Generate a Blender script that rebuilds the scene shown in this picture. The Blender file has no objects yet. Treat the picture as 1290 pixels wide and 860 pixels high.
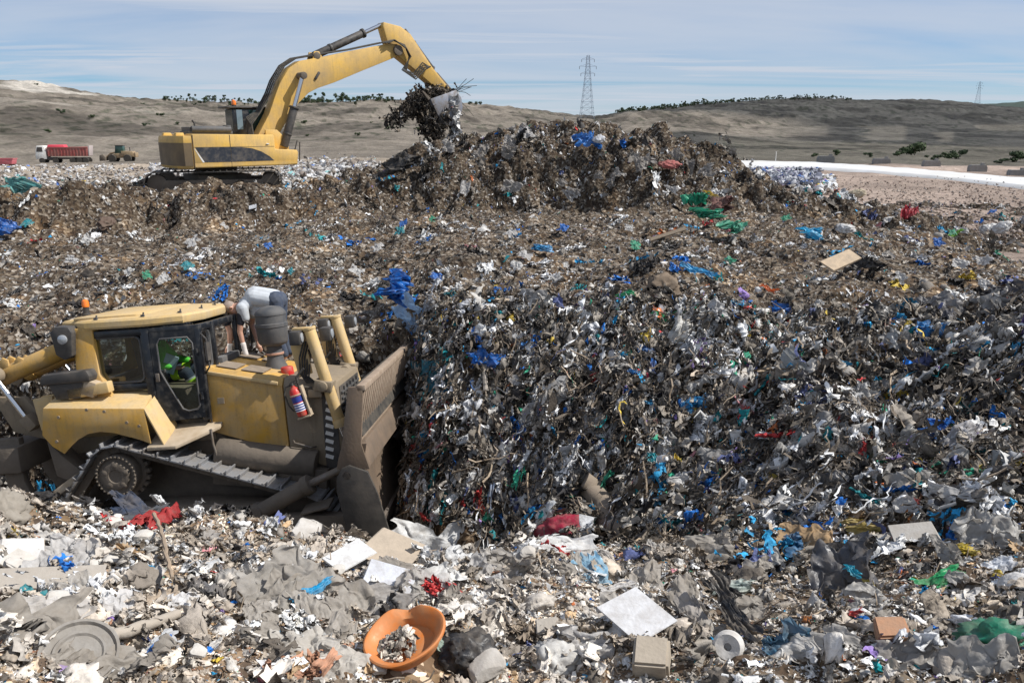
import bpy, bmesh, math, random
import numpy as np
from mathutils import Vector, Matrix, Euler
rnd = random.Random(7)
rng = np.random.default_rng(11)
scene = bpy.context.scene
COL = scene.collection
R = math.radians
EYE = 6.0                     # height of the photographer's eye above the trench floor
FPX, HOR = 1000.0, 167.0
PITCH = math.atan((430 - HOR) / FPX)
CP, SP = math.cos(PITCH), math.sin(PITCH)

# ------------------------------------------------------------------ helpers
def ray(u, v):
    a = (u - 645) / FPX; b = (430 - v) / FPX
    return (a, CP + b * SP, -SP + b * CP)

def azel(u, v):
    d = ray(u, v)
    return math.atan2(d[0], d[1]), d[2] / math.hypot(d[0], d[1])

def tag(o, label=None, cat=None, group=None, kind=None):
    if label: o['label'] = label
    if cat: o['category'] = cat
    if group: o['group'] = group
    if kind: o['kind'] = kind
    return o

def empty(name, loc, label, cat, group=None, rot=(0, 0, 0)):
    o = bpy.data.objects.new(name, None)
    o.empty_display_size = 0.2
    COL.objects.link(o)
    o.location = loc
    o.rotation_euler = rot
    return tag(o, label, cat, group)

def link(name, me, mat=None, parent=None, smooth=False):
    if mat is not None:
        for m in (mat if isinstance(mat, (list, tuple)) else [mat]): me.materials.append(m)
    o = bpy.data.objects.new(name, me)
    COL.objects.link(o)
    if parent is not None: o.parent = parent
    if smooth:
        me.polygons.foreach_set('use_smooth', [True] * len(me.polygons))
    return o

def np_mesh(name, V, F, col=None, smooth=None, nsides=None):
    """V (n,3); F list of (m,k) int arrays with k corners each; col (n,4) per point"""
    me = bpy.data.meshes.new(name)
    V = np.asarray(V, np.float32)
    loops = np.concatenate([f.ravel() for f in F]).astype(np.int32)
    tot = np.concatenate([np.full(len(f), f.shape[1], np.int32) for f in F])
    start = np.concatenate([[0], np.cumsum(tot)[:-1]]).astype(np.int32)
    me.vertices.add(len(V)); me.vertices.foreach_set('co', V.ravel())
    me.loops.add(len(loops)); me.loops.foreach_set('vertex_index', loops)
    me.polygons.add(len(tot)); me.polygons.foreach_set('loop_start', start); me.polygons.foreach_set('loop_total', tot)
    if smooth is not None:
        me.polygons.foreach_set('use_smooth', np.asarray(smooth, bool) if not isinstance(smooth, bool) else np.full(len(tot), smooth))
    me.update(calc_edges=True)
    if col is not None:
        a = me.attributes.new('col', 'FLOAT_COLOR', 'POINT')
        a.data.foreach_set('color', np.asarray(col, np.float32).ravel())
    return me

# --- gradient noise in numpy
def _h(i, j, k, seed):
    n = (i.astype(np.int64) * 374761393 + j.astype(np.int64) * 668265263 + k.astype(np.int64) * 2147483647 + seed * 1274126177) & 0xffffffff
    n = ((n ^ (n >> 13)) * 1274126177) & 0xffffffff
    return n ^ (n >> 16)

def noise2(x, y, seed=0):
    x = np.asarray(x, float); y = np.asarray(y, float)
    i = np.floor(x); j = np.floor(y); fx = x - i; fy = y - j
    u = fx * fx * fx * (fx * (fx * 6 - 15) + 10); v = fy * fy * fy * (fy * (fy * 6 - 15) + 10)
    z = np.zeros_like(i)
    def g(a, b):
        t = _h(i + a, j + b, z, seed) * (2 * np.pi / 4294967296.0)
        return np.cos(t) * (fx - a) + np.sin(t) * (fy - b)
    return 1.5 * ((g(0, 0) * (1 - u) + g(1, 0) * u) * (1 - v) + (g(0, 1) * (1 - u) + g(1, 1) * u) * v)

def fbm2(x, y, oct=4, seed=0, gain=.5):
    s = 0; a = 1; f = 1
    for o in range(oct):
        s = s + a * noise2(x * f + 17.3 * o, y * f - 9.1 * o, seed + o); a *= gain; f *= 2.03
    return s

# --- materials
def mat(name, color, rough=.6, metal=0., spec=.5, dirt=None, dscale=3., damt=.5, bump=0., bscale=40., trans=0., alpha=1., edge=None, coat=0., grime=0.):
    m = bpy.data.materials.new(name); m.use_nodes = True
    nt = m.node_tree; b = nt.nodes['Principled BSDF']
    b.inputs['Base Color'].default_value = (*color, 1)
    b.inputs['Roughness'].default_value = rough
    b.inputs['Metallic'].default_value = metal
    b.inputs['Specular IOR Level'].default_value = spec
    if trans: b.inputs['Transmission Weight'].default_value = trans
    if coat: b.inputs['Coat Weight'].default_value = coat
    tc = nt.nodes.new('ShaderNodeTexCoord')
    if dirt is not None:
        n = nt.nodes.new('ShaderNodeTexNoise'); n.inputs['Scale'].default_value = dscale; n.inputs['Detail'].default_value = 9; n.inputs['Roughness'].default_value = .68
        nt.links.new(tc.outputs['Object'], n.inputs['Vector'])
        r = nt.nodes.new('ShaderNodeMapRange'); r.inputs['From Min'].default_value = .62 - damt * .45; r.inputs['From Max'].default_value = .72
        nt.links.new(n.outputs['Fac'], r.inputs['Value'])
        mx = nt.nodes.new('ShaderNodeMix'); mx.data_type = 'RGBA'
        mx.inputs[6].default_value = (*color, 1); mx.inputs[7].default_value = (*dirt, 1)
        nt.links.new(r.outputs['Result'], mx.inputs[0]); nt.links.new(mx.outputs[2], b.inputs['Base Color'])
        r2 = nt.nodes.new('ShaderNodeMapRange'); r2.inputs['To Min'].default_value = rough; r2.inputs['To Max'].default_value = .9
        nt.links.new(r.outputs['Result'], r2.inputs['Value']); nt.links.new(r2.outputs['Result'], b.inputs['Roughness'])
    if grime:
        mp = nt.nodes.new('ShaderNodeMapping'); mp.inputs['Scale'].default_value = (9, 9, 1.1); nt.links.new(tc.outputs['Object'], mp.inputs[0])
        ng = nt.nodes.new('ShaderNodeTexNoise'); ng.inputs['Scale'].default_value = 1.6; ng.inputs['Detail'].default_value = 8; ng.inputs['Roughness'].default_value = .7; nt.links.new(mp.outputs[0], ng.inputs['Vector'])
        ns = nt.nodes.new('ShaderNodeTexNoise'); ns.inputs['Scale'].default_value = 38; ns.inputs['Detail'].default_value = 4; nt.links.new(tc.outputs['Object'], ns.inputs['Vector'])
        ad = nt.nodes.new('ShaderNodeMath'); ad.operation = 'MULTIPLY_ADD'; ad.inputs[1].default_value = .45; nt.links.new(ns.outputs['Fac'], ad.inputs[0]); nt.links.new(ng.outputs['Fac'], ad.inputs[2])
        rg = nt.nodes.new('ShaderNodeMapRange'); rg.inputs['From Min'].default_value = .70; rg.inputs['From Max'].default_value = .98; rg.inputs['To Max'].default_value = grime; nt.links.new(ad.outputs[0], rg.inputs['Value'])
        mg = nt.nodes.new('ShaderNodeMix'); mg.data_type = 'RGBA'; mg.inputs[7].default_value = (.13, .095, .06, 1); nt.links.new(rg.outputs[0], mg.inputs[0])
        if b.inputs['Base Color'].links: nt.links.new(b.inputs['Base Color'].links[0].from_socket, mg.inputs[6])
        else: mg.inputs[6].default_value = (*color, 1)
        nt.links.new(mg.outputs[2], b.inputs['Base Color'])
    if bump:
        n2 = nt.nodes.new('ShaderNodeTexNoise'); n2.inputs['Scale'].default_value = bscale; n2.inputs['Detail'].default_value = 6
        nt.links.new(tc.outputs['Object'], n2.inputs['Vector'])
        bp = nt.nodes.new('ShaderNodeBump'); bp.inputs['Strength'].default_value = bump; bp.inputs['Distance'].default_value = .02
        nt.links.new(n2.outputs['Fac'], bp.inputs['Height']); nt.links.new(bp.outputs['Normal'], b.inputs['Normal'])
    return m

# ------------------------------------------------------------------ camera, sun, sky
cam = bpy.data.objects.new('camera', bpy.data.cameras.new('camera'))
COL.objects.link(cam)
cam.location = (0, 0, EYE); cam.rotation_euler = (math.pi / 2 - PITCH, 0, 0)
cam.data.sensor_width = 36; cam.data.lens = 36 * FPX / 1290
cam.data.clip_start = .05; cam.data.clip_end = 20000
scene.camera = cam
SUN_TO = Vector((1, -.02, 0)).normalized() * math.cos(R(49)) + Vector((0, 0, math.sin(R(49))))
sun = bpy.data.objects.new('sun', bpy.data.lights.new('sun', 'SUN'))
COL.objects.link(sun)
sun.data.energy = 5.0; sun.data.angle = R(.53); sun.data.color = (1, .962, .905)
sun.rotation_euler = SUN_TO.to_track_quat('Z', 'Y').to_euler()
w = bpy.data.worlds.new('World'); scene.world = w; w.use_nodes = True
nt = w.node_tree; bg = nt.nodes['Background']
sky = nt.nodes.new('ShaderNodeTexSky'); sky.sky_type = 'NISHITA'; sky.sun_disc = False
sky.sun_elevation = R(49); sky.sun_rotation = math.atan2(SUN_TO.x, SUN_TO.y)
sky.altitude = 900; sky.air_density = 1.0; sky.dust_density = .25; sky.ozone_density = 3.0
tc = nt.nodes.new('ShaderNodeTexCoord')
sep = nt.nodes.new('ShaderNodeSeparateXYZ'); nt.links.new(tc.outputs['Generated'], sep.inputs[0])
zz = nt.nodes.new('ShaderNodeMath'); zz.operation = 'MAXIMUM'; zz.inputs[1].default_value = .0; nt.links.new(sep.outputs['Z'], zz.inputs[0])
za = nt.nodes.new('ShaderNodeMath'); za.operation = 'ADD'; za.inputs[1].default_value = .035; nt.links.new(zz.outputs[0], za.inputs[0])
dx = nt.nodes.new('ShaderNodeMath'); dx.operation = 'DIVIDE'; nt.links.new(sep.outputs['X'], dx.inputs[0]); nt.links.new(za.outputs[0], dx.inputs[1])
dy = nt.nodes.new('ShaderNodeMath'); dy.operation = 'DIVIDE'; nt.links.new(sep.outputs['Y'], dy.inputs[0]); nt.links.new(za.outputs[0], dy.inputs[1])
cmb = nt.nodes.new('ShaderNodeCombineXYZ'); nt.links.new(dx.outputs[0], cmb.inputs[0]); nt.links.new(dy.outputs[0], cmb.inputs[1])
def cloudlayer(rot, sc, nscale, lo, hi, detail, rough):
    mp = nt.nodes.new('ShaderNodeMapping'); mp.inputs['Rotation'].default_value = (0, 0, R(rot)); mp.inputs['Scale'].default_value = sc
    nt.links.new(cmb.outputs[0], mp.inputs[0])
    n = nt.nodes.new('ShaderNodeTexNoise'); n.inputs['Scale'].default_value = nscale; n.inputs['Detail'].default_value = detail; n.inputs['Roughness'].default_value = rough
    n.inputs['Distortion'].default_value = .6
    nt.links.new(mp.outputs[0], n.inputs['Vector'])
    r = nt.nodes.new('ShaderNodeMapRange'); r.interpolation_type = 'SMOOTHSTEP'
    r.inputs['From Min'].default_value = lo; r.inputs['From Max'].default_value = hi
    nt.links.new(n.outputs['Fac'], r.inputs['Value']); return r
c1 = cloudlayer(8, (.22, 1.0, 1), .75, .36, .66, 8, .62)
c2 = cloudlayer(3, (.40, .8, 1), .27, .30, .60, 6, .55)
mx = nt.nodes.new('ShaderNodeMath'); mx.operation = 'MAXIMUM'; nt.links.new(c1.outputs[0], mx.inputs[0])
mm = nt.nodes.new('ShaderNodeMath'); mm.operation = 'MULTIPLY'; mm.inputs[1].default_value = .85; nt.links.new(c2.outputs[0], mm.inputs[0]); nt.links.new(mm.outputs[0], mx.inputs[1])
# cirrus grows thicker overhead
ml = nt.nodes.new('ShaderNodeMath'); ml.operation = 'MULTIPLY'; ml.inputs[1].default_value = .92; nt.links.new(mx.outputs[0], ml.inputs[0])
mix = nt.nodes.new('ShaderNodeMix'); mix.data_type = 'RGBA'
CLOUD = (6.0, 6.5, 7.4, 1)
mix.inputs[7].default_value = CLOUD
tn = nt.nodes.new('ShaderNodeMix'); tn.data_type = 'RGBA'; tn.blend_type = 'MULTIPLY'; tn.inputs[0].default_value = 1; tn.inputs[7].default_value = (.56, .80, 1.04, 1); nt.links.new(sky.outputs[0], tn.inputs[6])
nt.links.new(ml.outputs[0], mix.inputs[0]); nt.links.new(tn.outputs[2], mix.inputs[6]); nt.links.new(mix.outputs[2], bg.inputs[0])
bg.inputs[1].default_value = .085
scene.view_settings.view_transform = 'Standard'; scene.view_settings.look = 'None'; scene.view_settings.gamma = 1
scene.view_settings.exposure = .22
scene.render.engine = 'CYCLES'
scene.cycles.max_bounces = 6; scene.cycles.diffuse_bounces = 3; scene.cycles.transparent_max_bounces = 8
scene.cycles.use_denoising = True
scene.cycles.use_adaptive_sampling = True; scene.cycles.adaptive_threshold = .015
scene.cycles.sample_clamp_indirect = 6

# ------------------------------------------------------------------ terrain
DOZ_T = Vector((-5.5, 11.58, -.16))
DOZ_ROT = (R(-6.4), R(-4.3), R(-1.5))     # roll, nose up, heading
def doz_plane(x, y):
    return -.16 + (x + 5.5) * math.tan(R(4.3)) + (y - 11.58) * math.tan(R(-6.4))

# for each image column: (v, r) = a visible surface point at distance r;  ('h', depth below eye, r) = a point that is hidden
A = 'h'
COLS = {
 -300: [(A,1.75,.3),(A,2.4,2),(860,4.1),(725,5.4),(640,6.8),(A,4.6,8.2),(A,6.1,9.2),(A,6.2,15.0),(545,15.8),(480,16.6),(420,17.8),(370,20),(330,23),(285,28),(246,30),(A,2.35,34),(A,2.9,37),(A,4.6,48)],
 0:    [(A,1.75,.3),(A,2.4,2),(860,4.1),(725,5.4),(640,6.8),(A,4.6,8.2),(A,6.1,9.2),(A,6.3,14.6),(550,15.2),(490,16),(430,17),(400,18),(330,22),(291,26.2),(247,27.3),(A,2.3,33),(A,2.9,36),(A,4.6,48)],
 90:   [(A,1.75,.3),(A,2.4,2),(860,4.0),(725,5.3),(640,6.8),(A,4.6,8.2),(A,6.1,9.1),(A,6.2,13.9),(A,3.6,16.0),(400,17.3),(330,21),(291,25.8),(248,26.9),(A,2.25,30),(A,2.35,33.5),(A,4.6,46)],
 200:  [(A,1.75,.3),(A,2.4,2),(860,3.9),(730,5.2),(650,6.7),(A,4.6,8.0),(A,6.0,8.9),(A,6.3,13.4),(A,3.5,15.2),(380,17),(330,20),(292,25.6),(249,26.7),(A,2.1,29),(A,2.1,33.5),(A,4.6,44)],
 340:  [(A,1.75,.3),(A,2.4,2),(860,3.8),(740,5.0),(664,6.4),(A,4.6,7.6),(A,6.0,8.5),(A,6.2,12.9),(A,3.6,14.6),(380,16.2),(330,19.5),(290,25.2),(250,26.4),(A,2.1,29),(A,2.1,33.5),(A,4.6,44)],
 440:  [(A,1.75,.3),(A,2.4,2),(860,3.8),(745,4.9),(686,6.0),(A,4.6,7.1),(A,5.9,8.0),(A,6.1,12.6),(430,14.1),(385,15.4),(345,18.5),(290,24),(248,27),(238,29.5),(A,2.45,32),(A,3.0,36),(A,4.6,42)],
 505:  [(A,1.75,.3),(A,2.4,2),(860,3.8),(750,4.8),(697,5.7),(A,4.6,6.9),(A,5.9,7.8),(A,5.9,10.6),(590,11.6),(490,12.6),(430,13.4),(380,14.6),(345,17.5),(275,25.5),(236,28.5),(207,32.3),(A,2.5,36),(A,4.6,42)],
 560:  [(A,1.75,.3),(A,2.4,2),(860,3.8),(750,4.8),(704,5.6),(A,4.6,6.8),(A,5.8,7.7),(690,10.0),(600,10.9),(500,11.9),(430,12.7),(380,13.8),(350,15.5),(300,21),(268,26.4),(222,27.6),(183,32.5),(A,1.5,35),(A,4.6,42)],
 645:  [(A,1.75,.3),(A,2.4,2),(860,3.9),(750,4.9),(695,5.7),(A,4.5,6.8),(A,5.5,7.8),(672,9.9),(600,10.6),(500,11.6),(430,12.3),(378,13.4),(350,15.3),(300,21),(268,26.4),(216,27.5),(158,30.8),(A,.8,32),(A,4.6,42)],
 720:  [(A,1.75,.3),(A,2.4,2),(860,3.9),(755,4.9),(698,5.7),(A,4.3,6.8),(A,4.9,7.9),(660,9.6),(600,10.3),(500,11.4),(430,12.2),(376,13.2),(362,14.8),(347,15.4),(300,21),(268,26.4),(212,27.5),(152,30.8),(A,.7,32),(A,4.6,42)],
 790:  [(A,1.75,.3),(A,2.4,2),(860,3.9),(755,5.0),(700,5.8),(A,4.2,6.9),(A,4.7,8.0),(650,9.5),(590,10.2),(500,11.3),(430,12.2),(374,13.2),(362,14.8),(346,15.4),(300,21),(266,26.4),(214,27.5),(165,30.8),(A,.9,32),(A,4.6,42)],
 860:  [(A,1.75,.3),(A,2.4,2),(860,4.0),(755,5.1),(698,6.2),(A,4.2,7.3),(650,8.8),(590,9.9),(500,11.2),(430,12.2),(376,13.4),(362,15.0),(345,15.6),(300,21),(264,26.4),(220,27.6),(183,30.6),(A,1.6,32),(A,4.6,42)],
 960:  [(A,1.75,.3),(A,2.4,2),(860,4.0),(755,5.3),(695,6.6),(650,7.9),(575,9.4),(500,10.9),(430,12.1),(376,13.8),(362,15.4),(343,16.1),(300,21),(272,26),(252,28),(240,30.5),(A,3.3,33),(A,4.6,42)],
 1060: [(A,1.75,.3),(A,2.4,2),(860,4.1),(755,5.3),(690,6.7),(630,7.9),(560,9.4),(495,10.8),(430,12.2),(378,13.8),(362,15.6),(342,16.4),(304,21.5),(283,26),(271,28.5),(266,30.5),(A,4.6,35)],
 1160: [(A,1.75,.3),(A,2.4,2),(860,4.1),(755,5.3),(685,6.7),(610,8.2),(550,9.4),(490,10.8),(430,12.2),(380,13.9),(364,15.7),(343,16.5),(310,21.5),(297,25.5),(283,28),(A,4.6,32)],
 1290: [(A,1.75,.3),(A,2.4,2),(860,4.2),(755,5.4),(680,6.7),(600,8.3),(540,9.5),(485,10.8),(430,12.2),(382,14),(356,16),(342,18),(334,19.5),(A,4.6,22.5)],
 1600: [(A,1.75,.3),(A,2.4,2),(860,4.3),(755,5.5),(680,6.9),(600,8.5),(540,9.8),(485,11),(430,12.4),(390,14),(360,15.5),(A,4.6,20)],
}
NR = 420
RG = np.exp(np.linspace(math.log(.3), math.log(60), NR))
azs, tab = [], []
for u in sorted(COLS):
    az, _ = azel(u, 400); rr, hh = [], []
    for e in COLS[u]:
        if e[0] == A: rr.append(e[2]); hh.append(e[1])
        else:
            a_, el = azel(u, e[0]); rr.append(e[1]); hh.append(-el * e[1])
    prof = np.interp(np.log(RG), np.log(rr), hh)
    azs.append(az); tab.append(prof)
azs = np.array([-1.6] + azs + [1.6]); tab = np.array([tab[0]] + tab + [tab[-1]])
AZG = np.linspace(-1.25, 1.25, 500)
T = np.stack([np.interp(AZG, azs, tab[:, k]) for k in range(NR)], 1)
def blur(a, n, ax):
    k = np.exp(-np.linspace(-2, 2, 2 * n + 1) ** 2); k /= k.sum()
    p = np.pad(a, [(n, n) if i == ax else (0, 0) for i in range(2)], mode='edge')
    return np.apply_along_axis(lambda q: np.convolve(q, k, 'valid'), ax, p)
T = blur(blur(T, 7, 0), 2, 1)
def sstep(x, a, b):
    t = np.clip((x - a) / (b - a), 0, 1); return t * t * (3 - 2 * t)
def base_h(x, y):
    az = np.arctan2(x, y); r = np.hypot(x, y)
    rg = sstep(r, 11.5, 13) * (1 - sstep(r, 33, 36))
    r = r + rg * (.32 * noise2(x / 1.9, y / 3.5, 401) + .16 * noise2(x / .7, y / 1.6, 402) + .55 * sstep(r, 23, 26) * noise2(x / 3.1, y / 6., 403))
    fa = np.clip((az - AZG[0]) / (AZG[1] - AZG[0]), 0, len(AZG) - 1.001)
    fr = np.clip((np.log(np.maximum(r, .3)) - math.log(.3)) / (math.log(60 / .3) / (NR - 1)), 0, NR - 1.001)
    i = fa.astype(int); j = fr.astype(int); a = fa - i; b = fr - j
    return EYE - ((T[i, j] * (1 - a) + T[i + 1, j] * a) * (1 - b) + (T[i, j + 1] * (1 - a) + T[i + 1, j + 1] * a) * b)

def rough_amp(x, y):
    r = np.hypot(x, y)
    k = .42 + .58 * sstep(r, 5, 9)
    k = k * (1 - .25 * sstep(r, 14, 16) * (1 - sstep(r, 25, 27)))
    k = k * (1 + .35 * sstep(r, 25, 27))
    return k
def in_trench(x, y):
    a = sstep(x, -11, -9.5) * (1 - sstep(x, -1.6, -.8)) * sstep(y, 9.0, 9.7) * (1 - sstep(y, 13.2, 14.0))
    return a
def ground_z(x, y):
    x = np.asarray(x, float); y = np.asarray(y, float)
    z = base_h(x, y); k = rough_amp(x, y); r = np.hypot(x, y)
    n = .24 * noise2(x / 2.3, y / 2.3, 3) + .20 * (np.abs(noise2(x / 1.1, y / 1.1, 5)) - .25) + .14 * noise2(x / .55, y / .55, 8) \
        + .085 * np.abs(noise2(x / .27, y / .27, 12)) + .045 * noise2(x / .13, y / .13, 15)
    n = n + .22 * sstep(r, 24, 27) * np.abs(noise2(x / 2.2, y / 2.2, 33)) + .26 * sstep(r, 24.5, 26.5) * (.3 - np.abs(noise2(x / .9, y / 1.4, 34))) + .10 * (1 - sstep(r, 7, 8)) * noise2(x / .8, y / .8, 35)
    az = np.arctan2(x, y)
    fc = sstep(r, 7.5, 9.5) * (1 - sstep(r, 12.6, 14.2)) * sstep(az, R(-11), R(-7))
    n = n + .16 * sstep(r, 14, 16) * (1 - sstep(r, 24, 26)) * (.25 - np.abs(noise2(x / 1.3, y / .8, 36)))
    n = n + fc * (.40 * noise2(az * 11, r * .35, 61) + .22 * np.abs(noise2(az * 26, r * .5, 62))) + .26 * sstep(r, 25.5, 27.5) * sstep(az, R(-14), R(-9)) * (np.abs(noise2(az * 24 + .6 * noise2(x / 1.3, y / 1.3, 64), r * 1.1, 63)) - .2)
    t = in_trench(x, y)
    z = z + k * n * (1 - .8 * t)
    # the floor under the bulldozer follows its tracks; level pad under the excavator
    dp = np.minimum(doz_plane(x, y) - .05, z + 5)
    t2 = sstep(x, -10.6, -9.2) * (1 - sstep(x, -2.0, -1.3)) * sstep(y, 9.0, 9.8) * (1 - sstep(y, 13.2, 13.7))
    z = z * (1 - t2) + (dp + .5 * k * n * .4) * t2
    return z

# inner sheet: fan of cells that grow with distance
NA, NRR = 1450, 960
ga = np.linspace(-1.15, 1.15, NA); gr = np.exp(np.linspace(math.log(.4), math.log(56), NRR))
GA, GR = np.meshgrid(ga, gr, indexing='ij')
GX = GR * np.sin(GA); GY = GR * np.cos(GA); GZ = ground_z(GX, GY)
def fan_normals():
    P = np.stack([GX, GY, GZ], -1)
    da = np.gradient(P, axis=0); dr = np.gradient(P, axis=1)
    n = np.cross(da, dr); n /= np.linalg.norm(n, axis=-1, keepdims=True) + 1e-12
    return np.where(n[..., 2:3] < 0, -n, n)
GN = fan_normals()
# steep faces bulge and overhang
st = 1 - GN[..., 2]
bul = .16 * np.abs(noise2(GX / .7 + GZ / .6, GY / .7 - GZ / .5, 41)) * sstep(st, .12, .4)
GX = GX + GN[..., 0] * bul; GY = GY + GN[..., 1] * bul; GZ = GZ + GN[..., 2] * bul
idx = np.arange(NA * NRR).reshape(NA, NRR)
Fq = np.stack([idx[:-1, :-1], idx[1:, :-1], idx[1:, 1:], idx[:-1, 1:]], -1).reshape(-1, 4)[:, ::-1]

def ground_hit(u, v, rmin=2.5, rmax=60):
    """where the line of sight through (u, v) meets the heap"""
    d = np.array(ray(u, v)); dh = math.hypot(d[0], d[1])
    t = np.exp(np.linspace(math.log(rmin), math.log(rmax), 1600)) / dh
    x = d[0] * t; y = d[1] * t; z = EYE + d[2] * t
    g = ground_z(x, y)
    k = np.argmax(z < g)
    if not (z < g).any(): k = len(t) - 1
    return Vector((x[k], y[k], g[k]))
def surf_normal(x, y, e=.12):
    a = ground_z(np.array([x + e, x - e, x, x]), np.array([y, y, y + e, y - e]))
    return Vector((-(a[0] - a[1]) / (2 * e), -(a[2] - a[3]) / (2 * e), 1)).normalized()

def heap_material():
    m = bpy.data.materials.new('compacted_rubbish'); m.use_nodes = True
    nt = m.node_tree; b = nt.nodes['Principled BSDF']; b.inputs['Roughness'].default_value = .92; b.inputs['Specular IOR Level'].default_value = .15
    tc = nt.nodes.new('ShaderNodeTexCoord')
    vo = nt.nodes.new('ShaderNodeTexVoronoi'); vo.inputs['Scale'].default_value = 16; vo.inputs['Randomness'].default_value = 1
    n0 = nt.nodes.new('ShaderNodeTexNoise'); n0.inputs['Scale'].default_value = 6; n0.inputs['Detail'].default_value = 6
    ad = nt.nodes.new('ShaderNodeMix'); ad.data_type = 'VECTOR'; ad.inputs[0].default_value = .12
    nt.links.new(tc.outputs['Object'], n0.inputs['Vector']); nt.links.new(tc.outputs['Object'], ad.inputs[4]); nt.links.new(n0.outputs['Color'], ad.inputs[5])
    nt.links.new(ad.outputs[1], vo.inputs['Vector'])
    rp = nt.nodes.new('ShaderNodeValToRGB'); rp.color_ramp.interpolation = 'CONSTANT'
    els = [(0, (.075, .055, .04)), (.22, (.12, .095, .072)), (.42, (.045, .036, .03)), (.58, (.17, .145, .115)), (.74, (.26, .23, .195)), (.86, (.10, .075, .05)), (.95, (.42, .40, .37))]
    while len(rp.color_ramp.elements) < len(els): rp.color_ramp.elements.new(.5)
    for e, (p, c) in zip(rp.color_ramp.elements, els): e.position = p; e.color = (*c, 1)
    sp = nt.nodes.new('ShaderNodeSeparateColor'); nt.links.new(vo.outputs['Color'], sp.inputs[0]); nt.links.new(sp.outputs[0], rp.inputs[0])
    at = nt.nodes.new('ShaderNodeAttribute'); at.attribute_name = 'col'
    mu = nt.nodes.new('ShaderNodeMix'); mu.data_type = 'RGBA'; mu.blend_type = 'MULTIPLY'; mu.inputs[0].default_value = 1
    nt.links.new(rp.outputs[0], mu.inputs[6]); nt.links.new(at.outputs['Color'], mu.inputs[7]); nt.links.new(mu.outputs[2], b.inputs['Base Color'])
    bp = nt.nodes.new('ShaderNodeBump'); bp.inputs['Strength'].default_value = .8; bp.inputs['Distance'].default_value = .03
    nt.links.new(vo.outputs['Distance'], bp.inputs['Height']); nt.links.new(bp.outputs['Normal'], b.inputs['Normal'])
    return m
# what each zone of the heap is made of: pale dusty demolition waste near, black-brown fresh rubbish in the face, brown beyond
def zone_weights(x, y, z, nz):
    r = np.hypot(x, y); az = np.arctan2(x, y)
    right = sstep(az + .06 * noise2(x / 1.5, y / 1.5, 72), R(5), R(15))
    fg = 1 - sstep(r + .5 * noise2(x / 1.2, y / 1.2, 71), 5.9 - .6 * right, 7.4 + .6 * right)
    fg = fg * (1 - .86 * right)
    face = sstep(r, 6.3, 7.8) * (1 - sstep(r, 12.6, 14.0)) * sstep(az, R(-10), R(-7)) * (1 - .45 * sstep(az, R(11), R(22)))
    pile = sstep(r, 25.3, 26.5) * sstep(az, R(-14), R(-9))
    bench = sstep(r, 25.0, 26.2) * (1 - sstep(az, R(-14), R(-9)))
    mid = np.clip(1 - fg - face - pile - bench, 0, 1)
    return fg, face, mid, bench, pile
Wz = zone_weights(GX, GY, GZ, GN[..., 2])
tint = np.array([[2.3, 2.05, 1.75], [.62, .50, .38], [.84, .79, .73], [.70, .65, .59], [.58, .54, .49]])
vc = sum(w_[..., None] * t_ for w_, t_ in zip(Wz, tint))
pat = fbm2(GX / 1.6, GY / 1.6, 4, 77)
vc = vc * (1 + .35 * np.clip(pat, -1, 1))[..., None]
# bare soil showing in patches of the middle plateau
soil = sstep(noise2(GX / 1.7, GY / 1.1, 91) + .4 * noise2(GX / .5, GY / .4, 92), .28, .6) * sstep(GR, 12.5, 14)
vc = vc * (1 + soil[..., None] * np.array([.40, .26, .08]))
vcol = np.concatenate([vc, np.ones(vc.shape[:2] + (1,))], -1).reshape(-1, 4)
heap = link('landfill_ground', np_mesh('landfill_ground', np.stack([GX, GY, GZ], -1).reshape(-1, 3), [Fq], vcol, True), heap_material())
tag(heap, kind='structure')
# ------------------------------------------------------------------ loose rubbish (nobody could count it)
def ico(sub):
    bm = bmesh.new(); bmesh.ops.create_icosphere(bm, subdivisions=sub, radius=1)
    V = np.array([v.co[:] for v in bm.verts]); F = np.array([[v.index for v in f.verts] for f in bm.faces]); bm.free()
    return V, F
ICO = {k: ico(k) for k in (1, 2, 3, 4)}
def n3(P, sc, seed):
    return noise2(P[:, 0] * sc + 3.1 * P[:, 2] * sc, P[:, 1] * sc - 2.3 * P[:, 2] * sc, seed)
def grid(nx, ny):
    X, Y = np.meshgrid(np.linspace(-.5, .5, nx), np.linspace(-.5, .5, ny), indexing='ij')
    i = np.arange(nx * ny).reshape(nx, ny)
    F = np.stack([i[:-1, :-1], i[1:, :-1], i[1:, 1:], i[:-1, 1:]], -1).reshape(-1, 4)
    return np.stack([X.ravel(), Y.ravel(), np.zeros(nx * ny)], -1), F
def crumple(X, Y, s, f, octs, amp):
    z = 0; th = s * .7
    for o in range(octs):
        c, q = math.cos(th), math.sin(th); u, v = X * c - Y * q, X * q + Y * c
        wx = .25 * noise2(u * f * .6, v * f * .6, s + 50 + o) / f
        z = z + amp * (.52 ** o) * (.45 - np.abs(noise2((u + wx) * f * 1.0, (v + wx) * f * .55, s + o))) * 2
        f *= 2.1; th += 1.1
    return z
def fold(V, g, t, off, ang):
    n = np.array([math.cos(t), math.sin(t), 0]); ax = np.array([-math.sin(t), math.cos(t), 0]); d = V @ n - off; k = d > 0
    c, q = np.cos(ang), math.sin(ang); W = V.copy(); dz = V[:, 2]
    W[k] += np.outer(d[k] * c - dz[k] * q - d[k], n); W[k, 2] = d[k] * q + dz[k] * c
    return W
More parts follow.
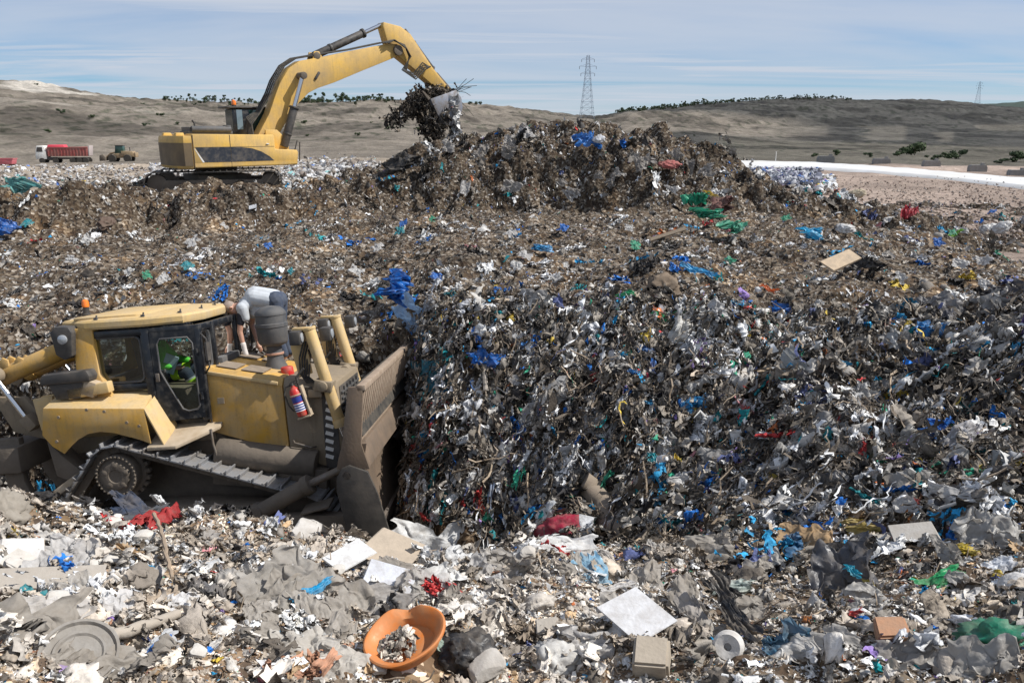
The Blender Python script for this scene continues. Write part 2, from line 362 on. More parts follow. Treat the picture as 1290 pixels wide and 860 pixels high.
def P_sheet(n, g, creases=4, amp=.5, asp=1.0, folds=None, ny=None):
    V, F = grid(n, ny or n); s = int(g.integers(9999))
    a0 = np.arctan2(V[:, 1], V[:, 0]); V[:, :2] *= (1 + .5 * noise2(np.cos(a0) * 1.5 + s * .1, np.sin(a0) * 1.5, s))[:, None]
    V[:, 1] *= asp
    X, Y = V[:, 0].copy(), V[:, 1].copy()
    V[:, 2] = crumple(X, Y, s, 2.2 / max(asp, .6), 4 if n > 9 else 3, .13 * amp)
    V[:, 0] += .10 * noise2(X * 5, Y * 5, s + 2); V[:, 1] += .10 * asp ** .5 * noise2(X * 5, Y * 5, s + 3)
    for _ in range(folds if folds is not None else int(g.integers(1, 4))):
        V = fold(V, g, g.uniform(0, 6.28), g.uniform(-.05, .25) * (asp ** .5), g.uniform(.6, 2.7) * (1 if g.random() < .7 else -1))
    V[:, 2] *= .7
    V -= V.mean(0)
    return V, F
def P_strip(m, g, wid=.12, curl=1.2):
    t = np.linspace(-.5, .5, m); ph = np.cumsum(g.normal(size=m)) * curl / math.sqrt(m) ; ph -= ph.mean()
    pz = np.cumsum(g.normal(size=m)) * curl * .6 / math.sqrt(m); pz -= pz.mean()
    x = np.cumsum(np.cos(ph) * np.cos(pz)) / m; y = np.cumsum(np.sin(ph)) / m; z = np.cumsum(np.sin(pz)) / m
    tw = np.cumsum(g.normal(size=m)) * .7
    w_ = wid * (.6 + .6 * g.random(m)); w_[0] *= .5; w_[-1] *= .4
    C = np.stack([x - x.mean(), y - y.mean(), z - z.mean()], -1)
    S = np.stack([-np.sin(ph) * np.cos(tw), np.cos(ph) * np.cos(tw), np.sin(tw)], -1) * w_[:, None] * .5
    V = np.concatenate([C - S, C + S]); i = np.arange(m - 1)
    return V, np.stack([i, i + 1, i + 1 + m, i + m], -1)
def P_chunk(sub, g, fl=.6, am=.45):
    V, F = ICO[sub]; V = V.copy(); s = int(g.integers(9999))
    V = V * (1 + am * n3(V, 1.3, s) + .25 * n3(V, 3.1, s + 1))[:, None] * .5
    V *= np.array([1, g.uniform(.5, 1), fl * g.uniform(.5, 1)])
    return V, F
def P_bag(sub, g):
    V, F = ICO[sub]; V = V.copy(); s = int(g.integers(9999)); ax = g.normal(size=3); ax /= np.linalg.norm(ax)
    U = V - np.outer(V @ ax, ax) * .6                      # folds gather along one axis
    k = 1 + .34 * n3(V, 1.0, s) - .34 * np.abs(n3(U, 2.3, s + 1)) - .22 * np.abs(n3(U, 5.2, s + 2)) - (.12 * np.abs(n3(U, 11, s + 3)) if sub > 2 else 0)
    V = V * k[:, None] * .6
    V *= np.array([1, g.uniform(.55, .9), g.uniform(.35, .6)])
    return V, F
def P_box(g, a=.5, b=.05):
    V = np.array([[x, y, z] for x in (-.5, .5) for y in (-a / 2, a / 2) for z in (-b / 2, b / 2)], float)
    V += g.normal(size=V.shape) * np.array([.02, .02 * a, .02 * b + .004])
    F = np.array([[0, 1, 3, 2], [4, 6, 7, 5], [0, 4, 5, 1], [2, 3, 7, 6], [0, 2, 6, 4], [1, 5, 7, 3]])
    return V, F
def P_twig(m, g, wid=.03):
    t = np.linspace(-.5, .5, m); off = np.cumsum(g.normal(size=(m, 2)), 0) * .05
    off -= off.mean(0); V = []
    for k in range(m):
        w_ = wid * (1 - .6 * k / m)
        for a in range(3):
            th = a * 2.094; V.append([t[k], off[k, 0] + w_ * math.cos(th), off[k, 1] + w_ * math.sin(th)])
    F = []
    for k in range(m - 1):
        for a in range(3): F.append([k * 3 + a, k * 3 + (a + 1) % 3, (k + 1) * 3 + (a + 1) % 3, (k + 1) * 3 + a])
    return np.array(V), np.array(F)
g0 = np.random.default_rng(5)
LIB = {
 'sheet_lo': [P_sheet(5, g0, 3, 1.3) for _ in range(14)],
 'sheet': [P_sheet(9, g0, 6, 1.4) for _ in range(16)],
 'sheet_hi': [P_sheet(20, g0, 9, 1.4) for _ in range(16)],
 'strip': [P_strip(7, g0, .14) for _ in range(14)],
 'strand': [P_strip(10, g0, .04, 1.8) for _ in range(14)],
 'rag': [P_sheet(12, g0, 9, 1.5, .36) for _ in range(14)],
 'rag_lo': [P_sheet(7, g0, 9, 1.5, .36, None, 4) for _ in range(16)],
 'chunk': [P_chunk(1, g0) for _ in range(12)],
 'chunk_hi': [P_chunk(2, g0) for _ in range(12)],
 'bag': [P_bag(2, g0) for _ in range(10)],
 'bag_hi': [P_bag(3, g0) for _ in range(10)],
 'flat': [P_box(g0, g0.uniform(.4, .9), .03) for _ in range(6)],
 'stick': [P_box(g0, .06, .03) for _ in range(3)],
 'twig': [P_twig(6, g0) for _ in range(8)],
}
SMOOTH = {'sheet', 'sheet_hi', 'bag', 'bag_hi', 'rag', 'rag_lo', 'chunk_hi', 'strip'}
# palettes: (linear colour, weight)
GREY = [((.25, .22, .185), 3), ((.33, .30, .26), 3), ((.42, .395, .36), 2), ((.54, .52, .49), 1.3), ((.18, .155, .125), 2.5)]
FGC = [((.34, .29, .235), 3.5), ((.44, .385, .325), 3.8), ((.52, .475, .42), 3.0), ((.60, .57, .53), 1.8), ((.70, .69, .67), 1.1), ((.25, .20, .15), 1.8), ((.36, .19, .12), .5), ((.42, .29, .17), .6), ((.10, .085, .07), .7)]
WHITE = [((.72, .72, .71), 1.6), ((.62, .63, .65), 1)]
BROWN = [((.14, .112, .085), 4), ((.19, .158, .122), 3), ((.09, .072, .055), 4), ((.26, .215, .165), 1.5)]
DARK = [((.028, .026, .026), 4), ((.05, .045, .042), 3), ((.08, .068, .055), 3)]
ACC = [((.02, .16, .52), 1.6), ((.03, .30, .55), 1.2), ((.02, .27, .30), 1.0), ((.04, .33, .20), .7), ((.50, .05, .05), .5), ((.55, .40, .06), .35), ((.55, .16, .05), .3), ((.25, .17, .42), .4), ((.5, .22, .24), .3), ((.10, .12, .25), .8)]
def pal(*parts):
    C, W_ = [], []
    for p, k in parts:
        s = sum(w_ for _, w_ in p)
        for c, w_ in p: C.append(c); W_.append(k * w_ / s)
    W_ = np.array(W_); return np.array(C), W_ / W_.sum()
PALS = [pal((FGC, .92), (DARK, .03), (ACC, .05)),
        pal((GREY, .25), (WHITE, .06), (BROWN, .38), (DARK, .22), (ACC, .09)),
        pal((GREY, .44), (WHITE, .06), (BROWN, .31), (DARK, .15), (ACC, .04)),
        pal((GREY, .32), (WHITE, .06), (BROWN, .40), (DARK, .17), (ACC, .05)),
        pal((GREY, .32), (WHITE, .11), (BROWN, .28), (DARK, .21), (ACC, .08))]
PALS.append(pal((GREY, .3), (WHITE, .6), (ACC, .1)))
PALG = pal((GREY, .50), (WHITE, .16), (DARK, .22), (ACC, .12))
PALW = pal((GREY, .45), (WHITE, .42), (DARK, .04), (ACC, .09))

def frames(N, g, tilt, down=None, align=0.):
    n = len(N)
    Z = N + g.normal(size=(n, 3)) * tilt; Z /= np.linalg.norm(Z, axis=1, keepdims=True)
    X = g.normal(size=(n, 3))
    if down is not None: X = X * (1 - align) + down * align * 1.6
    X = X - Z * (X * Z).sum(1, keepdims=True); X /= np.linalg.norm(X, axis=1, keepdims=True) + 1e-9
    return np.stack([X, np.cross(Z, X), Z], -1)

class Heap:
    def __init__(s): s.V = []; s.F = {3: [], 4: []}; s.C = []; s.S = {3: [], 4: []}; s.n = 0
    def put(s, kind, P, M, size, col, g, stretch=None):
        if kind in ('rag', 'sheet', 'bag'):                 # pieces that stay small take the lighter mesh of their kind
            px = size / np.maximum(np.hypot(P[:, 0], P[:, 1]), 1) * 1000; lo = px < (19 if kind == 'rag' else 11)
            if lo.any():
                s.put({'rag': 'rag_lo', 'sheet': 'sheet_lo', 'bag': 'chunk_hi'}[kind], P[lo], M[lo], size[lo], col[lo], g)
                P, M, size, col = P[~lo], M[~lo], size[~lo], col[~lo]
            if not len(P): return
        L = LIB[kind]; pick = g.integers(len(L), size=len(P))
        for k, (pv, pf) in enumerate(L):
            ii = np.nonzero(pick == k)[0]
            if not len(ii): continue
            loc = pv[None] * size[ii, None, None]
            if stretch is not None: loc = loc * stretch[ii, None, :]
            V = np.einsum('nij,nvj->nvi', M[ii], loc) + P[ii, None, :]
            nv = len(pv)
            j = 1 + .12 * g.normal(size=(len(ii), nv, 1))
            C = np.ones((len(ii), nv, 4)); C[..., :3] = np.clip(col[ii, None, :] * j, .005, .85)
            C[..., 3] = 1.
            F = pf[None] + (s.n + np.arange(len(ii)) * nv)[:, None, None]
            s.V.append(V.reshape(-1, 3)); s.C.append(C.reshape(-1, 4)); q = pf.shape[1]
            s.F[q].append(F.reshape(-1, q)); s.S[q].append(np.full(len(ii) * len(pf), kind in SMOOTH))
            s.n += len(ii) * nv
    def build(s, name, m):
        F = [np.concatenate(s.F[q]) for q in (3, 4) if s.F[q]]; S = np.concatenate([np.concatenate(s.S[q]) for q in (3, 4) if s.F[q]])
        return link(name, np_mesh(name, np.concatenate(s.V), F, np.concatenate(s.C), S), m)

def litter_material():
    m = bpy.data.materials.new('loose_rubbish'); m.use_nodes = True
    nt = m.node_tree; b = nt.nodes['Principled BSDF']; b.inputs['Roughness'].default_value = .55; b.inputs['Specular IOR Level'].default_value = .22
    at = nt.nodes.new('ShaderNodeAttribute'); at.attribute_name = 'col'
    tc = nt.nodes.new('ShaderNodeTexCoord'); n = nt.nodes.new('ShaderNodeTexNoise'); n.inputs['Scale'].default_value = 22; n.inputs['Detail'].default_value = 8; n.inputs['Roughness'].default_value = .7
    nt.links.new(tc.outputs['Object'], n.inputs['Vector'])
    r = nt.nodes.new('ShaderNodeMapRange'); r.inputs['From Min'].default_value = .5; r.inputs['From Max'].default_value = .78; r.inputs['To Max'].default_value = .6
    nt.links.new(n.outputs['Fac'], r.inputs['Value'])
    mx = nt.nodes.new('ShaderNodeMix'); mx.data_type = 'RGBA'; mx.inputs[7].default_value = (.14, .12, .098, 1)
    nt.links.new(r.outputs[0], mx.inputs[0]); nt.links.new(at.outputs['Color'], mx.inputs[6]); nt.links.new(mx.outputs[2], b.inputs['Base Color'])
    n2 = nt.nodes.new('ShaderNodeTexNoise'); n2.inputs['Scale'].default_value = 34; n2.inputs['Detail'].default_value = 5
    nt.links.new(tc.outputs['Object'], n2.inputs['Vector'])
    bp = nt.nodes.new('ShaderNodeBump'); bp.inputs['Strength'].default_value = .55; bp.inputs['Distance'].default_value = .02
    nt.links.new(n2.outputs['Fac'], bp.inputs['Height']); nt.links.new(bp.outputs['Normal'], b.inputs['Normal'])
    r3 = nt.nodes.new('ShaderNodeMapRange'); r3.inputs['To Min'].default_value = .42; r3.inputs['To Max'].default_value = .85
    nt.links.new(n.outputs['Fac'], r3.inputs['Value']); nt.links.new(r3.outputs[0], b.inputs['Roughness'])
    return m
LITTER = litter_material()

# cell areas and weights for sampling the sheet
e1 = np.stack([GX[1:, :-1] - GX[:-1, :-1], GY[1:, :-1] - GY[:-1, :-1], GZ[1:, :-1] - GZ[:-1, :-1]], -1)
e2 = np.stack([GX[:-1, 1:] - GX[:-1, :-1], GY[:-1, 1:] - GY[:-1, :-1], GZ[:-1, 1:] - GZ[:-1, :-1]], -1)
AREA = np.linalg.norm(np.cross(e1, e2), axis=-1)
P00 = np.stack([GX, GY, GZ], -1)[:-1, :-1]; N00 = GN[:-1, :-1]
RR0 = GR[:-1, :-1]; AA0 = GA[:-1, :-1]
inview = (np.abs(AA0) < np.where(RR0 < 16, .98, .80)) & (RR0 > 1.7)
def dozclear(P):
    lx = P[..., 0] + 5.5; ly = P[..., 1] - 11.58
    return ~((lx > -1.9) & (lx < 3.9) & (np.abs(ly) < 1.55))
def excclear(P):
    return ~((P[..., 0] > -13.2) & (P[..., 0] < -8.0) & (P[..., 1] > 26.5) & (P[..., 1] < 30.5))
W0 = [w_[:-1, :-1] for w_ in Wz]
W0.append(sstep(AA0, R(4), R(12)) * (1 - sstep(RR0, 7.5, 9.5)))      # the near slope on the right
PALN = pal((FGC, .50), (GREY, .22), (BROWN, .10), (DARK, .08), (WHITE, .04), (ACC, .06)); PALS[5:5] = []
# nothing loose is strewn over the large single pieces
CLEAR = []
for u, v, q in ((514, 830, 66), (512, 806, 45), (96, 836, 42), (368, 745, 50), (390, 760, 30), (560, 692, 50), (530, 692, 26), (590, 694, 30), (492, 712, 30), (490, 740, 30), (588, 832, 40), (715, 675, 36), (805, 800, 34), (822, 844, 28), (1072, 742, 40), (1000, 822, 34),
                (1016, 705, 30), (1255, 812, 28), (924, 790, 22), (924, 830, 22), (1057, 349, 22), (612, 455, 18), (508, 383, 18), (893, 551, 14), (857, 614, 14), (380, 828, 30), (425, 842, 30), (651, 156, 20), (741, 188, 14), (70, 778, 28), (55, 738, 30), (20, 744, 30), (168, 655, 26), (712, 698, 30), (785, 668, 16), (760, 645, 16)):
    p_ = ground_hit(u, v); CLEAR.append((p_.x, p_.y, p_.z, .8 * q * (p_ - Vector((0, 0, EYE))).length / FPX))
# how much of the ring the camera can look at: things out of sight behind crests are left out
def scatter(heap, zone, count, kinds, smin, smax, g, sink=.15, tilt=.45, dens=None, dim=None, lift=0.):
    wgt = AREA * W0[zone] * inview
    if dens is not None: wgt = wgt * dens
    count = int(count * (1.25 if zone < 2 else 1.))
    p = wgt.ravel(); cs = np.cumsum(p); cs /= cs[-1]
    ii = np.searchsorted(cs, g.random(count))
    a, b = g.random((2, count, 1))
    P = P00.reshape(-1, 3)[ii] + e1.reshape(-1, 3)[ii] * a + e2.reshape(-1, 3)[ii] * b
    N = N00.reshape(-1, 3)[ii]
    ok = dozclear(P) & excclear(P)
    for cx, cy, cz, cr in CLEAR: ok &= (P[:, 0] - cx) ** 2 + (P[:, 1] - cy) ** 2 + (P[:, 2] - cz) ** 2 > cr * cr
    P = P[ok]; N = N[ok]; n = len(P)
    size = smin * (smax / smin) ** (g.random(n) ** 2.2)
    C, w_ = PALS[zone if dim is None else dim]
    # neighbours tend to share a tone
    nb = noise2(P[:, 0] / .8 + 5, P[:, 1] / .8 + P[:, 2] / .8, 201); lum = C.mean(1)
    nb = nb + .9 * noise2(P[:, 0] / 2.1, P[:, 1] / 2.1 + P[:, 2] / 1.5, 202) + .5 * noise2(P[:, 0] / .33, P[:, 1] / .33 + P[:, 2] / .4, 203)
    bias = np.exp(np.outer(nb, (lum - lum.mean()) * 6)) * w_
    cb = np.cumsum(bias, 1); cb /= cb[:, -1:]
    ci = (g.random((n, 1)) > cb).sum(1).clip(0, len(C) - 1)
    col = C[ci] * np.exp(g.normal(size=(n, 1)) * .22)
    if zone in (2, 3, 4):
        sat_ = C[ci].max(1) - C[ci].min(1) > .12
        col = np.where(sat_[:, None], col, (.72 * col + .28 * col.mean(1, keepdims=True)) * (.9 if zone == 2 else .86))
    acc = (C[ci].max(1) - C[ci].min(1)) > .15
    size = np.where(acc, size * .8, size)
    down = np.stack([N[:, 0], N[:, 1], -np.sqrt(np.maximum(1 - N[:, 2] ** 2, 0)) - .05], -1)
    steep = np.clip((1 - N[:, 2]) * 2.5, 0, 1)
    kn = list(kinds); kw = np.array([kinds[k] for k in kn], float); kw /= kw.sum()
    kc = g.choice(len(kn), size=n, p=kw)
    for q, k in enumerate(kn):
        s = np.nonzero(kc == q)[0]
        if not len(s): continue
        sz = size[s].copy(); stx = None
        al = .2
        if k in ('strip', 'strand', 'twig', 'stick'): sz *= 2.6 if k != 'strip' else 1.9; al = .75
        if k == 'rag': sz *= 1.7; al = .8
        if k in ('chunk', 'chunk_hi'): sz *= .62
        if k in ('bag', 'bag_hi'): sz *= 1.1
        d_ = down[s]
        M = frames(N[s], g, tilt, d_, al * 1.0) if k in ('strip', 'strand', 'rag') else frames(N[s], g, tilt)
        Q = P[s] + N[s] * (sz * (.10 - sink * g.random(len(s))) + lift)[:, None]
        cc = col[s].copy()
        if k in ('twig', 'stick'): cc = np.array([.23, .18, .13]) * np.exp(g.normal(size=(len(s), 1)) * .4)
        if k == 'strand' or (k == 'strip' and zone == 1):
            cc = np.where(g.random((len(s), 1)) < .6, np.array([.10, .082, .064]) * np.exp(g.normal(size=(len(s), 1)) * .6), cc)
        if k in ('chunk', 'chunk_hi'):
            cc = np.where((g.random((len(s), 1)) < .75) & (zone != 0), np.array([.115, .102, .088]) * np.exp(g.normal(size=(len(s), 1)) * .35), cc)
        if k in ('sheet_hi', 'bag', 'bag_hi', 'sheet', 'rag', 'flat'):      # cloth, film and paper are not soil coloured
            soil_ = (cc[:, 0] > cc[:, 2] * 1.45) & (cc[:, 0] < .32) & (sz > (.15 if zone == 1 else .07) + .005 * np.hypot(P[s][:, 0], P[s][:, 1]))
            PQ = PALW if zone == 0 else PALG; alt = PQ[0][g.choice(len(PQ[0]), size=len(s), p=PQ[1])] * np.exp(g.normal(size=(len(s), 1)) * .2) * (1. if zone in (0, 5) else .8)
            cc = np.where(soil_[:, None], alt, cc)
        heap.put(k, Q, M, sz, cc, g, stx)

def clusters(heap, zone, ncl, per, rad, kinds, smin, smax, g, dens=None, tilt=.4):
    """torn bags: patches of like-coloured film and rags"""
    wgt = AREA * W0[zone] * inview
    if dens is not None: wgt = wgt * dens
    cs = np.cumsum(wgt.ravel()); cs /= cs[-1]; ii = np.searchsorted(cs, g.random(ncl)); C0 = P00.reshape(-1, 3)[ii]; N0 = N00.reshape(-1, 3)[ii]
    Cc, wc = PALC; cc0 = Cc[g.choice(len(Cc), size=ncl, p=wc)] * {0: .95, 1: .72}.get(zone, .85)
    k = np.repeat(np.arange(ncl), g.integers(per // 2, per * 2, size=ncl)); n = len(k)
    rr = rad * (.5 + g.random(ncl))[k]; off = g.normal(size=(n, 3)) * .5; N = N0[k]; off -= N * (off * N).sum(1, keepdims=True)
    down = np.stack([N[:, 0], N[:, 1], -np.sqrt(np.maximum(1 - N[:, 2] ** 2, 0)) - .05], -1); stp = np.clip((1 - N[:, 2]) * 2, 0, 1)[:, None]
    P = C0[k] + off * rr[:, None] + down * stp * np.abs(off[:, :1]) * rr[:, None] * .8
    P[:, 2] = np.maximum(P[:, 2], ground_z(P[:, 0], P[:, 1])); P = P + N * (.02 + .05 * g.random((n, 1)))
    ok = dozclear(P) & excclear(P)
    for cx, cy, cz, cr in CLEAR: ok &= (P[:, 0] - cx) ** 2 + (P[:, 1] - cy) ** 2 + (P[:, 2] - cz) ** 2 > cr * cr
    kk = g.integers(len(kinds), size=n); sz = smin * (smax / smin) ** (g.random(n) ** 1.6); col = cc0[k] * np.exp(g.normal(size=(n, 1)) * .25)
    for q, kd in enumerate(kinds):
        s = np.nonzero((kk == q) & ok)[0]; f_ = 1.9 if kd in ('rag', 'strip') else 1
        heap.put(kd, P[s], frames(N[s], g, tilt, down[s], .7 if f_ > 1 else .2), sz[s] * f_, col[s], g)
PALC = pal((GREY, .36), (WHITE, .28), (DARK, .20), (ACC, .16))
near = (RR0 < 5.6).astype(float)
h_fg = Heap(); g1 = np.random.default_rng(101)
scatter(h_fg, 0, 1500, {'sheet_hi': 5, 'rag': 3, 'bag_hi': 1.2, 'flat': .7}, .09, .26, g1, tilt=.22, sink=.22)
scatter(h_fg, 0, 24000, {'sheet': 5, 'strip': 3, 'chunk_hi': 3, 'flat': 1.0, 'rag': 1.6, 'twig': .9}, .03, .10, g1, tilt=.4)
scatter(h_fg, 0, 80000, {'sheet_lo': 4, 'chunk': 6, 'strip': 2, 'flat': 1}, .010, .038, g1, tilt=.6)
PALC_ = PALC; PALC = pal((FGC, .72), (WHITE, .20), (DARK, .03), (ACC, .05))
clusters(h_fg, 0, 260, 16, .16, ['sheet', 'rag', 'strip', 'rag'], .03, .13, g1, None, .25); PALC = PALC_
P5_ = PALS[5]; PALS[5] = PALN
scatter(h_fg, 5, 700, {'sheet_hi': 4, 'rag': 4, 'bag_hi': .8, 'flat': .3}, .09, .28, g1, tilt=.28, sink=.15)
scatter(h_fg, 5, 12000, {'sheet': 5, 'strip': 4, 'chunk_hi': 1.5, 'rag': 3, 'twig': 1}, .03, .11, g1, tilt=.45)
scatter(h_fg, 5, 34000, {'sheet_lo': 4, 'chunk': 5, 'strip': 3}, .012, .045, g1, tilt=.6)
PALS[5] = P5_
tag(h_fg.build('pale_dusty_litter', LITTER), 'pale dusty shreds and rubble covering the near mound', kind='stuff')
h_fc = Heap(); g2 = np.random.default_rng(102)
scatter(h_fc, 1, 2600, {'sheet_hi': 4, 'rag': 7, 'bag_hi': 1.2}, .10, .30, g2, tilt=.4, sink=.10)
scatter(h_fc, 1, 15000, {'strip': 4, 'strand': 8, 'rag': 4, 'twig': 1}, .06, .24, g2, tilt=.4, sink=.0, lift=.15)
scatter(h_fc, 1, 36000, {'sheet': 4, 'strip': 4, 'chunk': 2, 'rag': 5}, .04, .14, g2, tilt=.55, dens=.3 + .7 * (noise2(P00[..., 0] / 1.1, P00[..., 1] / 1.1 + P00[..., 2] / 1.1, 212) > -.2))
scatter(h_fc, 1, 900, {'strand': 4, 'strip': 3, 'rag': 3}, .16, .42, g2, tilt=.25, sink=-.05, lift=.05)
scatter(h_fc, 1, 420, {'sheet_hi': 3, 'rag': 3}, .22, .42, g2, tilt=.3, sink=.05, dim=5)
bare = .25 + .75 * (noise2(P00[..., 0] / .9, P00[..., 1] / .9 + P00[..., 2] / .9, 211) > -.12)
scatter(h_fc, 1, 52000, {'sheet_lo': 3, 'chunk': 5, 'strip': 4, 'twig': .7}, .015, .055, g2, tilt=.6, dens=bare)
clusters(h_fc, 1, 330, 16, .22, ['rag', 'strip', 'sheet', 'rag'], .04, .17, g2)
tag(h_fc.build('dark_fresh_litter', LITTER), 'dark fresh refuse hanging from the steep working face', kind='stuff')
h_md = Heap(); g3 = np.random.default_rng(103)
n_ = 1 / np.maximum(RR0 / 15, 1) ** 1.2
scatter(h_md, 2, 3600, {'sheet': 4, 'rag': 5, 'bag': 1., 'flat': .4}, .10, .28, g3, tilt=.18, dens=n_, sink=.20)
scatter(h_md, 2, 95000, {'sheet': 3, 'sheet_lo': 3, 'strip': 4, 'chunk': 3, 'rag': 2.5, 'twig': .8}, .03, .11, g3, tilt=.28, dens=n_)
scatter(h_md, 2, 50000, {'sheet_lo': 2, 'strip': 2, 'chunk': 4}, .02, .06, g3, tilt=.5, dens=1 / np.maximum(RR0 / 13, 1) ** 3)
clusters(h_md, 2, 420, 16, .30, ['sheet', 'rag', 'strip'], .05, .18, g3, n_, .25)
tag(h_md.build('flattened_litter', LITTER), 'grey brown shredded refuse flattened over the middle plateau', kind='stuff')
h_bn = Heap(); g4 = np.random.default_rng(104)
scatter(h_bn, 3, 900, {'sheet': 4, 'rag': 5, 'bag': 1.}, .16, .40, g4, tilt=.3, sink=.25)
scatter(h_bn, 3, 40000, {'sheet_lo': 3, 'rag': 4, 'strip': 4, 'chunk': 5}, .05, .18, g4, tilt=.5)
clusters(h_bn, 3, 90, 14, .45, ['sheet', 'rag', 'strip'], .10, .30, g4)
tag(h_bn.build('earthy_litter', LITTER), 'earthy brown refuse on the bench below the excavator', kind='stuff')
h_pl = Heap(); g5 = np.random.default_rng(105)
scatter(h_pl, 4, 1900, {'sheet': 4, 'rag': 7, 'bag': .6}, .20, .50, g5, tilt=.4, sink=.12)
scatter(h_pl, 4, 70000, {'sheet_lo': 3, 'rag': 4, 'strip': 5, 'chunk': 4, 'strand': 2}, .06, .20, g5, tilt=.55, sink=.05)
clusters(h_pl, 4, 300, 16, .45, ['sheet', 'rag', 'strip'], .10, .34, g5)
tag(h_pl.build('tipped_litter', LITTER), 'mixed refuse heaped on the tall rear pile', kind='stuff')

# ------------------------------------------------------------------ far ground, hills
HC = {
 -400: [(204,150),(145,240),(92,420)], 0: [(204,150),(148,240),(102,430)], 60: [(204,150),(150,240),(106,435)], 130: [(203,150),(150,250),(117,440)],
 200: [(199,160),(152,250),(126,450)], 300: [(190,170),(162,250),(130,460)], 400: [(189,170),(160,265),(129,475)], 480: [(188,170),(158,275),(126,490)],
 560: [(188,175),(158,300),(127,520)], 640: [(188,180),(162,330),(134,560)], 700: [(188,190),(165,350),(142,640)], 746: [(188,190),(168,360),(147,760)],
 790: [(188,200),(168,380),(143,560),(141,860)], 860: [(188,200),(166,380),(146,520),(134,900)], 930: [(188,210),(174,370),(162,480),(127,920)],
 1000: [(189,220),(180,350),(160,560),(124,930)], 1060: [(189,230),(180,360),(158,600),(126,940)], 1130: [(190,230),(182,360),(160,620),(125,940)],
 1200: [(191,230),(184,360),(162,620),(130,940)], 1290: [(192,230),(186,360),(162,640),(140,940)], 1700: [(194,230),(186,360),(165,640),(150,940)],
}
FR = np.exp(np.linspace(math.log(24), math.log(3200), 520)); FA = np.linspace(-1.2, 1.2, 900)
hz_a, hz_t = [], []
for u in sorted(HC):
    az, _ = azel(u, 300); rr = [20, 60, 110]; hh = [4.35, 4.3, 4.25]
    for v, r in HC[u]:
        a_, el = azel(u, v); rr.append(r); hh.append(-el * r)
    rr += [rr[-1] * 1.25, 4000]; hh += [hh[-1] * .55, 25]
    hz_a.append(az); hz_t.append(np.interp(np.log(FR), np.log(rr), hh))
hz_a = np.array([-1.6] + hz_a + [1.6]); hz_t = np.array([hz_t[0]] + hz_t + [hz_t[-1]])
HT = np.stack([np.interp(FA, hz_a, hz_t[:, k]) for k in range(len(FR))], 1)
HT = blur(blur(HT, 9, 0), 3, 1)
XA, XR = np.meshgrid(FA, FR, indexing='ij'); HX = XR * np.sin(XA); HY = XR * np.cos(XA)
up = np.clip((4.3 - HT) / 25, 0, 1)
gul = np.abs(fbm2(HX / 55 + .3 * noise2(HX / 30, HY / 30, 9), HY / 75, 5, 300, .55))
HZ = EYE - HT + up * (8 * (gul - .35) * (1 - .75 * up) + 1.6 * np.abs(fbm2(HX / 16, HY / 22, 5, 320))) + .25 * fbm2(HX / 9, HY / 9, 3, 330) * sstep(XR, 60, 130)
def far_z(x, y):
    a = math.atan2(x, y); r = math.hypot(x, y)
    i = min(max((a - FA[0]) / (FA[1] - FA[0]), 0), len(FA) - 2); j = min(max((math.log(r) - math.log(24)) / (math.log(3200 / 24) / (len(FR) - 1)), 0), len(FR) - 2)
    i0, j0 = int(i), int(j); p, q = i - i0, j - j0
    return float((HZ[i0, j0] * (1 - p) + HZ[i0 + 1, j0] * p) * (1 - q) + (HZ[i0, j0 + 1] * (1 - p) + HZ[i0 + 1, j0 + 1] * p) * q)
fi = np.arange(HX.size).reshape(HX.shape)
Fh = np.stack([fi[:-1, :-1], fi[1:, :-1], fi[1:, 1:], fi[:-1, 1:]], -1).reshape(-1, 4)[:, ::-1]
# ground colours: pink-grey gravel near on the right, sandy track on the left, scrubby grey-brown hills with cloud shadow painted into the right one, bare chalk up left
right = sstep(XA, R(12), R(16)); left = 1 - sstep(XA, R(-4), R(2))
c_grav = np.array([.33, .26, .215]); c_sand = np.array([.33, .275, .215]); c_hill_l = np.array([.19, .165, .135]); c_hill_r_shade = np.array([.066, .064, .058]); c_chalk = np.array([.52, .48, .42]); c_plain = np.array([.115, .105, .085])
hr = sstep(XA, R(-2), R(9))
hillc = c_hill_l * (1 - hr[..., None]) + c_hill_r_shade * hr[..., None]
spur = hr * (1 - sstep(XR, 520, 640)) * sstep(XR, 330, 420) * (1 - sstep(XA, R(17), R(22)))
hillc = hillc * (1 - spur[..., None]) + np.array([.19, .165, .135]) * spur[..., None]
base = c_sand * (1 - right[..., None]) + c_grav * right[..., None]
tohill = sstep(XR, 118, 135)
tohill_r = right * sstep(XR, 120, 130) + (1 - right) * tohill
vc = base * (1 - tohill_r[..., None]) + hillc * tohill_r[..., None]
pl = right * sstep(XR, 120, 130) * (1 - sstep(XR, 340, 380)); vc = vc * (1 - pl[..., None]) + c_plain * pl[..., None]
scr = sstep(fbm2(HX / 40, HY / 60, 6, 350, .62), -.05, .45) * sstep(XR, 150, 220)
vc = vc * (1 - .5 * scr[..., None])
dots = sstep(noise2(HX / 3.2, HY / 7, 352) + .5 * noise2(HX / 30, HY / 40, 353) + .3 * noise2(HX / 1.5, HY / 4, 354), .30, .5) * sstep(XR, 150, 200)
vc = vc * (1 - .55 * dots[..., None] * np.array([1, .9, 1.]))
chalk = sstep(noise2(HX / 60 + 2, HY / 60, 360) + .5 * noise2(HX / 17, HY / 17, 361), .12, .5) * sstep(XR, 260, 330) * (1 - sstep(XA, R(-25), R(-19)))
vc = vc * (1 - .8 * chalk[..., None]) + c_chalk * .8 * chalk[..., None]
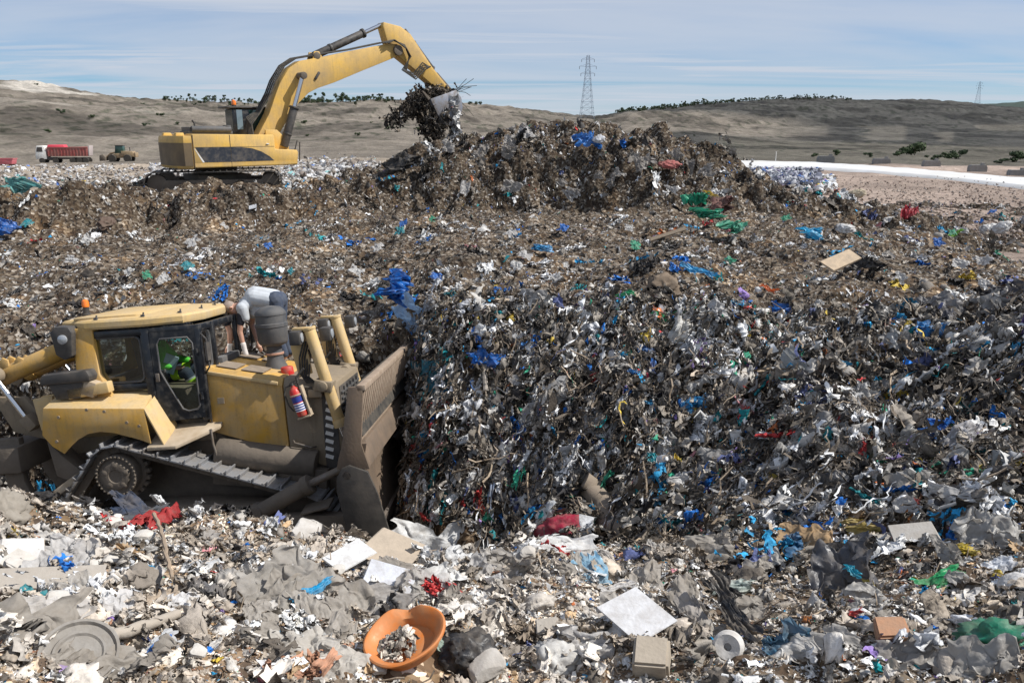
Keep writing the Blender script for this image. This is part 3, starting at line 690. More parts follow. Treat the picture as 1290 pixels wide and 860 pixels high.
# ploughed plots at the foot of the right hill
for u0, u1, v0, v1 in ((960, 1045, 158, 172), (1085, 1145, 158, 178), (1180, 1205, 165, 180), (1225, 1310, 156, 166)):
    a0, _ = azel(u0, 170); a1, _ = azel(u1, 170); el0 = azel(u0, v0)[1]; el1 = azel(u0, v1)[1]
    el = (HZ - EYE) / XR
    k = sstep(XA + .012 * noise2(HX / 30, HY / 30, 380), a0, a0 + .006) * (1 - sstep(XA, a1 - .006, a1)) * sstep(el, el1, el1 + .002) * (1 - sstep(el, el0 - .002, el0)) * sstep(XR, 330, 380) * (1 - sstep(XR, 700, 760))
    vc = vc * (1 - .4 * k[..., None]) + np.array([.19, .17, .14]) * .4 * k[..., None]
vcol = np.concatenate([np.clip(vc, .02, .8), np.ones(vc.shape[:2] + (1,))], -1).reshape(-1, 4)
def terrain_material():
    m = bpy.data.materials.new('dry_ground'); m.use_nodes = True
    nt = m.node_tree; b = nt.nodes['Principled BSDF']; b.inputs['Roughness'].default_value = .95; b.inputs['Specular IOR Level'].default_value = .1
    at = nt.nodes.new('ShaderNodeAttribute'); at.attribute_name = 'col'; tc = nt.nodes.new('ShaderNodeTexCoord')
    mu = nt.nodes.new('ShaderNodeMix'); mu.data_type = 'RGBA'; mu.blend_type = 'MULTIPLY'; mu.inputs[0].default_value = 1
    prev = at.outputs['Color']
    for sc, lo, hi, de in ((1.3, .62, 1.35, 10), (.13, .60, 1.35, 8), (.022, .75, 1.25, 6)):
        n = nt.nodes.new('ShaderNodeTexNoise'); n.inputs['Scale'].default_value = sc; n.inputs['Detail'].default_value = de; n.inputs['Roughness'].default_value = .72
        nt.links.new(tc.outputs['Object'], n.inputs['Vector'])
        r = nt.nodes.new('ShaderNodeMapRange'); r.inputs['From Min'].default_value = .3; r.inputs['From Max'].default_value = .7; r.inputs['To Min'].default_value = lo; r.inputs['To Max'].default_value = hi
        nt.links.new(n.outputs['Fac'], r.inputs['Value'])
        mu = nt.nodes.new('ShaderNodeVectorMath'); mu.operation = 'SCALE'
        nt.links.new(prev, mu.inputs[0]); nt.links.new(r.outputs[0], mu.inputs[3]); prev = mu.outputs[0]
    nt.links.new(prev, b.inputs['Base Color'])
    n2 = nt.nodes.new('ShaderNodeTexNoise'); n2.inputs['Scale'].default_value = .6; n2.inputs['Detail'].default_value = 10; n2.inputs['Roughness'].default_value = .7
    nt.links.new(tc.outputs['Object'], n2.inputs['Vector'])
    bp = nt.nodes.new('ShaderNodeBump'); bp.inputs['Strength'].default_value = .9; bp.inputs['Distance'].default_value = .5
    nt.links.new(n2.outputs['Fac'], bp.inputs['Height']); nt.links.new(bp.outputs['Normal'], b.inputs['Normal'])
    return m
TERR = terrain_material()
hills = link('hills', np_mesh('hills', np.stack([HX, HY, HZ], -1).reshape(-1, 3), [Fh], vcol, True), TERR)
tag(hills, kind='structure')
# plain all round, out to the horizon, below the modelled ground
S_ = 9000
bm = bmesh.new(); bmesh.ops.create_grid(bm, x_segments=8, y_segments=8, size=S_)
me = bpy.data.meshes.new('distant_plain'); bm.to_mesh(me); bm.free()
a_ = me.attributes.new('col', 'FLOAT_COLOR', 'POINT'); a_.data.foreach_set('color', np.tile([.16, .14, .11, 1], len(me.vertices)))
pl_ = link('distant_plain', me, TERR); pl_.location = (0, 0, -22); tag(pl_, kind='structure')
# ------------------------------------------------------------------ mesh tools for machines
SPLIT = {'hood_screen', 'piston_clevis', 'bolt', 'cylinder_lug', 'hinge', 'roof_eye', 'bucket_link', 'boom_foot', 'rear_bracket', 'skid', 'hydraulic_hose', 'cab_window', 'bracket', 'console'}
class G:
    def __init__(s): s.bm = bmesh.new()
    def _v(s, pts): return [s.bm.verts.new(Vector(p)) for p in pts]
    def face(s, pts):
        try: return s.bm.faces.new(s._v(pts))
        except ValueError: return None
    def box(s, c, size, rot=None, taper=1.0):
        c = Vector(c); h = [q / 2 for q in size]; M = Euler(rot).to_matrix() if rot else Matrix.Identity(3)
        P = []
        for x in (-1, 1):
            for y in (-1, 1):
                for z in (-1, 1):
                    k = taper if z > 0 else 1
                    P.append(c + M @ Vector((x * h[0] * k, y * h[1] * k, z * h[2])))
        v = s._v(P)
        for f in ((0, 1, 3, 2), (4, 6, 7, 5), (0, 4, 5, 1), (2, 3, 7, 6), (0, 2, 6, 4), (1, 5, 7, 3)): s.bm.faces.new([v[i] for i in f])
        return s
    def prism(s, poly, a, b, axis='y', shift=None):
        """polygon extruded between two values of one axis; the other two coordinates come from poly (in x,y,z order)"""
        def P(q, t, k):
            if axis == 'y': p = [q[0], t, q[1]]
            elif axis == 'x': p = [t, q[0], q[1]]
            else: p = [q[0], q[1], t]
            return p
        n = len(poly); A_ = s._v([P(q, a, 0) for q in poly]); B_ = s._v([P(q if shift is None else (q[0] + shift[0], q[1] + shift[1]), b, 1) for q in poly])
        s.bm.faces.new(A_); s.bm.faces.new(B_[::-1])
        for i in range(n): s.bm.faces.new([A_[i], B_[i], B_[(i + 1) % n], A_[(i + 1) % n]])
        return s
    def loft(s, rings, caps=True, closed=True):
        R_ = [s._v(r) for r in rings]; n = len(R_[0])
        for a, b in zip(R_[:-1], R_[1:]):
            for i in range(n if closed else n - 1): s.bm.faces.new([a[i], a[(i + 1) % n], b[(i + 1) % n], b[i]])
        if caps and closed:
            s.bm.faces.new(R_[0][::-1]); s.bm.faces.new(R_[-1])
        return s
    def tube(s, pts, r, n=10, rads=None):
        pts = [Vector(p) for p in pts]; rings = []; up = None
        for i, p in enumerate(pts):
            d = (pts[min(i + 1, len(pts) - 1)] - pts[max(i - 1, 0)])
            if d.length < 1e-9: d = Vector((0, 0, 1))
            d.normalize()
            if up is None: up = d.orthogonal().normalized()
            up = (up - d * up.dot(d))
            up = up.normalized() if up.length > 1e-6 else d.orthogonal().normalized()
            sd = d.cross(up); q = rads[i] if rads else r
            rings.append([p + (up * math.cos(2 * math.pi * k / n) + sd * math.sin(2 * math.pi * k / n)) * q for k in range(n)])
        return s.loft(rings)
    def cyl(s, p, q, r, r2=None, n=22):
        return s.tube([p, q], r, n, [r, r if r2 is None else r2])
    def lathe(s, prof, c=(0, 0, 0), axis='z', n=28):
        rings = []
        for r, t in prof:
            ring = []
            for k in range(n):
                a = 2 * math.pi * k / n; u, v = max(r, 1e-4) * math.cos(a), max(r, 1e-4) * math.sin(a)
                ring.append(Vector(c) + Vector((u, v, t) if axis == 'z' else (t, u, v) if axis == 'x' else (v, t, u)))
            rings.append(ring)
        return s.loft(rings)
    def ball(s, c, r, sub=2, sc=(1, 1, 1)):
        V, F = ICO[sub]; v = s._v([Vector(c) + Vector((p[0] * r * sc[0], p[1] * r * sc[1], p[2] * r * sc[2])) for p in V])
        for f in F: s.bm.faces.new([v[i] for i in f])
        return s
    def build(s, name, m, parent=None, bevel=.0, ang=38, loc=None, jit=0.):
        bm = s.bm
        bmesh.ops.recalc_face_normals(bm, faces=bm.faces)
        if bevel:
            es = [e for e in bm.edges if len(e.link_faces) == 2 and e.calc_face_angle(0) > R(30)]
            bmesh.ops.bevel(bm, geom=es, offset=bevel, segments=2, affect='EDGES', clamp_overlap=True, profile=.5)
        bm.normal_update()
        for f in bm.faces: f.smooth = True
        for e in bm.edges:
            e.smooth = not (len(e.link_faces) == 2 and e.calc_face_angle(0) > R(ang))
        if name in SPLIT:
            left_ = set(bm.faces); comps = []
            while left_:
                st_ = [left_.pop()]; cp_ = list(st_)
                while st_:
                    for e in st_.pop().edges:
                        for f2 in e.link_faces:
                            if f2 in left_: left_.remove(f2); st_.append(f2); cp_.append(f2)
                comps.append(cp_)
            for cp_ in comps[1:]:
                b2 = bmesh.new(); vm = {}
                for f in cp_:
                    for v in f.verts:
                        if v not in vm: vm[v] = b2.verts.new(v.co)
                    b2.faces.new([vm[v] for v in f.verts]).smooth = True
                b2.normal_update()
                for e in b2.edges: e.smooth = not (len(e.link_faces) == 2 and e.calc_face_angle(0) > R(ang))
                me2 = bpy.data.meshes.new(name); b2.to_mesh(me2); b2.free(); link(name, me2, m, parent)
            bmesh.ops.delete(bm, geom=[f for c_ in comps[1:] for f in c_], context='FACES')
            bmesh.ops.delete(bm, geom=[v for v in bm.verts if not v.link_faces], context='VERTS')
        me = bpy.data.meshes.new(name); bm.to_mesh(me); bm.free()
        o = link(name, me, m, parent)
        if loc is not None: o.location = loc
        return o

DUST = (.34, .275, .20)
M = dict(
 yellow=mat('yellow_paint', (.60, .325, .04), .40, dirt=(.42, .31, .17), dscale=2.2, damt=.6, grime=.34, bump=.06, bscale=14),
 yellow_dusty=mat('dusty_yellow_paint', (.66, .42, .12), .55, dirt=(.48, .38, .24), dscale=3, damt=1.0, grime=.25, bump=.08, bscale=18),
 yellow_mud=mat('muddy_yellow_paint', (.30, .23, .14), .75, dirt=(.20, .165, .125), dscale=2.0, damt=1.1, grime=.5, bump=.2, bscale=25),
 exc=mat('pale_yellow_paint', (.74, .45, .085), .40, dirt=(.46, .32, .15), dscale=1.3, damt=.7, grime=.28, bump=.04, bscale=10),
 exc_dark=mat('shade_and_crease_yellow', (.26, .18, .085), .6, dirt=(.13, .10, .07), dscale=1.3, damt=1.0),  # darker copy of the excavator yellow, for painted shade and the body crease
 black=mat('black_paint', (.018, .019, .021), .38, dirt=(.11, .095, .08), dscale=5, damt=.7),
 frame=mat('cab_frame_paint', (.012, .014, .018), .3, dirt=(.07, .066, .06), dscale=9, damt=.3),
 rubber=mat('black_rubber', (.02, .02, .02), .8, dirt=(.10, .085, .065), dscale=6, damt=.6),
 steel=mat('worn_steel', (.22, .20, .185), .45, .7, dirt=(.20, .16, .12), dscale=5, damt=.9, bump=.15, bscale=30),
 shoe=mat('track_steel', (.36, .37, .39), .38, .55, dirt=(.20, .165, .125), dscale=3.5, damt=.55, bump=.2, bscale=30),
 mud=mat('muddy_steel', (.085, .072, .058), .75, .15, dirt=(.19, .155, .12), dscale=3.0, damt=1.0, bump=.35, bscale=18),
 blade=mat('scraped_blade_steel', (.12, .10, .083), .5, .25, dirt=(.22, .155, .105), dscale=2.4, damt=.95, grime=.6, bump=.15, bscale=26),
 bit=mat('dark_plate_steel', (.055, .05, .045), .5, .3, dirt=(.10, .085, .07), dscale=5, damt=.5, bump=.1, bscale=26),
 rack=mat('tan_rack_steel', (.44, .35, .26), .55, .1, dirt=(.24, .17, .12), dscale=6, damt=.9, bump=.1, bscale=26),
 chrome=mat('chrome_rod', (.62, .63, .65), .18, 1.),
 lens=mat('lamp_lens', (.42, .44, .46), .12, .3, .9),
 amber=mat('amber_lens', (.85, .20, .02), .2, 0, .8),
 greypl=mat('grey_plastic', (.05, .055, .062), .55, dirt=(.13, .12, .11), dscale=6, damt=.7),
 red=mat('red_paint', (.55, .03, .025), .35, dirt=(.3, .15, .1), dscale=8, damt=.3),
 white=mat('white_paint', (.78, .78, .76), .45, dirt=(.5, .45, .38), dscale=4, damt=.5),
 label=mat('white_label', (.78, .79, .80), .4),
 navy=mat('navy_print', (.03, .05, .26), .4),
 dirtbeige=mat('dust_caked_plate', (.50, .42, .32), .85, dirt=(.33, .25, .16), dscale=5, damt=.9, bump=.2, bscale=20),
 seat=mat('seat_fabric', (.03, .03, .035), .85),
 skin=mat('skin', (.48, .27, .19), .5), hair=mat('dark_hair', (.02, .015, .012), .6),
 hivis=mat('green_hi_vis', (.10, .62, .05), .7), lime=mat('lime_band', (.48, .80, .03), .6), silver=mat('silver_band', (.62, .64, .66), .35, .3),
 jeans=mat('blue_trousers', (.035, .05, .085), .9, dirt=(.09, .10, .12), dscale=8, damt=.5),
 tshirt=mat('grey_cotton', (.50, .53, .56), .9, dirt=(.38, .39, .40), dscale=6, damt=.5), cap=mat('dusty_cap', (.33, .27, .23), .9, dirt=(.22, .17, .14), dscale=9, damt=.6), glove=mat('work_glove', (.62, .58, .55), .9),
 darkcloth=mat('dark_cloth', (.03, .03, .04), .9),
)
def glass_mat(name, tint, fac=.10):
    m = bpy.data.materials.new(name); m.use_nodes = True; nt = m.node_tree; nt.nodes.clear()
    o = nt.nodes.new('ShaderNodeOutputMaterial'); t = nt.nodes.new('ShaderNodeBsdfTransparent'); t.inputs[0].default_value = (*tint, 1)
    g = nt.nodes.new('ShaderNodeBsdfGlossy'); g.inputs['Roughness'].default_value = .04
    f = nt.nodes.new('ShaderNodeFresnel'); f.inputs[0].default_value = 1.5
    a = nt.nodes.new('ShaderNodeMath'); a.operation = 'ADD'; a.inputs[1].default_value = fac; nt.links.new(f.outputs[0], a.inputs[0])
    x = nt.nodes.new('ShaderNodeMixShader'); nt.links.new(a.outputs[0], x.inputs[0]); nt.links.new(t.outputs[0], x.inputs[1]); nt.links.new(g.outputs[0], x.inputs[2]); nt.links.new(x.outputs[0], o.inputs[0])
    return m
M['glass'] = glass_mat('cab_glass', (.62, .68, .66), .03)

# ------------------------------------------------------------------ bulldozer (X forward, Y to its far side, Z up, metres)
doz = empty('bulldozer', DOZ_T, 'yellow tracked bulldozer with black cab pushing the rubbish face', 'bulldozer', None, DOZ_ROT)
def sym(f):
    for s_ in (-1, 1): f(s_)
def hull_loop(circs, step):
    """belt round circles (x,z,r) listed clockwise seen from -y; returns points with tangents every step metres"""
    pts = []; n = len(circs)
    T_ = []
    for i in range(n):
        x1, z1, r1 = circs[i]; x2, z2, r2 = circs[(i + 1) % n]
        dx_, dz_ = x2 - x1, z2 - z1; L = math.hypot(dx_, dz_); a = math.atan2(dz_, dx_); b = math.asin((r1 - r2) / L)
        nx, nz = math.cos(a + math.pi / 2 - b), math.sin(a + math.pi / 2 - b)
        T_.append(((x1 + nx * r1, z1 + nz * r1), (x2 + nx * r2, z2 + nz * r2), math.atan2(nz, nx)))
    for i in range(n):
        p, q, a = T_[i]; a2 = T_[(i + 1) % n][2]; c = circs[(i + 1) % n]
        m_ = max(2, int(math.hypot(q[0] - p[0], q[1] - p[1]) / .05))
        for k in range(m_): pts.append((p[0] + (q[0] - p[0]) * k / m_, p[1] + (q[1] - p[1]) * k / m_))
        d = (a - a2) % (2 * math.pi); m_ = max(2, int(d * c[2] / .04))
        for k in range(m_): t = a - d * k / m_; pts.append((c[0] + c[2] * math.cos(t), c[1] + c[2] * math.sin(t)))
    pts.append(pts[0]); P = np.array(pts); s_ = np.concatenate([[0], np.cumsum(np.hypot(*np.diff(P, axis=0).T))])
    m_ = int(round(s_[-1] / step)); t = np.arange(m_) * s_[-1] / m_
    X = np.interp(t, s_, P[:, 0]); Z = np.interp(t, s_, P[:, 1])
    X2 = np.interp((t + .03) % s_[-1], s_, P[:, 0]); Z2 = np.interp((t + .03) % s_[-1], s_, P[:, 1])
    return [(x, z, math.atan2(z2 - z, x2 - x)) for x, z, x2, z2 in zip(X, Z, X2, Z2)], s_[-1] / m_
TR = [(0, 1.30, .42), (2.62, .45, .38), (-.72, .45, .38)]
def track_side(s_):
    y = s_ * 1.04
    loop, pit = hull_loop(TR, .203)
    g = G()
    for x, z, a in loop:
        nx, nz = -math.sin(a), math.cos(a); R_ = (0, -a, 0)
        g.box((x + nx * .015, y, z + nz * .015), (pit * .95, .56, .026), R_)
        g.box((x + nx * .055 - math.cos(a) * pit * .42, y, z + nz * .055 - math.sin(a) * pit * .42), (.022, .56, .065), R_)
        g.box((x + nx * .034 + math.cos(a) * pit * .30, y, z + nz * .034 + math.sin(a) * pit * .30), (.035, .56, .018), R_)
    t = g.build('track', M['shoe'], doz, .004)
    g = G()
    for x, z, a in loop:
        nx, nz = -math.sin(a), math.cos(a)
        for q in (-.09, .09): g.box((x - nx * .06, y + q, z - nz * .06), (pit * 1.05, .05, .12), (0, -a, 0))
    g.build('chain_link', M['mud'], t, .01)
    g = G()
    g.prism([(-.35, .34), (2.35, .34), (2.55, .5), (2.2, .72), (1.1, .80), (.2, .80), (-.45, .62)], y - .20, y + .20)
    for x in (-.1, .35, .8, 1.25, 1.7, 2.1): g.cyl((x, y - .24, .24), (x, y + .24, .24), .13)
    g.build('track_frame', M['mud'], doz, .015)
    for x, z, r in TR[1:]:
        g = G().lathe([(r - .10, -.10), (r - .05, -.10), (r - .05, .10), (r - .10, .10)], (x, y, z), 'y', 36)
        g.cyl((x, y - .14, z), (x, y + .14, z), .12)
        g.lathe([(.1, -.07), (r - .08, -.04), (r - .08, .04), (.1, .07)], (x, y, z), 'y', 36)
        g.build('idler', M['mud'], doz, .006)
    # sprocket with bolted segments, drive hub in front of it
    g = G().lathe([(.20, -.05), (.345, -.05), (.345, .05), (.20, .05)], (0, y + s_ * .02, 1.3), 'y', 44)
    for k in range(22):
        a = 2 * math.pi * k / 22; g.box((.365 * math.cos(a), y + s_ * .02, 1.3 + .365 * math.sin(a)), (.06, .09, .055), (0, -a, 0))
    sp_ = g.build('sprocket', M['mud'], doz, .005)
    yo = y + s_ * .22
    g = G().lathe([(.29, -.20), (.30, .02), (.275, .04), (.262, .04), (.262, .015), (.20, .02), (.19, .055), (.10, .06), (.09, .045), (.02, .045)] if s_ > 0 else
                  [(.29, .20), (.30, -.02), (.275, -.04), (.262, -.04), (.262, -.015), (.20, -.02), (.19, -.055), (.10, -.06), (.09, -.045), (.02, -.045)], (0, yo, 1.3), 'y', 44)
    for k in range(30):
        a = 2 * math.pi * k / 30; g.cyl((.28 * math.cos(a), yo + s_ * .035, 1.3 + .28 * math.sin(a)), (.28 * math.cos(a), yo + s_ * .062, 1.3 + .28 * math.sin(a)), .016, n=8)
    for k in range(5):
        a = 2 * math.pi * k / 5 + .3; g.ball((.155 * math.cos(a), yo + s_ * .035, 1.3 + .155 * math.sin(a)), .065, 2, (1, .5, 1))
    g.build('drive_hub', M['mud'], sp_, .003)
sym(track_side)
# chassis and belly
g = G(); g.prism([(-.9, .62), (3.0, .62), (3.1, .9), (3.0, 1.35), (1.2, 1.72), (-.5, 1.9), (-1.0, 1.6)], -.66, .66); g.build('main_frame', M['mud'], doz, .03)
def side_case(s_):
    g = G(); g.cyl((1.30, s_ * .78, 1.42), (2.75, s_ * .78, 1.16), .22, .20); g.box((2.05, s_ * .80, 1.02), (1.7, .16, .34), (0, R(8), 0)); g.build('side_case', M['mud'], doz, .02)
sym(side_case)
# rear fenders: outer plate with an arch over the track, and sloped top
arch = [(-.93, 2.34), (.52, 2.24), (.55, 1.73), (.40, 1.80), (.22, 1.86), (.04, 1.92), (-.15, 1.95), (-.33, 1.93), (-.48, 1.86), (-.60, 1.77), (-.72, 1.66), (-.88, 1.78), (-1.0, 1.95)]
def fender(s_):
    y = s_ * 1.26
    g = G(); g.prism(arch, y, y - s_ * .03); f = g.build('fender_panel', M['yellow'], doz, .006)
    g = G(); g.loft([[(-.93, y, 2.343), (-.93, s_ * .70, 2.50), (-.93, s_ * .70, 1.75), (-.93, y - s_ * .035, 2.30)], [(.52, y, 2.243), (.46, s_ * .70, 2.46), (.46, s_ * .70, 1.75), (.52, y - s_ * .035, 2.20)]])
    g.build('fender_top', M['yellow_dusty'], f, .012)
    g = G(); g.loft([[(.523, y, 2.24), (.523, s_ * .80, 2.40), (.523, s_ * .80, 2.34), (.523, y, 2.18)], [(.74, y, 1.72), (.74, s_ * .80, 1.90), (.74, s_ * .80, 1.84), (.74, y, 1.66)]])
    g.build('fender_apron', M['yellow_dusty'], f, .006)
    g = G()
    for x, z in ((-.8, 1.85), (-.3, 2.28), (.42, 2.0), (.25, 2.06), (-.05, 2.24), (-.72, 2.2)): g.cyl((x, y, z), (x, y + s_ * .015, z), .022, n=10)
    g.build('bolt', M['yellow_mud'], f)
    g = G(); sp4 = [(.50, s_ * 1.30), (.92, s_ * 1.30), (1.40, s_ * .86), (1.40, s_ * .74), (.50, s_ * .74)]; zz4 = [1.69, 1.69, 1.84, 1.88, 1.88]; g.loft([[(x, y, z - .05) for (x, y), z in zip(sp4, zz4)], [(x, y, z) for (x, y), z in zip(sp4, zz4)]]); st_ = g.build('step_plate', M['dirtbeige'], doz, .008)
    g = G(); g.tube([(1.30, s_ * .95, 1.82), (1.32, s_ * .98, 1.60), (1.36, s_ * .98, 1.40)], .018); g.build('step_bracket', M['steel'], st_)
sym(fender)
# inner body under the cab, engine hood
g = G(); g.prism([(-1.0, 1.5), (-1.0, 2.46), (1.25, 2.40), (1.25, 1.6)], -.70, .70); g.build('rear_body', M['yellow_mud'], doz, .02)
def hood_ring(x, zt, zb, w_):
    c = .10
    return [(x, -w_, zb), (x, -w_, zt - c), (x, -w_ + c * .9, zt), (x, w_ - c * .9, zt), (x, w_, zt - c), (x, w_, zb)]
g = G(); g.loft([hood_ring(1.22, 2.70, 1.74, .76), hood_ring(2.34, 2.45, 1.34, .74)]); hood = g.build('engine_hood', M['yellow'], doz, .010)
g = G(); g.loft([hood_ring(2.355, 2.447, 1.30, .735), hood_ring(3.13, 2.34, .98, .70)]); g.build('front_hood', M['yellow_mud'], hood, .012)
g = G()
g.box((1.50, -.43, 2.658), (.30, .40, .012), (0, R(12.6), 0)); g.box((1.88, -.43, 2.573), (.32, .40, .012), (0, R(12.6), 0)); g.box((1.50, .43, 2.658), (.30, .40, .012), (0, R(12.6), 0)); g.box((1.88, .43, 2.573), (.32, .40, .012), (0, R(12.6), 0))
g.build('hood_screen', mat('vent_mesh', (.16, .13, .10), .8, dirt=(.28, .22, .16), dscale=9, damt=.8), hood)
def hood_detail(s_):
    g = G(); g.box((1.78, s_ * .768, 2.505), (1.05, .03, .05), (0, R(12.6), 0)); g.build('hood_rail', M['yellow_dusty'], hood, .006)
    g = G(); g.tube([(2.42, s_ * .75, 1.52), (2.46, s_ * .82, 1.50), (2.70, s_ * .82, 1.42), (2.74, s_ * .74, 1.41)], .016); g.build('grab_handle', M['steel'], hood)
    g = G(); g.box((1.42, s_ * .765, 2.19), (.10, .012, .09)); g.build('decal', M['yellow_mud'], hood)
    g = G()
    for k in range(9): g.box((3.02 - .012 * k, s_ * .712, 2.16 - .115 * k), (.12, .02, .055), (0, R(20), 0))
    g.build('side_louvre', M['white'], hood)
    g = G(); g.prism([(2.90, 2.28), (3.09, 2.24), (3.09, 1.06), (2.86, 1.06)], s_ * .70, s_ * .708 + s_ * .006); g.build('grille_side', M['black'], hood)
    g = G(); g.box((1.25, s_ * .768, 2.2), (.018, .014, .88)); g.build('panel_seam', M['black'], hood)
sym(hood_detail)
g = G(); g.box((3.136, 0, 1.70), (.02, 1.16, 1.10)); gr_ = g.build('front_grille', M['black'], doz, .004)
g = G()
for k in range(12): g.box((3.155, 0, 1.22 + .085 * k), (.03, 1.10, .028))
for q in (-.4, -.2, 0, .2, .4): g.box((3.16, q, 1.70), (.03, .02, 1.06))
g.build('grille_bar', M['greypl'], gr_)
# cab: black frame, glazing, roof
Z0, Z1 = 1.93, 3.34
plan = [(-.46, .84), (.50, .88), (1.21, .80), (1.26, .45)]       # x, half width
def post(a, b, w_=.07): return G().tube([a, b], w_ / 2, 4)
def zfloor(x): return 2.46 if x < .48 else Z0
g = G()
for s_ in (-1, 1):
    for i, (x, y) in enumerate(plan):
        zb = 2.46 if i == 0 else (Z0 if i < 3 else 2.55)
        g.box((x, s_ * y, (zb + Z1) / 2), (.11, .09, Z1 - zb))
    for (x1, y1), (x2, y2) in zip(plan[:-1], plan[1:]):
        for z, hgt in ((Z1 - .05, .10),):
            a = math.atan2(s_ * (y2 - y1), x2 - x1); L = math.hypot(x2 - x1, y2 - y1)
            g.box(((x1 + x2) / 2, s_ * (y1 + y2) / 2, z), (L, .085, hgt), (0, 0, a))
    g.box((.02, s_ * .86, 2.50), (1.0, .085, .10)); g.box((.50, s_ * .87, 2.65), (.16, .08, 1.40))
g.box((1.26, 0, Z1 - .05), (.08, .86, .10)); g.box((1.26, 0, 2.60), (.08, .86, .12)); g.box((-.46, 0, Z1 - .05), (.08, 1.6, .1)); g.box((-.46, 0, 2.5), (.08, 1.6, .12))
cabf = g.build('cab_frame', M['frame'], doz, .015)
g = G(); g.box((.4, 0, Z0 - .02), (1.55, 1.5, .06)); g.build('cab_floor', M['frame'], cabf)
g = G(); g.box((.30, 0, 3.355), (1.5, 1.50, .04)); g.build('headliner', M['frame'], cabf)
def cabside(s_):
    def quad(p, q, zb, zt, inset=.05, r=.09):
        """rounded pane between plan points p and q"""
        a = Vector((p[0], s_ * p[1])); b = Vector((q[0], s_ * q[1])); d = (b - a); L = d.length; d /= L
        out = []
        for cx, cz, a0 in ((L - inset - r, zt - r, 0), (inset + r, zt - r, 90), (inset + r, zb + r, 180), (L - inset - r, zb + r, 270)):
            for k in range(5):
                t = R(a0 + 22.5 * k); u = cx + r * math.cos(t); out.append((a.x + d.x * u, a.y + d.y * u, cz + r * math.sin(t)))
        return out
    for (p, q, zb, zt, nm) in ((plan[0], (.45, .88), 2.57, 3.23, 'side_window'), (plan[2], plan[3], 2.66, 3.23, 'corner_window')):
        P = quad(p, q, zb, zt); g = G(); g.face(P); wv = g.build(nm, M['glass'], doz)
        g = G(); g.tube([tuple(c) for c in P] + [tuple(P[0])], .017, 6); g.build('window_seal', M['greypl'], wv)
    # door: lower panel, tall pane with a slanted lower rear corner
    pa, pb = (.56, .885), (1.20, .81); a = Vector((pa[0], s_ * pa[1])); b = Vector((pb[0], s_ * pb[1])); d = (b - a); L = d.length; d /= L; nrm = Vector((d.y, -d.x)) * (1 if s_ < 0 else -1)
    def DP(u, z, off=.0): return (a.x + d.x * u + nrm.x * off, a.y + d.y * u + nrm.y * off, z)
    out = [(0, 1.96), (L, 1.98), (L, 3.27), (0, 3.27)]
    hole = [(.15, 2.55), (.34, 2.13), (.42, 2.09), (L - .10, 2.11), (L - .06, 2.16), (L - .06, 3.08), (L - .12, 3.17), (.14, 3.17), (.09, 3.10), (.09, 2.70)]
    bm_ = G(); bv = bm_.bm
    ov = [bv.verts.new(DP(*p)) for p in out]; hv = [bv.verts.new(DP(*p)) for p in hole]
    ed = [bv.edges.new((ov[i], ov[(i + 1) % 4])) for i in range(4)] + [bv.edges.new((hv[i], hv[(i + 1) % len(hv)])) for i in range(len(hv))]
    r_ = bmesh.ops.triangle_fill(bv, use_beauty=True, use_dissolve=True, edges=ed)
    ex = bmesh.ops.extrude_face_region(bv, geom=list(bv.faces)); vs = [e for e in ex['geom'] if isinstance(e, bmesh.types.BMVert)]
    bmesh.ops.translate(bv, vec=Vector((nrm.x, nrm.y, 0)) * .035, verts=vs)
    door = bm_.build('cab_door', M['frame'], doz)
    g = G(); g.face([DP(*p, .018) for p in hole]); g.build('door_window', M['glass'], door)
    g = G(); g.tube([DP(*p, .038) for p in hole] + [DP(*hole[0], .038)], .014, 6); g.build('window_seal', M['greypl'], door)
    g = G(); g.box(DP(.05, 2.62, .06), (.05, .03, .12)); g.build('door_handle', M['steel'], door, .005)
    g = G()
    for z in (2.3, 2.95): g.cyl(DP(L - .01, z - .05, .05), DP(L - .01, z + .05, .05), .022, n=10)
    g.build('hinge', M['frame'], door)
    g = G(); g.tube([(1.26, s_ * .80, 3.2), (1.36, s_ * .86, 3.12), (1.36, s_ * .86, 2.72), (1.26, s_ * .78, 2.62)], .014, 8); g.box((1.38, s_ * .90, 2.95), (.03, .12, .26)); g.build('mirror', M['black'], doz)
sym(cabside)
g = G(); g.face([(1.28, -.40, 2.66), (1.28, .40, 2.66), (1.28, .40, 3.24), (1.28, -.40, 3.24)]); g.build('windscreen', M['glass'], doz)
g = G(); g.face([(-.48, -.74, 2.57), (-.48, .74, 2.57), (-.48, .74, 3.23), (-.48, -.74, 3.23)]); g.build('rear_window', M['glass'], doz)
roofp = [(-.86, -.62), (-.36, -.93), (.52, -.97), (1.02, -.78), (1.18, -.40), (1.18, .40), (1.02, .78), (.52, .97), (-.36, .93), (-.86, .62)]
def sc_(P, k, cx=.4): return [((x - cx) * k + cx, y * k) for x, y in P]
g = G(); g.loft([[(x, y, 3.37) for x, y in sc_(roofp, .985)], [(x, y, 3.40) for x, y in roofp], [(x, y, 3.47) for x, y in roofp], [(x, y, 3.50) for x, y in sc_(roofp, .975)], [(x, y, 3.535) for x, y in sc_(roofp, .72)], [(x, y, 3.54) for x, y in sc_(roofp, .3)]])
roof = g.build('cab_roof', M['yellow_dusty'], doz, 0, 25)
g = G(); g.prism([(-.58, -.80), (.35, -.80), (.5, -.70), (.5, .70), (.35, .80), (-.58, .80)], 3.50, 3.545, 'z'); g.build('roof_panel', M['yellow_dusty'], roof, .015)
g = G()
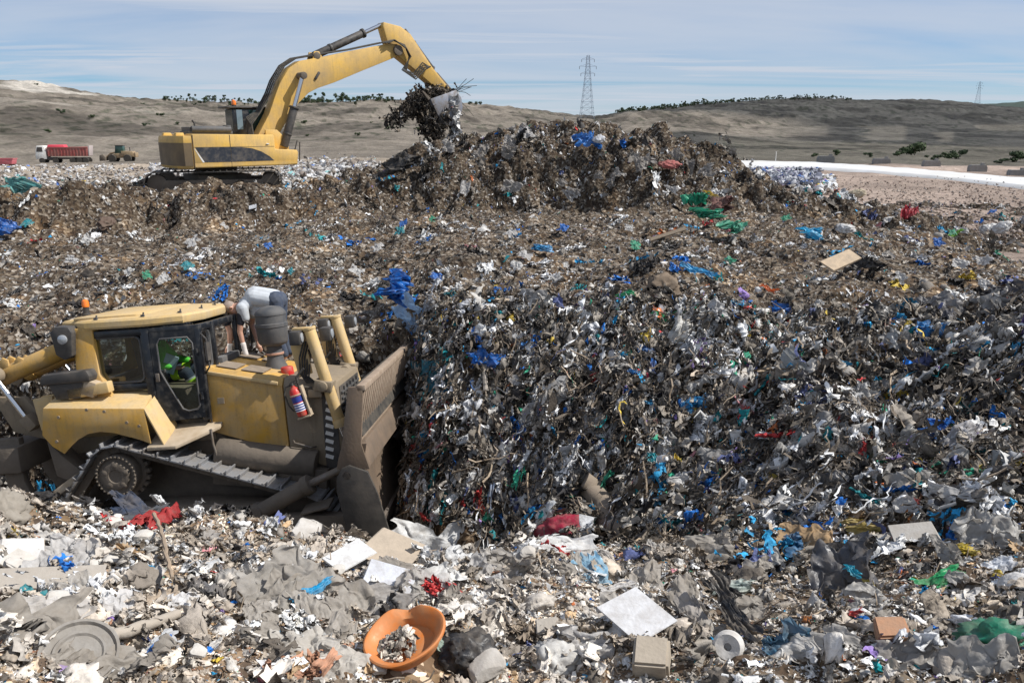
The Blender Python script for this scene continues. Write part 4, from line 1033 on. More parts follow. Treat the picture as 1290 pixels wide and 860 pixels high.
for x, y in ((-.2, -.88), (.5, -.9), (.95, -.70), (1.05, -.2), (1.05, .3)): g.box((x, y, 3.52), (.05, .03, .035)); g.cyl((x, y, 3.5), (x + .02, y, 3.57), .012, n=8)
g.build('roof_eye', M['greypl'], roof)
def rops(s_):
    g = G(); g.loft([[(-.62, s_ * .70, 2.40), (-.06, s_ * .70, 2.40), (-.06, s_ * .98, 2.36), (-.62, s_ * .98, 2.36)], [(-.58, s_ * .74, 2.72), (-.24, s_ * .74, 2.72), (-.24, s_ * .93, 2.72), (-.58, s_ * .93, 2.72)], [(-.55, s_ * .74, 3.40), (-.26, s_ * .74, 3.40), (-.26, s_ * .91, 3.40), (-.55, s_ * .91, 3.40)]])
    g.build('roll_bar_post', M['yellow'], doz, .02)
    g = G(); g.box((-.35, s_ * 1.02, 2.52), (.62, .16, .16), (0, R(-6), 0)); g.build('post_foot', M['yellow_dusty'], doz, .02)
    # guarded work lamp at the rear
    g = G(); g.prism([(-.82, 3.38), (-.74, 3.46), (-.54, 3.44), (-.50, 3.36), (-.54, 3.02), (-.66, 2.97), (-.78, 3.05)], s_ * .80, s_ * 1.02); l_ = g.build('rear_lamp', M['black'], doz, .02)
    g = G(); g.lathe([(.068, 0), (.068, .02), (.05, .03), (.01, .034)] if s_ > 0 else [(.068, 0), (.068, -.02), (.05, -.03), (.01, -.034)], (-.64, s_ * 1.02, 3.27), 'y', 20); g.build('lamp_lens', M['lens'], l_)
    # cooler box over the fender
    g = G(); g.prism([(-1.0, 2.70), (-.96, 2.79), (-.30, 2.82), (-.26, 2.73), (-.28, 2.66), (-.99, 2.64)], s_ * .75, s_ * 1.14); c_ = g.build('storage_box', M['black'], doz, .02)
    g = G(); g.prism([(-.90, 2.64), (-.36, 2.66), (-.46, 2.42), (-.82, 2.42)], s_ * .80, s_ * 1.10); g.build('box_body', M['black'], c_, .01)
    g = G(); g.box((-.34, s_ * 1.0, 2.55), (.20, .20, .22), (0, R(20), 0)); g.build('box_bracket', M['dirtbeige'], c_, .01)
sym(rops)
g = G(); g.box((-.42, 0, 3.30), (.30, 1.5, .16)); g.build('roll_bar_beam', M['yellow'], doz, .03)
g = G(); g.lathe([(.055, 3.46), (.055, 3.56), (.042, 3.57), (.042, 3.66), (.05, 3.665)], (-.66, -.30, 0)); bc = g.build('beacon', M['black'], doz)
g = G(); g.lathe([(.048, 3.665), (.052, 3.70), (.045, 3.76), (.02, 3.78)], (-.66, -.30, 0)); g.build('beacon_lens', M['amber'], bc)
# cab interior
g = G(); g.box((.25, 0, 2.36), (.52, .50, .16)); g.box((.02, 0, 2.78), (.14, .48, .72), (0, R(-8), 0)); g.box((-.03, 0, 3.16), (.10, .26, .16)); g.build('seat', M['seat'], doz, .04)
g = G(); g.box((.25, -.40, 2.50), (.45, .14, .10)); g.box((.25, .40, 2.50), (.45, .14, .10)); g.box((1.25, 0, 2.50), (.2, .7, .55)); g.cyl((.45, -.40, 2.5), (.47, -.40, 2.66), .02); g.build('console', M['greypl'], doz, .02)
g = G(); g.tube([(.95, .2, 2.0), (1.0, .2, 2.9), (1.05, .35, 3.1)], .03); g.box((1.0, .62, 2.95), (.10, .05, .5)); g.build('inner_column', M['yellow'], doz, .01)
# exhaust precleaner
g = G(); g.lathe([(.21, 2.40), (.20, 2.46), (.13, 2.62), (.12, 2.70), (.135, 2.71), (.135, 2.75), (.115, 2.76), (.115, 2.86)], (2.03, 0, 0)); ex = g.build('air_intake', M['greypl'], doz)
g = G(); g.lathe([(.12, 2.85), (.20, 2.88), (.225, 2.92), (.235, 3.14), (.245, 3.15), (.245, 3.20), (.232, 3.21), (.228, 3.32), (.236, 3.33), (.236, 3.36), (.21, 3.40), (.15, 3.45), (.05, 3.47), (.01, 3.47)], (2.03, 0, 0)); g.build('precleaner', M['greypl'], ex)
g = G(); g.lathe([(.136, 2.715), (.14, 2.72), (.14, 2.745), (.136, 2.75)], (2.03, 0, 0)); g.build('clamp_band', mat('rusty_band', (.42, .24, .17), .5), ex)
g = G(); g.cyl((2.30, -.30, 2.42), (2.29, -.30, 2.56), .10, .09); g.build('filler_cap', M['red'], doz, .02)
# lift cylinders with lamps
def lift(s_):
    y = s_ * .74
    g = G(); g.cyl((2.83, y, 3.16), (3.14, y, 1.72), .085); g.cyl((2.826, y, 3.18), (2.834, y, 3.14), .095); g.cyl((3.12, y, 1.80), (3.145, y, 1.69), .097); c_ = g.build('lift_cylinder', M['yellow_dusty'], doz, .004)
    g = G(); g.cyl((3.14, y, 1.72), (3.34, y, .95), .045); g.build('cylinder_rod', M['chrome'], c_)
    g = G(); g.box((2.97, y, 2.32), (.26, .24, .16), (0, R(12), 0)); g.cyl((2.97, y - s_ * .30, 2.32), (2.97, y + s_ * .16, 2.32), .075); g.box((2.84, y + s_ * .0, 2.22), (.2, .2, .12)); g.build('trunnion', M['yellow_mud'], c_, .015)
    g = G(); g.box((2.72, y, 3.16), (.26, .09, .05)); g.prism([(2.58, 3.15), (2.74, 3.16), (2.80, 2.5), (2.60, 2.45), (2.52, 2.9)], y + .02, y + .06); g.build('lamp_bracket', M['yellow_dusty'], c_, .008)
    for dx_, dy_ in ((-.17, -.10), (.20, .16)):
        g = G(); g.box((2.83 + dx_, y + dy_, 3.05), (.16, .20, .20)); l_ = g.build('headlamp', M['black'], doz, .02)
        g = G(); g.lathe([(.07, 0), (.07, .012), (.05, .02), (.005, .024)], (2.91 + dx_, y + dy_, 3.05), 'x', 20); g.build('lamp_lens', M['lens'], l_)
    g = G()
    for k in range(5):
        o_ = .03 * k
        g.tube([(2.74 + o_, y - .04 + o_, 2.98), (2.66 + o_, y - .05 + o_, 2.75), (2.64 + o_, y - .03, 2.52 - o_ * .5), (2.72 + o_, y, 2.36)], .014, 7)
    g.tube([(2.72, y - .1, 2.6), (2.60, y - .12, 2.48), (2.62, y - .1, 2.34), (2.8, y - .05, 2.30)], .018, 7)
    g.build('hydraulic_hose', M['rubber'], c_)
sym(lift)
# push arms, tilt brace
def arm(s_):
    y = s_ * 1.46
    g = G(); g.prism([(.8, .30), (.8, .62), (2.4, .66), (3.35, .62), (3.45, .35), (2.4, .32)], y - .09, y + .09); g.cyl((.9, y - .14, .46), (.9, y + .14, .46), .2); pa_ = g.build('push_arm', M['mud'], doz, .02)
    g = G(); g.cyl((2.10, y, .72), (2.80, y, 1.06), .115, n=22); g.cyl((2.74, y, 1.03), (2.84, y, 1.08), .14); g.cyl((2.02, y - .13, .70), (2.02, y + .13, .70), .12); g.build('tilt_cylinder', M['mud'], doz, .01)
    g = G(); g.cyl((2.8, y, 1.06), (3.40, y, 1.30), .055); g.build('tilt_rod', M['steel'], doz)
    g = G(); g.box((2.9, y + s_ * .02, .75), (.42, .30, .03), (R(6), R(-12), 0)); g.build('guard_plate', M['mud'], pa_, .005)
    g = G(); g.tube([(1.5, y - .02, .73), (1.8, y - .02, .66), (2.05, y - .02, .70)], .03); g.build('pipe', M['steel'], pa_)
sym(arm)
# blade
def mold(y, off=0.): return [(3.52 + off + .10 * (1 - ((z - .95) / .75) ** 2) * -1 + .12, y, z) for z in np.linspace(.26, 1.72, 12)]
g = G()
ys = [-1.92, -1.45, -.7, 0, .7, 1.45, 1.92]; fw = [.14, 0, 0, 0, 0, 0, .14]
rings = []
for y, f_ in zip(ys, fw):
    fr = mold(y, f_); rings.append(fr + [(p[0] - .09, p[1], p[2]) for p in fr[::-1]])
g.loft(rings); bl = g.build('blade', M['blade'], doz, 0, 50)
g = G(); g.box((3.50, 0, 1.35), (.12, 3.3, .14)); g.box((3.46, 0, .6), (.14, 3.3, .2))
for y in (-1.1, -.55, 0, .55, 1.1): g.box((3.47, y, 1.0), (.14, .05, 1.2))
g.build('blade_rib', M['mud'], bl, .01)
g = G(); g.box((3.66, 0, .24), (.05, 3.84, .26), (0, R(14), 0)); g.build('cutting_edge', M['steel'], bl, .004)
# trash rack on top: a frame of close vertical bars
XT = 3.76
def rx(z): return 3.60 + .20 * (z - 1.74) / .76
g = G(); g.box((rx(2.46), 0, 2.47), (.11, 3.90, .075)); g.box((rx(1.76) + .01, 0, 1.76), (.12, 3.86, .10))
for k in range(27): 
    y = -1.86 + k * 3.72 / 26; g.tube([(rx(1.80) + .03, y, 1.80), (rx(2.12) + .035, y, 2.12), (rx(2.44) + .03, y, 2.44)], .022, 6)
g.build('trash_rack', M['rack'], bl, .004)
g = G()
g.prism([(3.56, 1.70), (3.70, 1.68), (3.78, 1.38), (3.74, 1.36)], -1.9, 1.9); g.build('spill_plate', M['blade'], bl, .006)
g = G(); g.box((rx(2.1) - .05, 0, 2.10), (.02, 3.7, .62), (0, R(-14.5), 0)); g.build('rack_backing', M['rubber'], bl)
def endp(s_):
    y = s_ * 1.95
    g = G(); g.prism([(3.62, 2.49), (3.82, 2.49), (3.72, 1.72), (3.80, 1.38), (3.36, 1.40), (3.40, 1.55), (3.46, 1.72)], y, y - s_ * .05); e_ = g.build('end_plate', M['blade'], bl, .006)
    g = G(); g.prism([(3.36, 1.30), (3.44, 1.42), (3.54, 1.46), (3.78, 1.36), (3.88, 1.06), (4.02, .38), (3.98, .30), (3.42, .26), (3.40, .70), (3.34, 1.12)], y + s_ * .045, y)
    w_ = g.build('end_bit', M['bit'], bl, .008)
    g = G(); g.lathe([(.03, 0), (.055, 0), (.055, .012), (.03, .012)], (3.50, y + s_ * .045, 1.32), 'y', 18) ; g.build('pin_eye', M['steel'], w_)
sym(endp)
# ripper at the back: lift and tilt cylinders, linkage, beam, shank
def rip(s_):
    y = s_ * .52
    g = G(); g.cyl((-1.0, y, 3.05), (-2.25, y, 2.62), .135); g.cyl((-2.12, y, 2.665), (-2.28, y, 2.61), .155); c_ = g.build('ripper_cylinder', M['yellow'], doz, .006)
    g = G(); g.cyl((-2.42, y - .12, 2.56), (-2.42, y + .12, 2.56), .13); g.tube([(-2.25, y, 2.62), (-2.45, y, 2.55)], .1, 12); g.build('pin_boss', M['yellow_mud'], c_, .01)
    g = G()
    for x in (-1.86, -1.62): g.prism([(x - .07, 2.80), (x + .09, 2.86), (x + .08, 2.98), (x, 3.02), (x - .06, 2.96)], y - .1, y - .06); g.prism([(x - .07, 2.80), (x + .09, 2.86), (x + .08, 2.98), (x, 3.02), (x - .06, 2.96)], y + .06, y + .1)
    g.build('cylinder_lug', M['yellow'], c_, .01)
    y2 = s_ * .80
    g = G(); g.cyl((-1.86, y2, 2.72), (-1.50, y2, 2.12), .045); r_ = g.build('tilt_piston', M['chrome'], doz)
    g = G(); g.box((-1.44, y2, 2.06), (.22, .2, .16), (0, R(55), 0)); g.cyl((-1.90, y2 - .1, 2.78), (-1.90, y2 + .1, 2.78), .12); g.build('piston_clevis', M['yellow_mud'], r_, .015)
    g = G(); g.prism([(-2.05, 2.45), (-1.55, 2.42), (-1.25, 2.0), (-1.3, 1.75), (-1.8, 1.9)], y2 - .05 - s_ * .14, y2 + .05 - s_ * .14); g.build('ripper_link', M['yellow_mud'], doz, .02)
    g = G(); g.prism([(-.98, 2.45), (-1.28, 2.42), (-1.22, 1.95), (-.98, 1.9)], y2 - .14, y2 - .08); g.prism([(-.98, 2.45), (-1.28, 2.42), (-1.22, 1.95), (-.98, 1.9)], y2 + .06, y2 + .12); g.build('rear_bracket', M['yellow_dusty'], doz, .01)
sym(rip)
g = G(); g.box((-1.75, 0, 1.55), (.42, 2.1, .40)); g.build('ripper_beam', M['mud'], doz, .04)
for y in (-.85, 0, .85):
    g = G(); g.prism([(-1.95, 1.85), (-1.6, 1.85), (-1.62, 1.2), (-1.40, .62), (-1.30, .35), (-1.55, .55), (-1.88, 1.1)], y - .06, y + .06); g.build('ripper_shank', M['mud'], doz, .015)
g = G(); g.prism([(-1.05, 1.85), (-.98, 1.3), (-.55, 1.08), (-.55, 1.3), (-.85, 1.6)], -1.12, -.80); g.build('rear_guard', M['mud'], doz, .02)
g = G(); g.box((-.86, -1.18, 1.14), (.10, .10, .6), (0, R(58), 0)); g.build('wooden_block', M['dirtbeige'], doz, .01)

def dozp(x, y, z): return (Matrix.Translation(DOZ_T) @ Euler(DOZ_ROT).to_matrix().to_4x4()) @ Vector((x, y, z))
# fire extinguisher in its clamp
ext = empty('fire_extinguisher', dozp(2.66, -.90, 1.92), 'red fire extinguisher with a blue and white label strapped to the bulldozer hood', 'fire extinguisher', None, (DOZ_ROT[0], DOZ_ROT[1] + R(-14), DOZ_ROT[2]))
g = G().lathe([(.02, 0), (.07, .005), (.078, .03), (.078, .36), (.06, .41), (.03, .44), (.03, .46)]); g.build('cylinder_body', M['red'], ext)
g = G().lathe([(.0795, .08), (.0805, .08), (.0805, .20), (.0795, .20)]); lb = g.build('label', M['label'], ext)
g = G().lathe([(.0796, .215), (.0807, .215), (.0807, .30), (.0796, .30)]); g.build('upper_label', M['navy'], ext)
g = G()
for k in range(3): g.lathe([(.0808, .095 + .035 * k), (.0814, .095 + .035 * k), (.0814, .113 + .035 * k), (.0808, .113 + .035 * k)])
g.build('label_print', M['navy'], lb)
g = G(); g.cyl((0, 0, .45), (0, 0, .50), .025); g.box((.03, 0, .51), (.14, .02, .018), (0, R(-12), 0)); g.box((.03, 0, .485), (.12, .02, .014)); g.build('valve', M['black'], ext)
g = G(); g.tube([(-.02, 0, .48), (-.10, -.01, .47), (-.15, -.02, .38), (-.145, -.02, .2), (-.10, -.02, .10)], .013, 8); g.build('hose', M['rubber'], ext)
g = G(); g.box((.11, .02, .20), (.03, .10, .46)); g.box((.02, .02, -.02), (.2, .16, .025)); g.lathe([(.081, .31), (.09, .31), (.09, .33), (.081, .33)]); g.build('bracket', M['dirtbeige'], ext, .004)
# ------------------------------------------------------------------ excavator
EXC_T = Vector((-11.0, 30.2, EYE - 2.25)); EH = R(38)
exc = empty('excavator', EXC_T, 'large yellow tracked excavator with raised boom on the rubbish bench', 'excavator', None, (0, 0, EH))
def side_ring(poly, y, k=1.0): return poly
YN = -1.48
g = G(); g.prism([(-1.22, 1.04), (-1.22, 2.20), (1.72, 2.17), (1.74, 1.66), (2.58, 1.62), (2.62, 1.52), (2.56, 1.08)], YN, 1.40); body = g.build('upper_body', M['exc'], exc, .035)
# rounded counterweight
cw = [(-1.24, YN + .0), (-1.24, 1.40), (-1.50, 1.34), (-1.66, 1.08), (-1.74, .6), (-1.76, 0), (-1.74, -.7), (-1.66, -1.16), (-1.50, -1.42)]
def cwr(z, k): return [((x + 1.24) * k - 1.24, y * (1 - (1 - k) * .25), z) for x, y in cw]
g = G(); g.loft([cwr(1.02, .90), cwr(1.10, .98), cwr(1.45, 1.0), cwr(1.95, 1.0), cwr(2.08, .97), cwr(2.14, .90)]); c_ = g.build('counterweight', M['exc'], exc, 0, 25)
g = G(); g.loft([[(x * 1.003 - .004, y * 1.004, z) for x, y, z in cwr(1.12, .985)], [(x * 1.003 - .004, y * 1.004, z) for x, y, z in cwr(1.90, 1.002)]], caps=False); g.build('painted_shade', M['exc_dark'], c_)  # dark band paints the shade on the counterweight's rear into its colour
for y in (-.9, .6):
    g = G(); g.prism([(-1.65, 2.08), (-1.6, 2.24), (-1.35, 2.24), (-1.30, 2.08)], y - .12, y + .12); g.build('lifting_lug', M['exc'], c_, .02)
# dark swoosh panels, seams
def pan(poly, nm, m, off=.004):
    g = G(); g.prism(poly, YN - off, YN + .02); return g.build(nm, m, body)
decal = mat('dark_panel', (.028, .032, .042), .4, dirt=(.13, .11, .09), dscale=5, damt=.4)
a1 = [(-1.14, 1.74), (0.07, 1.745), (.07, 1.235), (-.86, 1.235)]
a2 = [(.10, 1.745), (.45, 1.745), (.85, 1.70), (1.2, 1.58), (1.50, 1.40), (1.66, 1.25), (.10, 1.235)]
pan(a1, 'side_stripe', decal); pan(a2, 'side_stripe', decal)
pan([(-1.17, 1.70), (-1.15, 1.70), (-.86, 1.235), (-.93, 1.235)], 'stripe_edge', M['white'], .005)
for x in (-1.20, .083):
    pan([(x - .01, 2.17), (x + .01, 2.17), (x + .01, 1.07), (x - .01, 1.07)], 'door_seam', M['black'], .006)
pan([(-1.2, 1.76), (1.7, 1.765), (1.7, 1.752), (-1.2, 1.748)], 'body_crease', M['exc_dark'], .005)
pan([(-1.2, 1.20), (2.55, 1.22), (2.56, 1.12), (-1.2, 1.08)], 'sill_dirt', M['exc'], .006)
g = G(); g.box((1.45, YN - .02, 1.85), (.1, .02, .03)); g.build('door_handle', M['white'], body)
# engine deck with cooling grille and stack
g = G()
for k in range(13): g.box((-1.05 + .112 * k, -.35, 2.33), (.055, .95, .22))
g.box((-.35, -.35, 2.25), (1.55, 1.05, .10)); g.cyl((.25, -.80, 2.30), (.25, -.80, 2.50), .14); g.cyl((-1.02, -.86, 2.36), (.36, -.86, 2.36), .11); dk = g.build('engine_deck', M['greypl'], exc, .01)
g = G(); g.tube([(-.72, -.3, 2.4), (-.73, -.3, 2.58), (-.80, -.3, 2.68)], .035, 10); g.build('exhaust_stack', M['black'], exc)
# cab on the far side
g = G(); g.box((1.75, .95, 2.62), (1.55, .95, 1.00)); g.box((1.75, .95, 1.9), (1.55, .95, .6)); cb = g.build('cab', M['frame'], exc, .05)
g = G(); g.box((1.72, .95, 3.17), (1.95, 1.05, .07)); g.build('cab_roof', M['black'], cb, .02)
g = G(); g.box((1.95, .468, 2.72), (.75, .01, .72)); g.build('cab_window', mat('dark_window', (.02, .05, .05), .08, 0, .8), cb)
g = G(); g.box((1.20, .468, 2.72), (.22, .01, .72)); g.build('rear_side_window', mat('pale_window', (.16, .22, .26), .1, 0, .8), cb)
g = G(); g.box((.968, .95, 2.72), (.01, .75, .72)); g.build('rear_window', mat('sky_window', (.05, .07, .08), .06, 0, .8), cb)
g = G(); g.lathe([(.09, 3.20), (.09, 3.26), (.07, 3.265)], (1.12, .75, 0)); b_ = g.build('beacon', M['black'], exc)
g = G(); g.lathe([(.085, 3.265), (.09, 3.33), (.07, 3.42), (.02, 3.45)], (1.12, .75, 0)); g.build('beacon_lens', M['amber'], b_)
g = G(); g.tube([(2.5, YN + .05, 1.6), (2.62, YN + .05, 1.95), (2.72, YN + .05, 1.9), (2.66, YN + .05, 1.2)], .025, 8); g.build('hand_rail', M['black'], exc)
# boom: box section that follows the traced bend
top = [(1.50, 2.05), (1.67, 2.30), (2.08, 2.95), (2.36, 3.60), (2.58, 4.06), (2.98, 4.61), (3.45, 4.90), (4.34, 5.08), (5.57, 5.37), (7.26, 5.74), (7.74, 5.77)]
bot = [(2.35, 1.95), (2.42, 2.22), (2.80, 2.75), (3.05, 3.10), (3.28, 3.35), (3.72, 3.74), (4.10, 3.92), (4.80, 4.15), (6.04, 4.64), (7.5, 5.20), (7.84, 5.38)]
g = G(); g.loft([[(t[0], -.30, t[1]), (t[0], .30, t[1]), (b[0], .30, b[1]), (b[0], -.30, b[1])] for t, b in zip(top, bot)]); boom = g.build('boom', M['exc'], exc, .015, 25)
g = G(); g.cyl((7.72, -.42, 5.52), (7.72, .42, 5.52), .20); g.cyl((2.0, -.5, 2.1), (2.0, .5, 2.1), .22); g.cyl((3.36, -.78, 4.34), (3.36, .78, 4.34), .13); g.cyl((4.16, -.3, 5.12), (4.16, .3, 5.12), .14); g.build('boom_pin', M['mud'], boom, .01)
g = G(); g.prism([(3.98, 5.0), (4.06, 5.28), (4.26, 5.28), (4.40, 5.06)], -.28, -.20); g.prism([(3.98, 5.0), (4.06, 5.28), (4.26, 5.28), (4.40, 5.06)], .20, .28); g.build('cylinder_lug', M['exc'], boom, .01)
g = G(); g.box((4.10, -.32, 4.38), (.34, .06, .10), (0, R(-55), 0)); g.build('boom_lamp', M['black'], boom, .02)
stick = [(7.12, 6.42), (7.16, 6.58), (7.95, 6.47), (8.42, 6.20), (9.42, 4.98), (10.34, 4.06), (10.26, 3.92), (10.05, 3.98), (9.38, 4.26), (8.5, 4.86), (7.80, 5.30), (7.50, 5.45), (7.30, 5.85)]
g = G(); g.prism(stick, -.25, .25); stk = g.build('stick', M['exc'], exc, .03, 25)
def ecyl(p, q, f, r, name, y, parent=None):
    p = Vector((p[0], y, p[1])); q = Vector((q[0], y, q[1])); m_ = p.lerp(q, f)
    g = G(); g.cyl(p, m_, r); g.cyl(m_.lerp(p, .04), m_, r * 1.22); g.cyl(p.lerp(m_, .3), p.lerp(m_, .34), r * 1.15); c = g.build(name, M['black'], exc, .008)
    g = G(); g.cyl(m_, q, r * .55); g.build('cylinder_rod', M['chrome'], c)
    return c
ecyl((4.16, 5.14), (7.16, 6.48), .74, .15, 'stick_cylinder', 0)
for y in (-.62, .62): ecyl((2.42, 1.72), (3.36, 4.34), .56, .155, 'boom_cylinder', y)
ecyl((8.25, 6.36), (10.15, 4.30), .72, .11, 'bucket_cylinder', 0)
g = G(); g.prism([(1.75, 1.6), (1.75, 2.35), (2.2, 2.35), (2.62, 1.95), (2.62, 1.6)], -.62, -.5); g.prism([(1.75, 1.6), (1.75, 2.35), (2.2, 2.35), (2.62, 1.95), (2.62, 1.6)], .5, .62); g.build('boom_foot', M['exc'], exc, .02)
for k in range(6):
    y = -.26 + .1 * k; o_ = .10 + .03 * (k % 2)
    pts = [(1.28, y - .35, 2.15), (1.30, y - .2, 2.55 + .05 * k), (1.75, y, 3.0)] + [(t[0] - .10 - o_ * .6, y, t[1] + o_ * .8) for t in top[3:8]] + ([(5.57, y, 5.37 + o_ * .6), (7.0, y, 5.72 + o_ * .5)] if k < 4 else [])
    g = G(); g.tube(pts, .028, 7); g.build('hydraulic_hose', M['rubber'], boom)
for k in range(4):
    y = -.34 - .05 * k
    g = G(); g.tube([(6.9 + .1 * k, y, 5.75), (7.5, y, 5.9), (8.05, y, 5.75 - .05 * k), (8.25, y, 5.3), (8.1 - .1 * k, y, 4.75), (8.45, y, 4.65 - .08 * k), (8.9, y, 5.1 - .1 * k), (9.2, y, 4.95)], .03, 7); g.build('stick_hose', M['rubber'], stk)
# linkage and curled bucket with side plates
g = G(); g.prism([(9.55, 4.78), (9.75, 4.74), (10.62, 3.95), (10.55, 3.80)], -.20, -.14); g.prism([(9.55, 4.78), (9.75, 4.74), (10.62, 3.95), (10.55, 3.80)], .14, .20); g.build('bucket_link', M['mud'], stk, .01)
bk = [(10.28, 4.02), (10.55, 3.72), (10.62, 3.30), (10.45, 2.85), (10.05, 2.52), (9.62, 2.62), (9.30, 3.02), (8.98, 3.62)]
inn = [(x + (9.75 - x) * .10, z + (3.35 - z) * .10) for x, z in bk]
g = G()
for y in (-.78, .74): g.prism(bk, y, y + .04)
ring = bk + inn[::-1]; g.prism(ring, -.74, .74); bucket = g.build('bucket', mat('polished_bucket', (.30, .32, .37), .38, .5, dirt=(.16, .13, .10), dscale=3, damt=.6), exc, .008)
for k in range(5):
    g = G(); y = -.66 + .33 * k; g.prism([(9.02, 3.66), (8.92, 3.56), (8.62, 3.92), (8.66, 3.95)], y - .05, y + .05); g.build('bucket_tooth', M['mud'], bucket, .008)
# undercarriage, its own heading nearly along the view's horizontal
UR = -R(22)
def URot(p): return Matrix.Rotation(UR, 3, 'Z') @ Vector(p)
def etrack(s_):
    y = s_ * 1.25
    loop, pit = hull_loop([(1.9, .50, .38), (1.6, .36, .28), (-1.6, .36, .28), (-1.9, .50, .38)], .215)
    g = G()
    for x, z, a in loop:
        nx, nz = -math.sin(a), math.cos(a); g.box((x + nx * .02, y, z + nz * .02), (pit * .96, .72, .03), (0, -a, 0)); g.box((x + nx * .05, y, z + nz * .05), (.03, .72, .05), (0, -a, 0))
    t = g.build('track', M['black'], exc); t.rotation_euler = (0, 0, UR)
    g = G(); g.box((0, y, .42), (3.3, .42, .40)); g.cyl((1.9, y - .2, .5), (1.9, y + .2, .5), .33); g.cyl((-1.9, y - .2, .5), (-1.9, y + .2, .5), .33)
    f = g.build('track_frame', M['mud'], exc, .02); f.rotation_euler = (0, 0, UR)
sym(etrack)
g = G(); g.box((0, 0, .60), (1.9, 1.9, .35)); g.cyl((0, 0, .75), (0, 0, 1.08), .72); c_ = g.build('slew_base', M['mud'], exc, .02)
def excp(x, y, z): return EXC_T + Matrix.Rotation(EH, 3, 'Z') @ Vector((x, y, z))

# load hanging from the bucket: matted dark refuse, ribbons and wire
hc = Heap(); g6 = np.random.default_rng(61)
def cloud(n, pts, rad, kinds, smin, smax, pal_i, down):
    pts = np.array([excp(p[0], p[1], p[2] - .22) for p in pts]); k = g6.integers(len(pts) - 1, size=n); t = g6.random((n, 1))
    P = pts[k] * (1 - t) + pts[k + 1] * t + g6.normal(size=(n, 3)) * rad
    for kd in kinds:
        s = np.nonzero(g6.random(n) < 1 / len(kinds))[0]
        sz = smin * (smax / smin) ** g6.random(len(s)); C, w_ = PALS[pal_i]; ci = g6.choice(len(C), size=len(s), p=w_)
        N = np.tile([.6, -.6, .3], (len(s), 1)); D = np.tile([.1, 0, -1.], (len(s), 1))
        hc.put(kd, P[s], frames(N, g6, .7, D, down), sz, C[ci] * .8, g6)
PALS.append(pal((DARK, .55), (BROWN, .40), (GREY, .05)))
cloud(900, [(9.6, -.2, 4.0), (8.6, -.2, 3.75), (7.9, -.2, 3.3), (7.3, -.2, 2.85)], .17, ['rag', 'strand', 'strip', 'rag'], .10, .42, 6, .5)
cloud(500, [(8.9, -.3, 3.6), (8.9, -.4, 2.7), (9.5, -.4, 2.1)], .2, ['rag', 'strand', 'strip', 'rag'], .10, .42, 6, .9)
cloud(900, [(10.5, -.2, 3.95), (9.9, -.3, 4.15), (9.2, -.2, 4.1), (8.5, -.2, 3.85)], .15, ['rag', 'rag', 'strand', 'strip', 'sheet'], .12, .42, 6, .3)
cloud(700, [(9.0, -.3, 4.0), (8.3, -.2, 3.5), (7.75, -.2, 3.05)], .13, ['rag', 'strand', 'strip', 'twig'], .12, .5, 6, .6)
cloud(120, [(9.0, -.3, 3.7), (8.3, -.3, 3.2)], .12, ['strand', 'strip'], .5, 1.0, 6, 1.)
cloud(420, [(8.9, -.5, 3.6), (9.2, -.5, 2.9), (9.6, -.4, 2.4)], .14, ['rag', 'strand', 'strip', 'rag'], .15, .5, 6, .95)
cloud(420, [(10.25, -.5, 3.7), (10.3, -.5, 2.7), (10.4, -.4, 1.9)], .12, ['rag', 'strip', 'strand'], .15, .6, 4, .95)
cloud(40, [(10.2, -.80, 3.8), (10.2, -.82, 2.6), (10.25, -.75, 1.8)], .05, ['strip', 'rag'], .5, 1.1, 5, 1.)
cloud(60, [(9.6, -.8, 3.2), (9.75, -.8, 2.9)], .10, ['sheet', 'rag'], .2, .4, 4, .5)
tag(hc.build('tangled_refuse', LITTER), 'tangled dark refuse hanging from the raised excavator bucket', 'refuse load')
g = G()
for k in range(9):
    a = excp(10.4, -.1, 3.9); q = g6.normal(size=(4, 3)) * .12; e_ = Vector((.35 + .5 * g6.random(), 0, .1 + .45 * g6.random() - (.9 if k > 6 else 0)))
    g.tube([a + e_ * t * 1.3 + Vector(q[int(t * 3)]) * t for t in (0, .33, .66, 1)], .012, 5)
tag(g.build('wire_tangle', M['black'], None), 'thin twisted wires sticking out beside the excavator bucket', 'wire')

# ------------------------------------------------------------------ people
def figure(name, parts, m, parent=None, vox=.011, loc=None):
    """one continuous surface: tapered capsules fused by a voxel remesh"""
    g = G()
    for p in parts:
        if len(p) == 4:
            a, b, r0, r1 = p; a = Vector(a); b = Vector(b)
            g.ball(a, r0, 2); g.ball(b, r1, 2); g.cyl(a, b, r0, r1, 14)
        else:
            c, r, sc = p; g.ball(c, r, 3, sc)
    me = bpy.data.meshes.new('raw'); bmesh.ops.recalc_face_normals(g.bm, faces=g.bm.faces); g.bm.to_mesh(me); g.bm.free()
    o = bpy.data.objects.new(name, me); COL.objects.link(o)
    md = o.modifiers.new('fuse', 'REMESH'); md.mode = 'VOXEL'; md.voxel_size = vox
    sm = o.modifiers.new('soften', 'SMOOTH'); sm.iterations = 3; sm.factor = .5
    dg = bpy.context.evaluated_depsgraph_get(); me2 = bpy.data.meshes.new_from_object(o.evaluated_get(dg))
    bpy.data.objects.remove(o); me2.name = name
    return link(name, me2, m, parent, True)
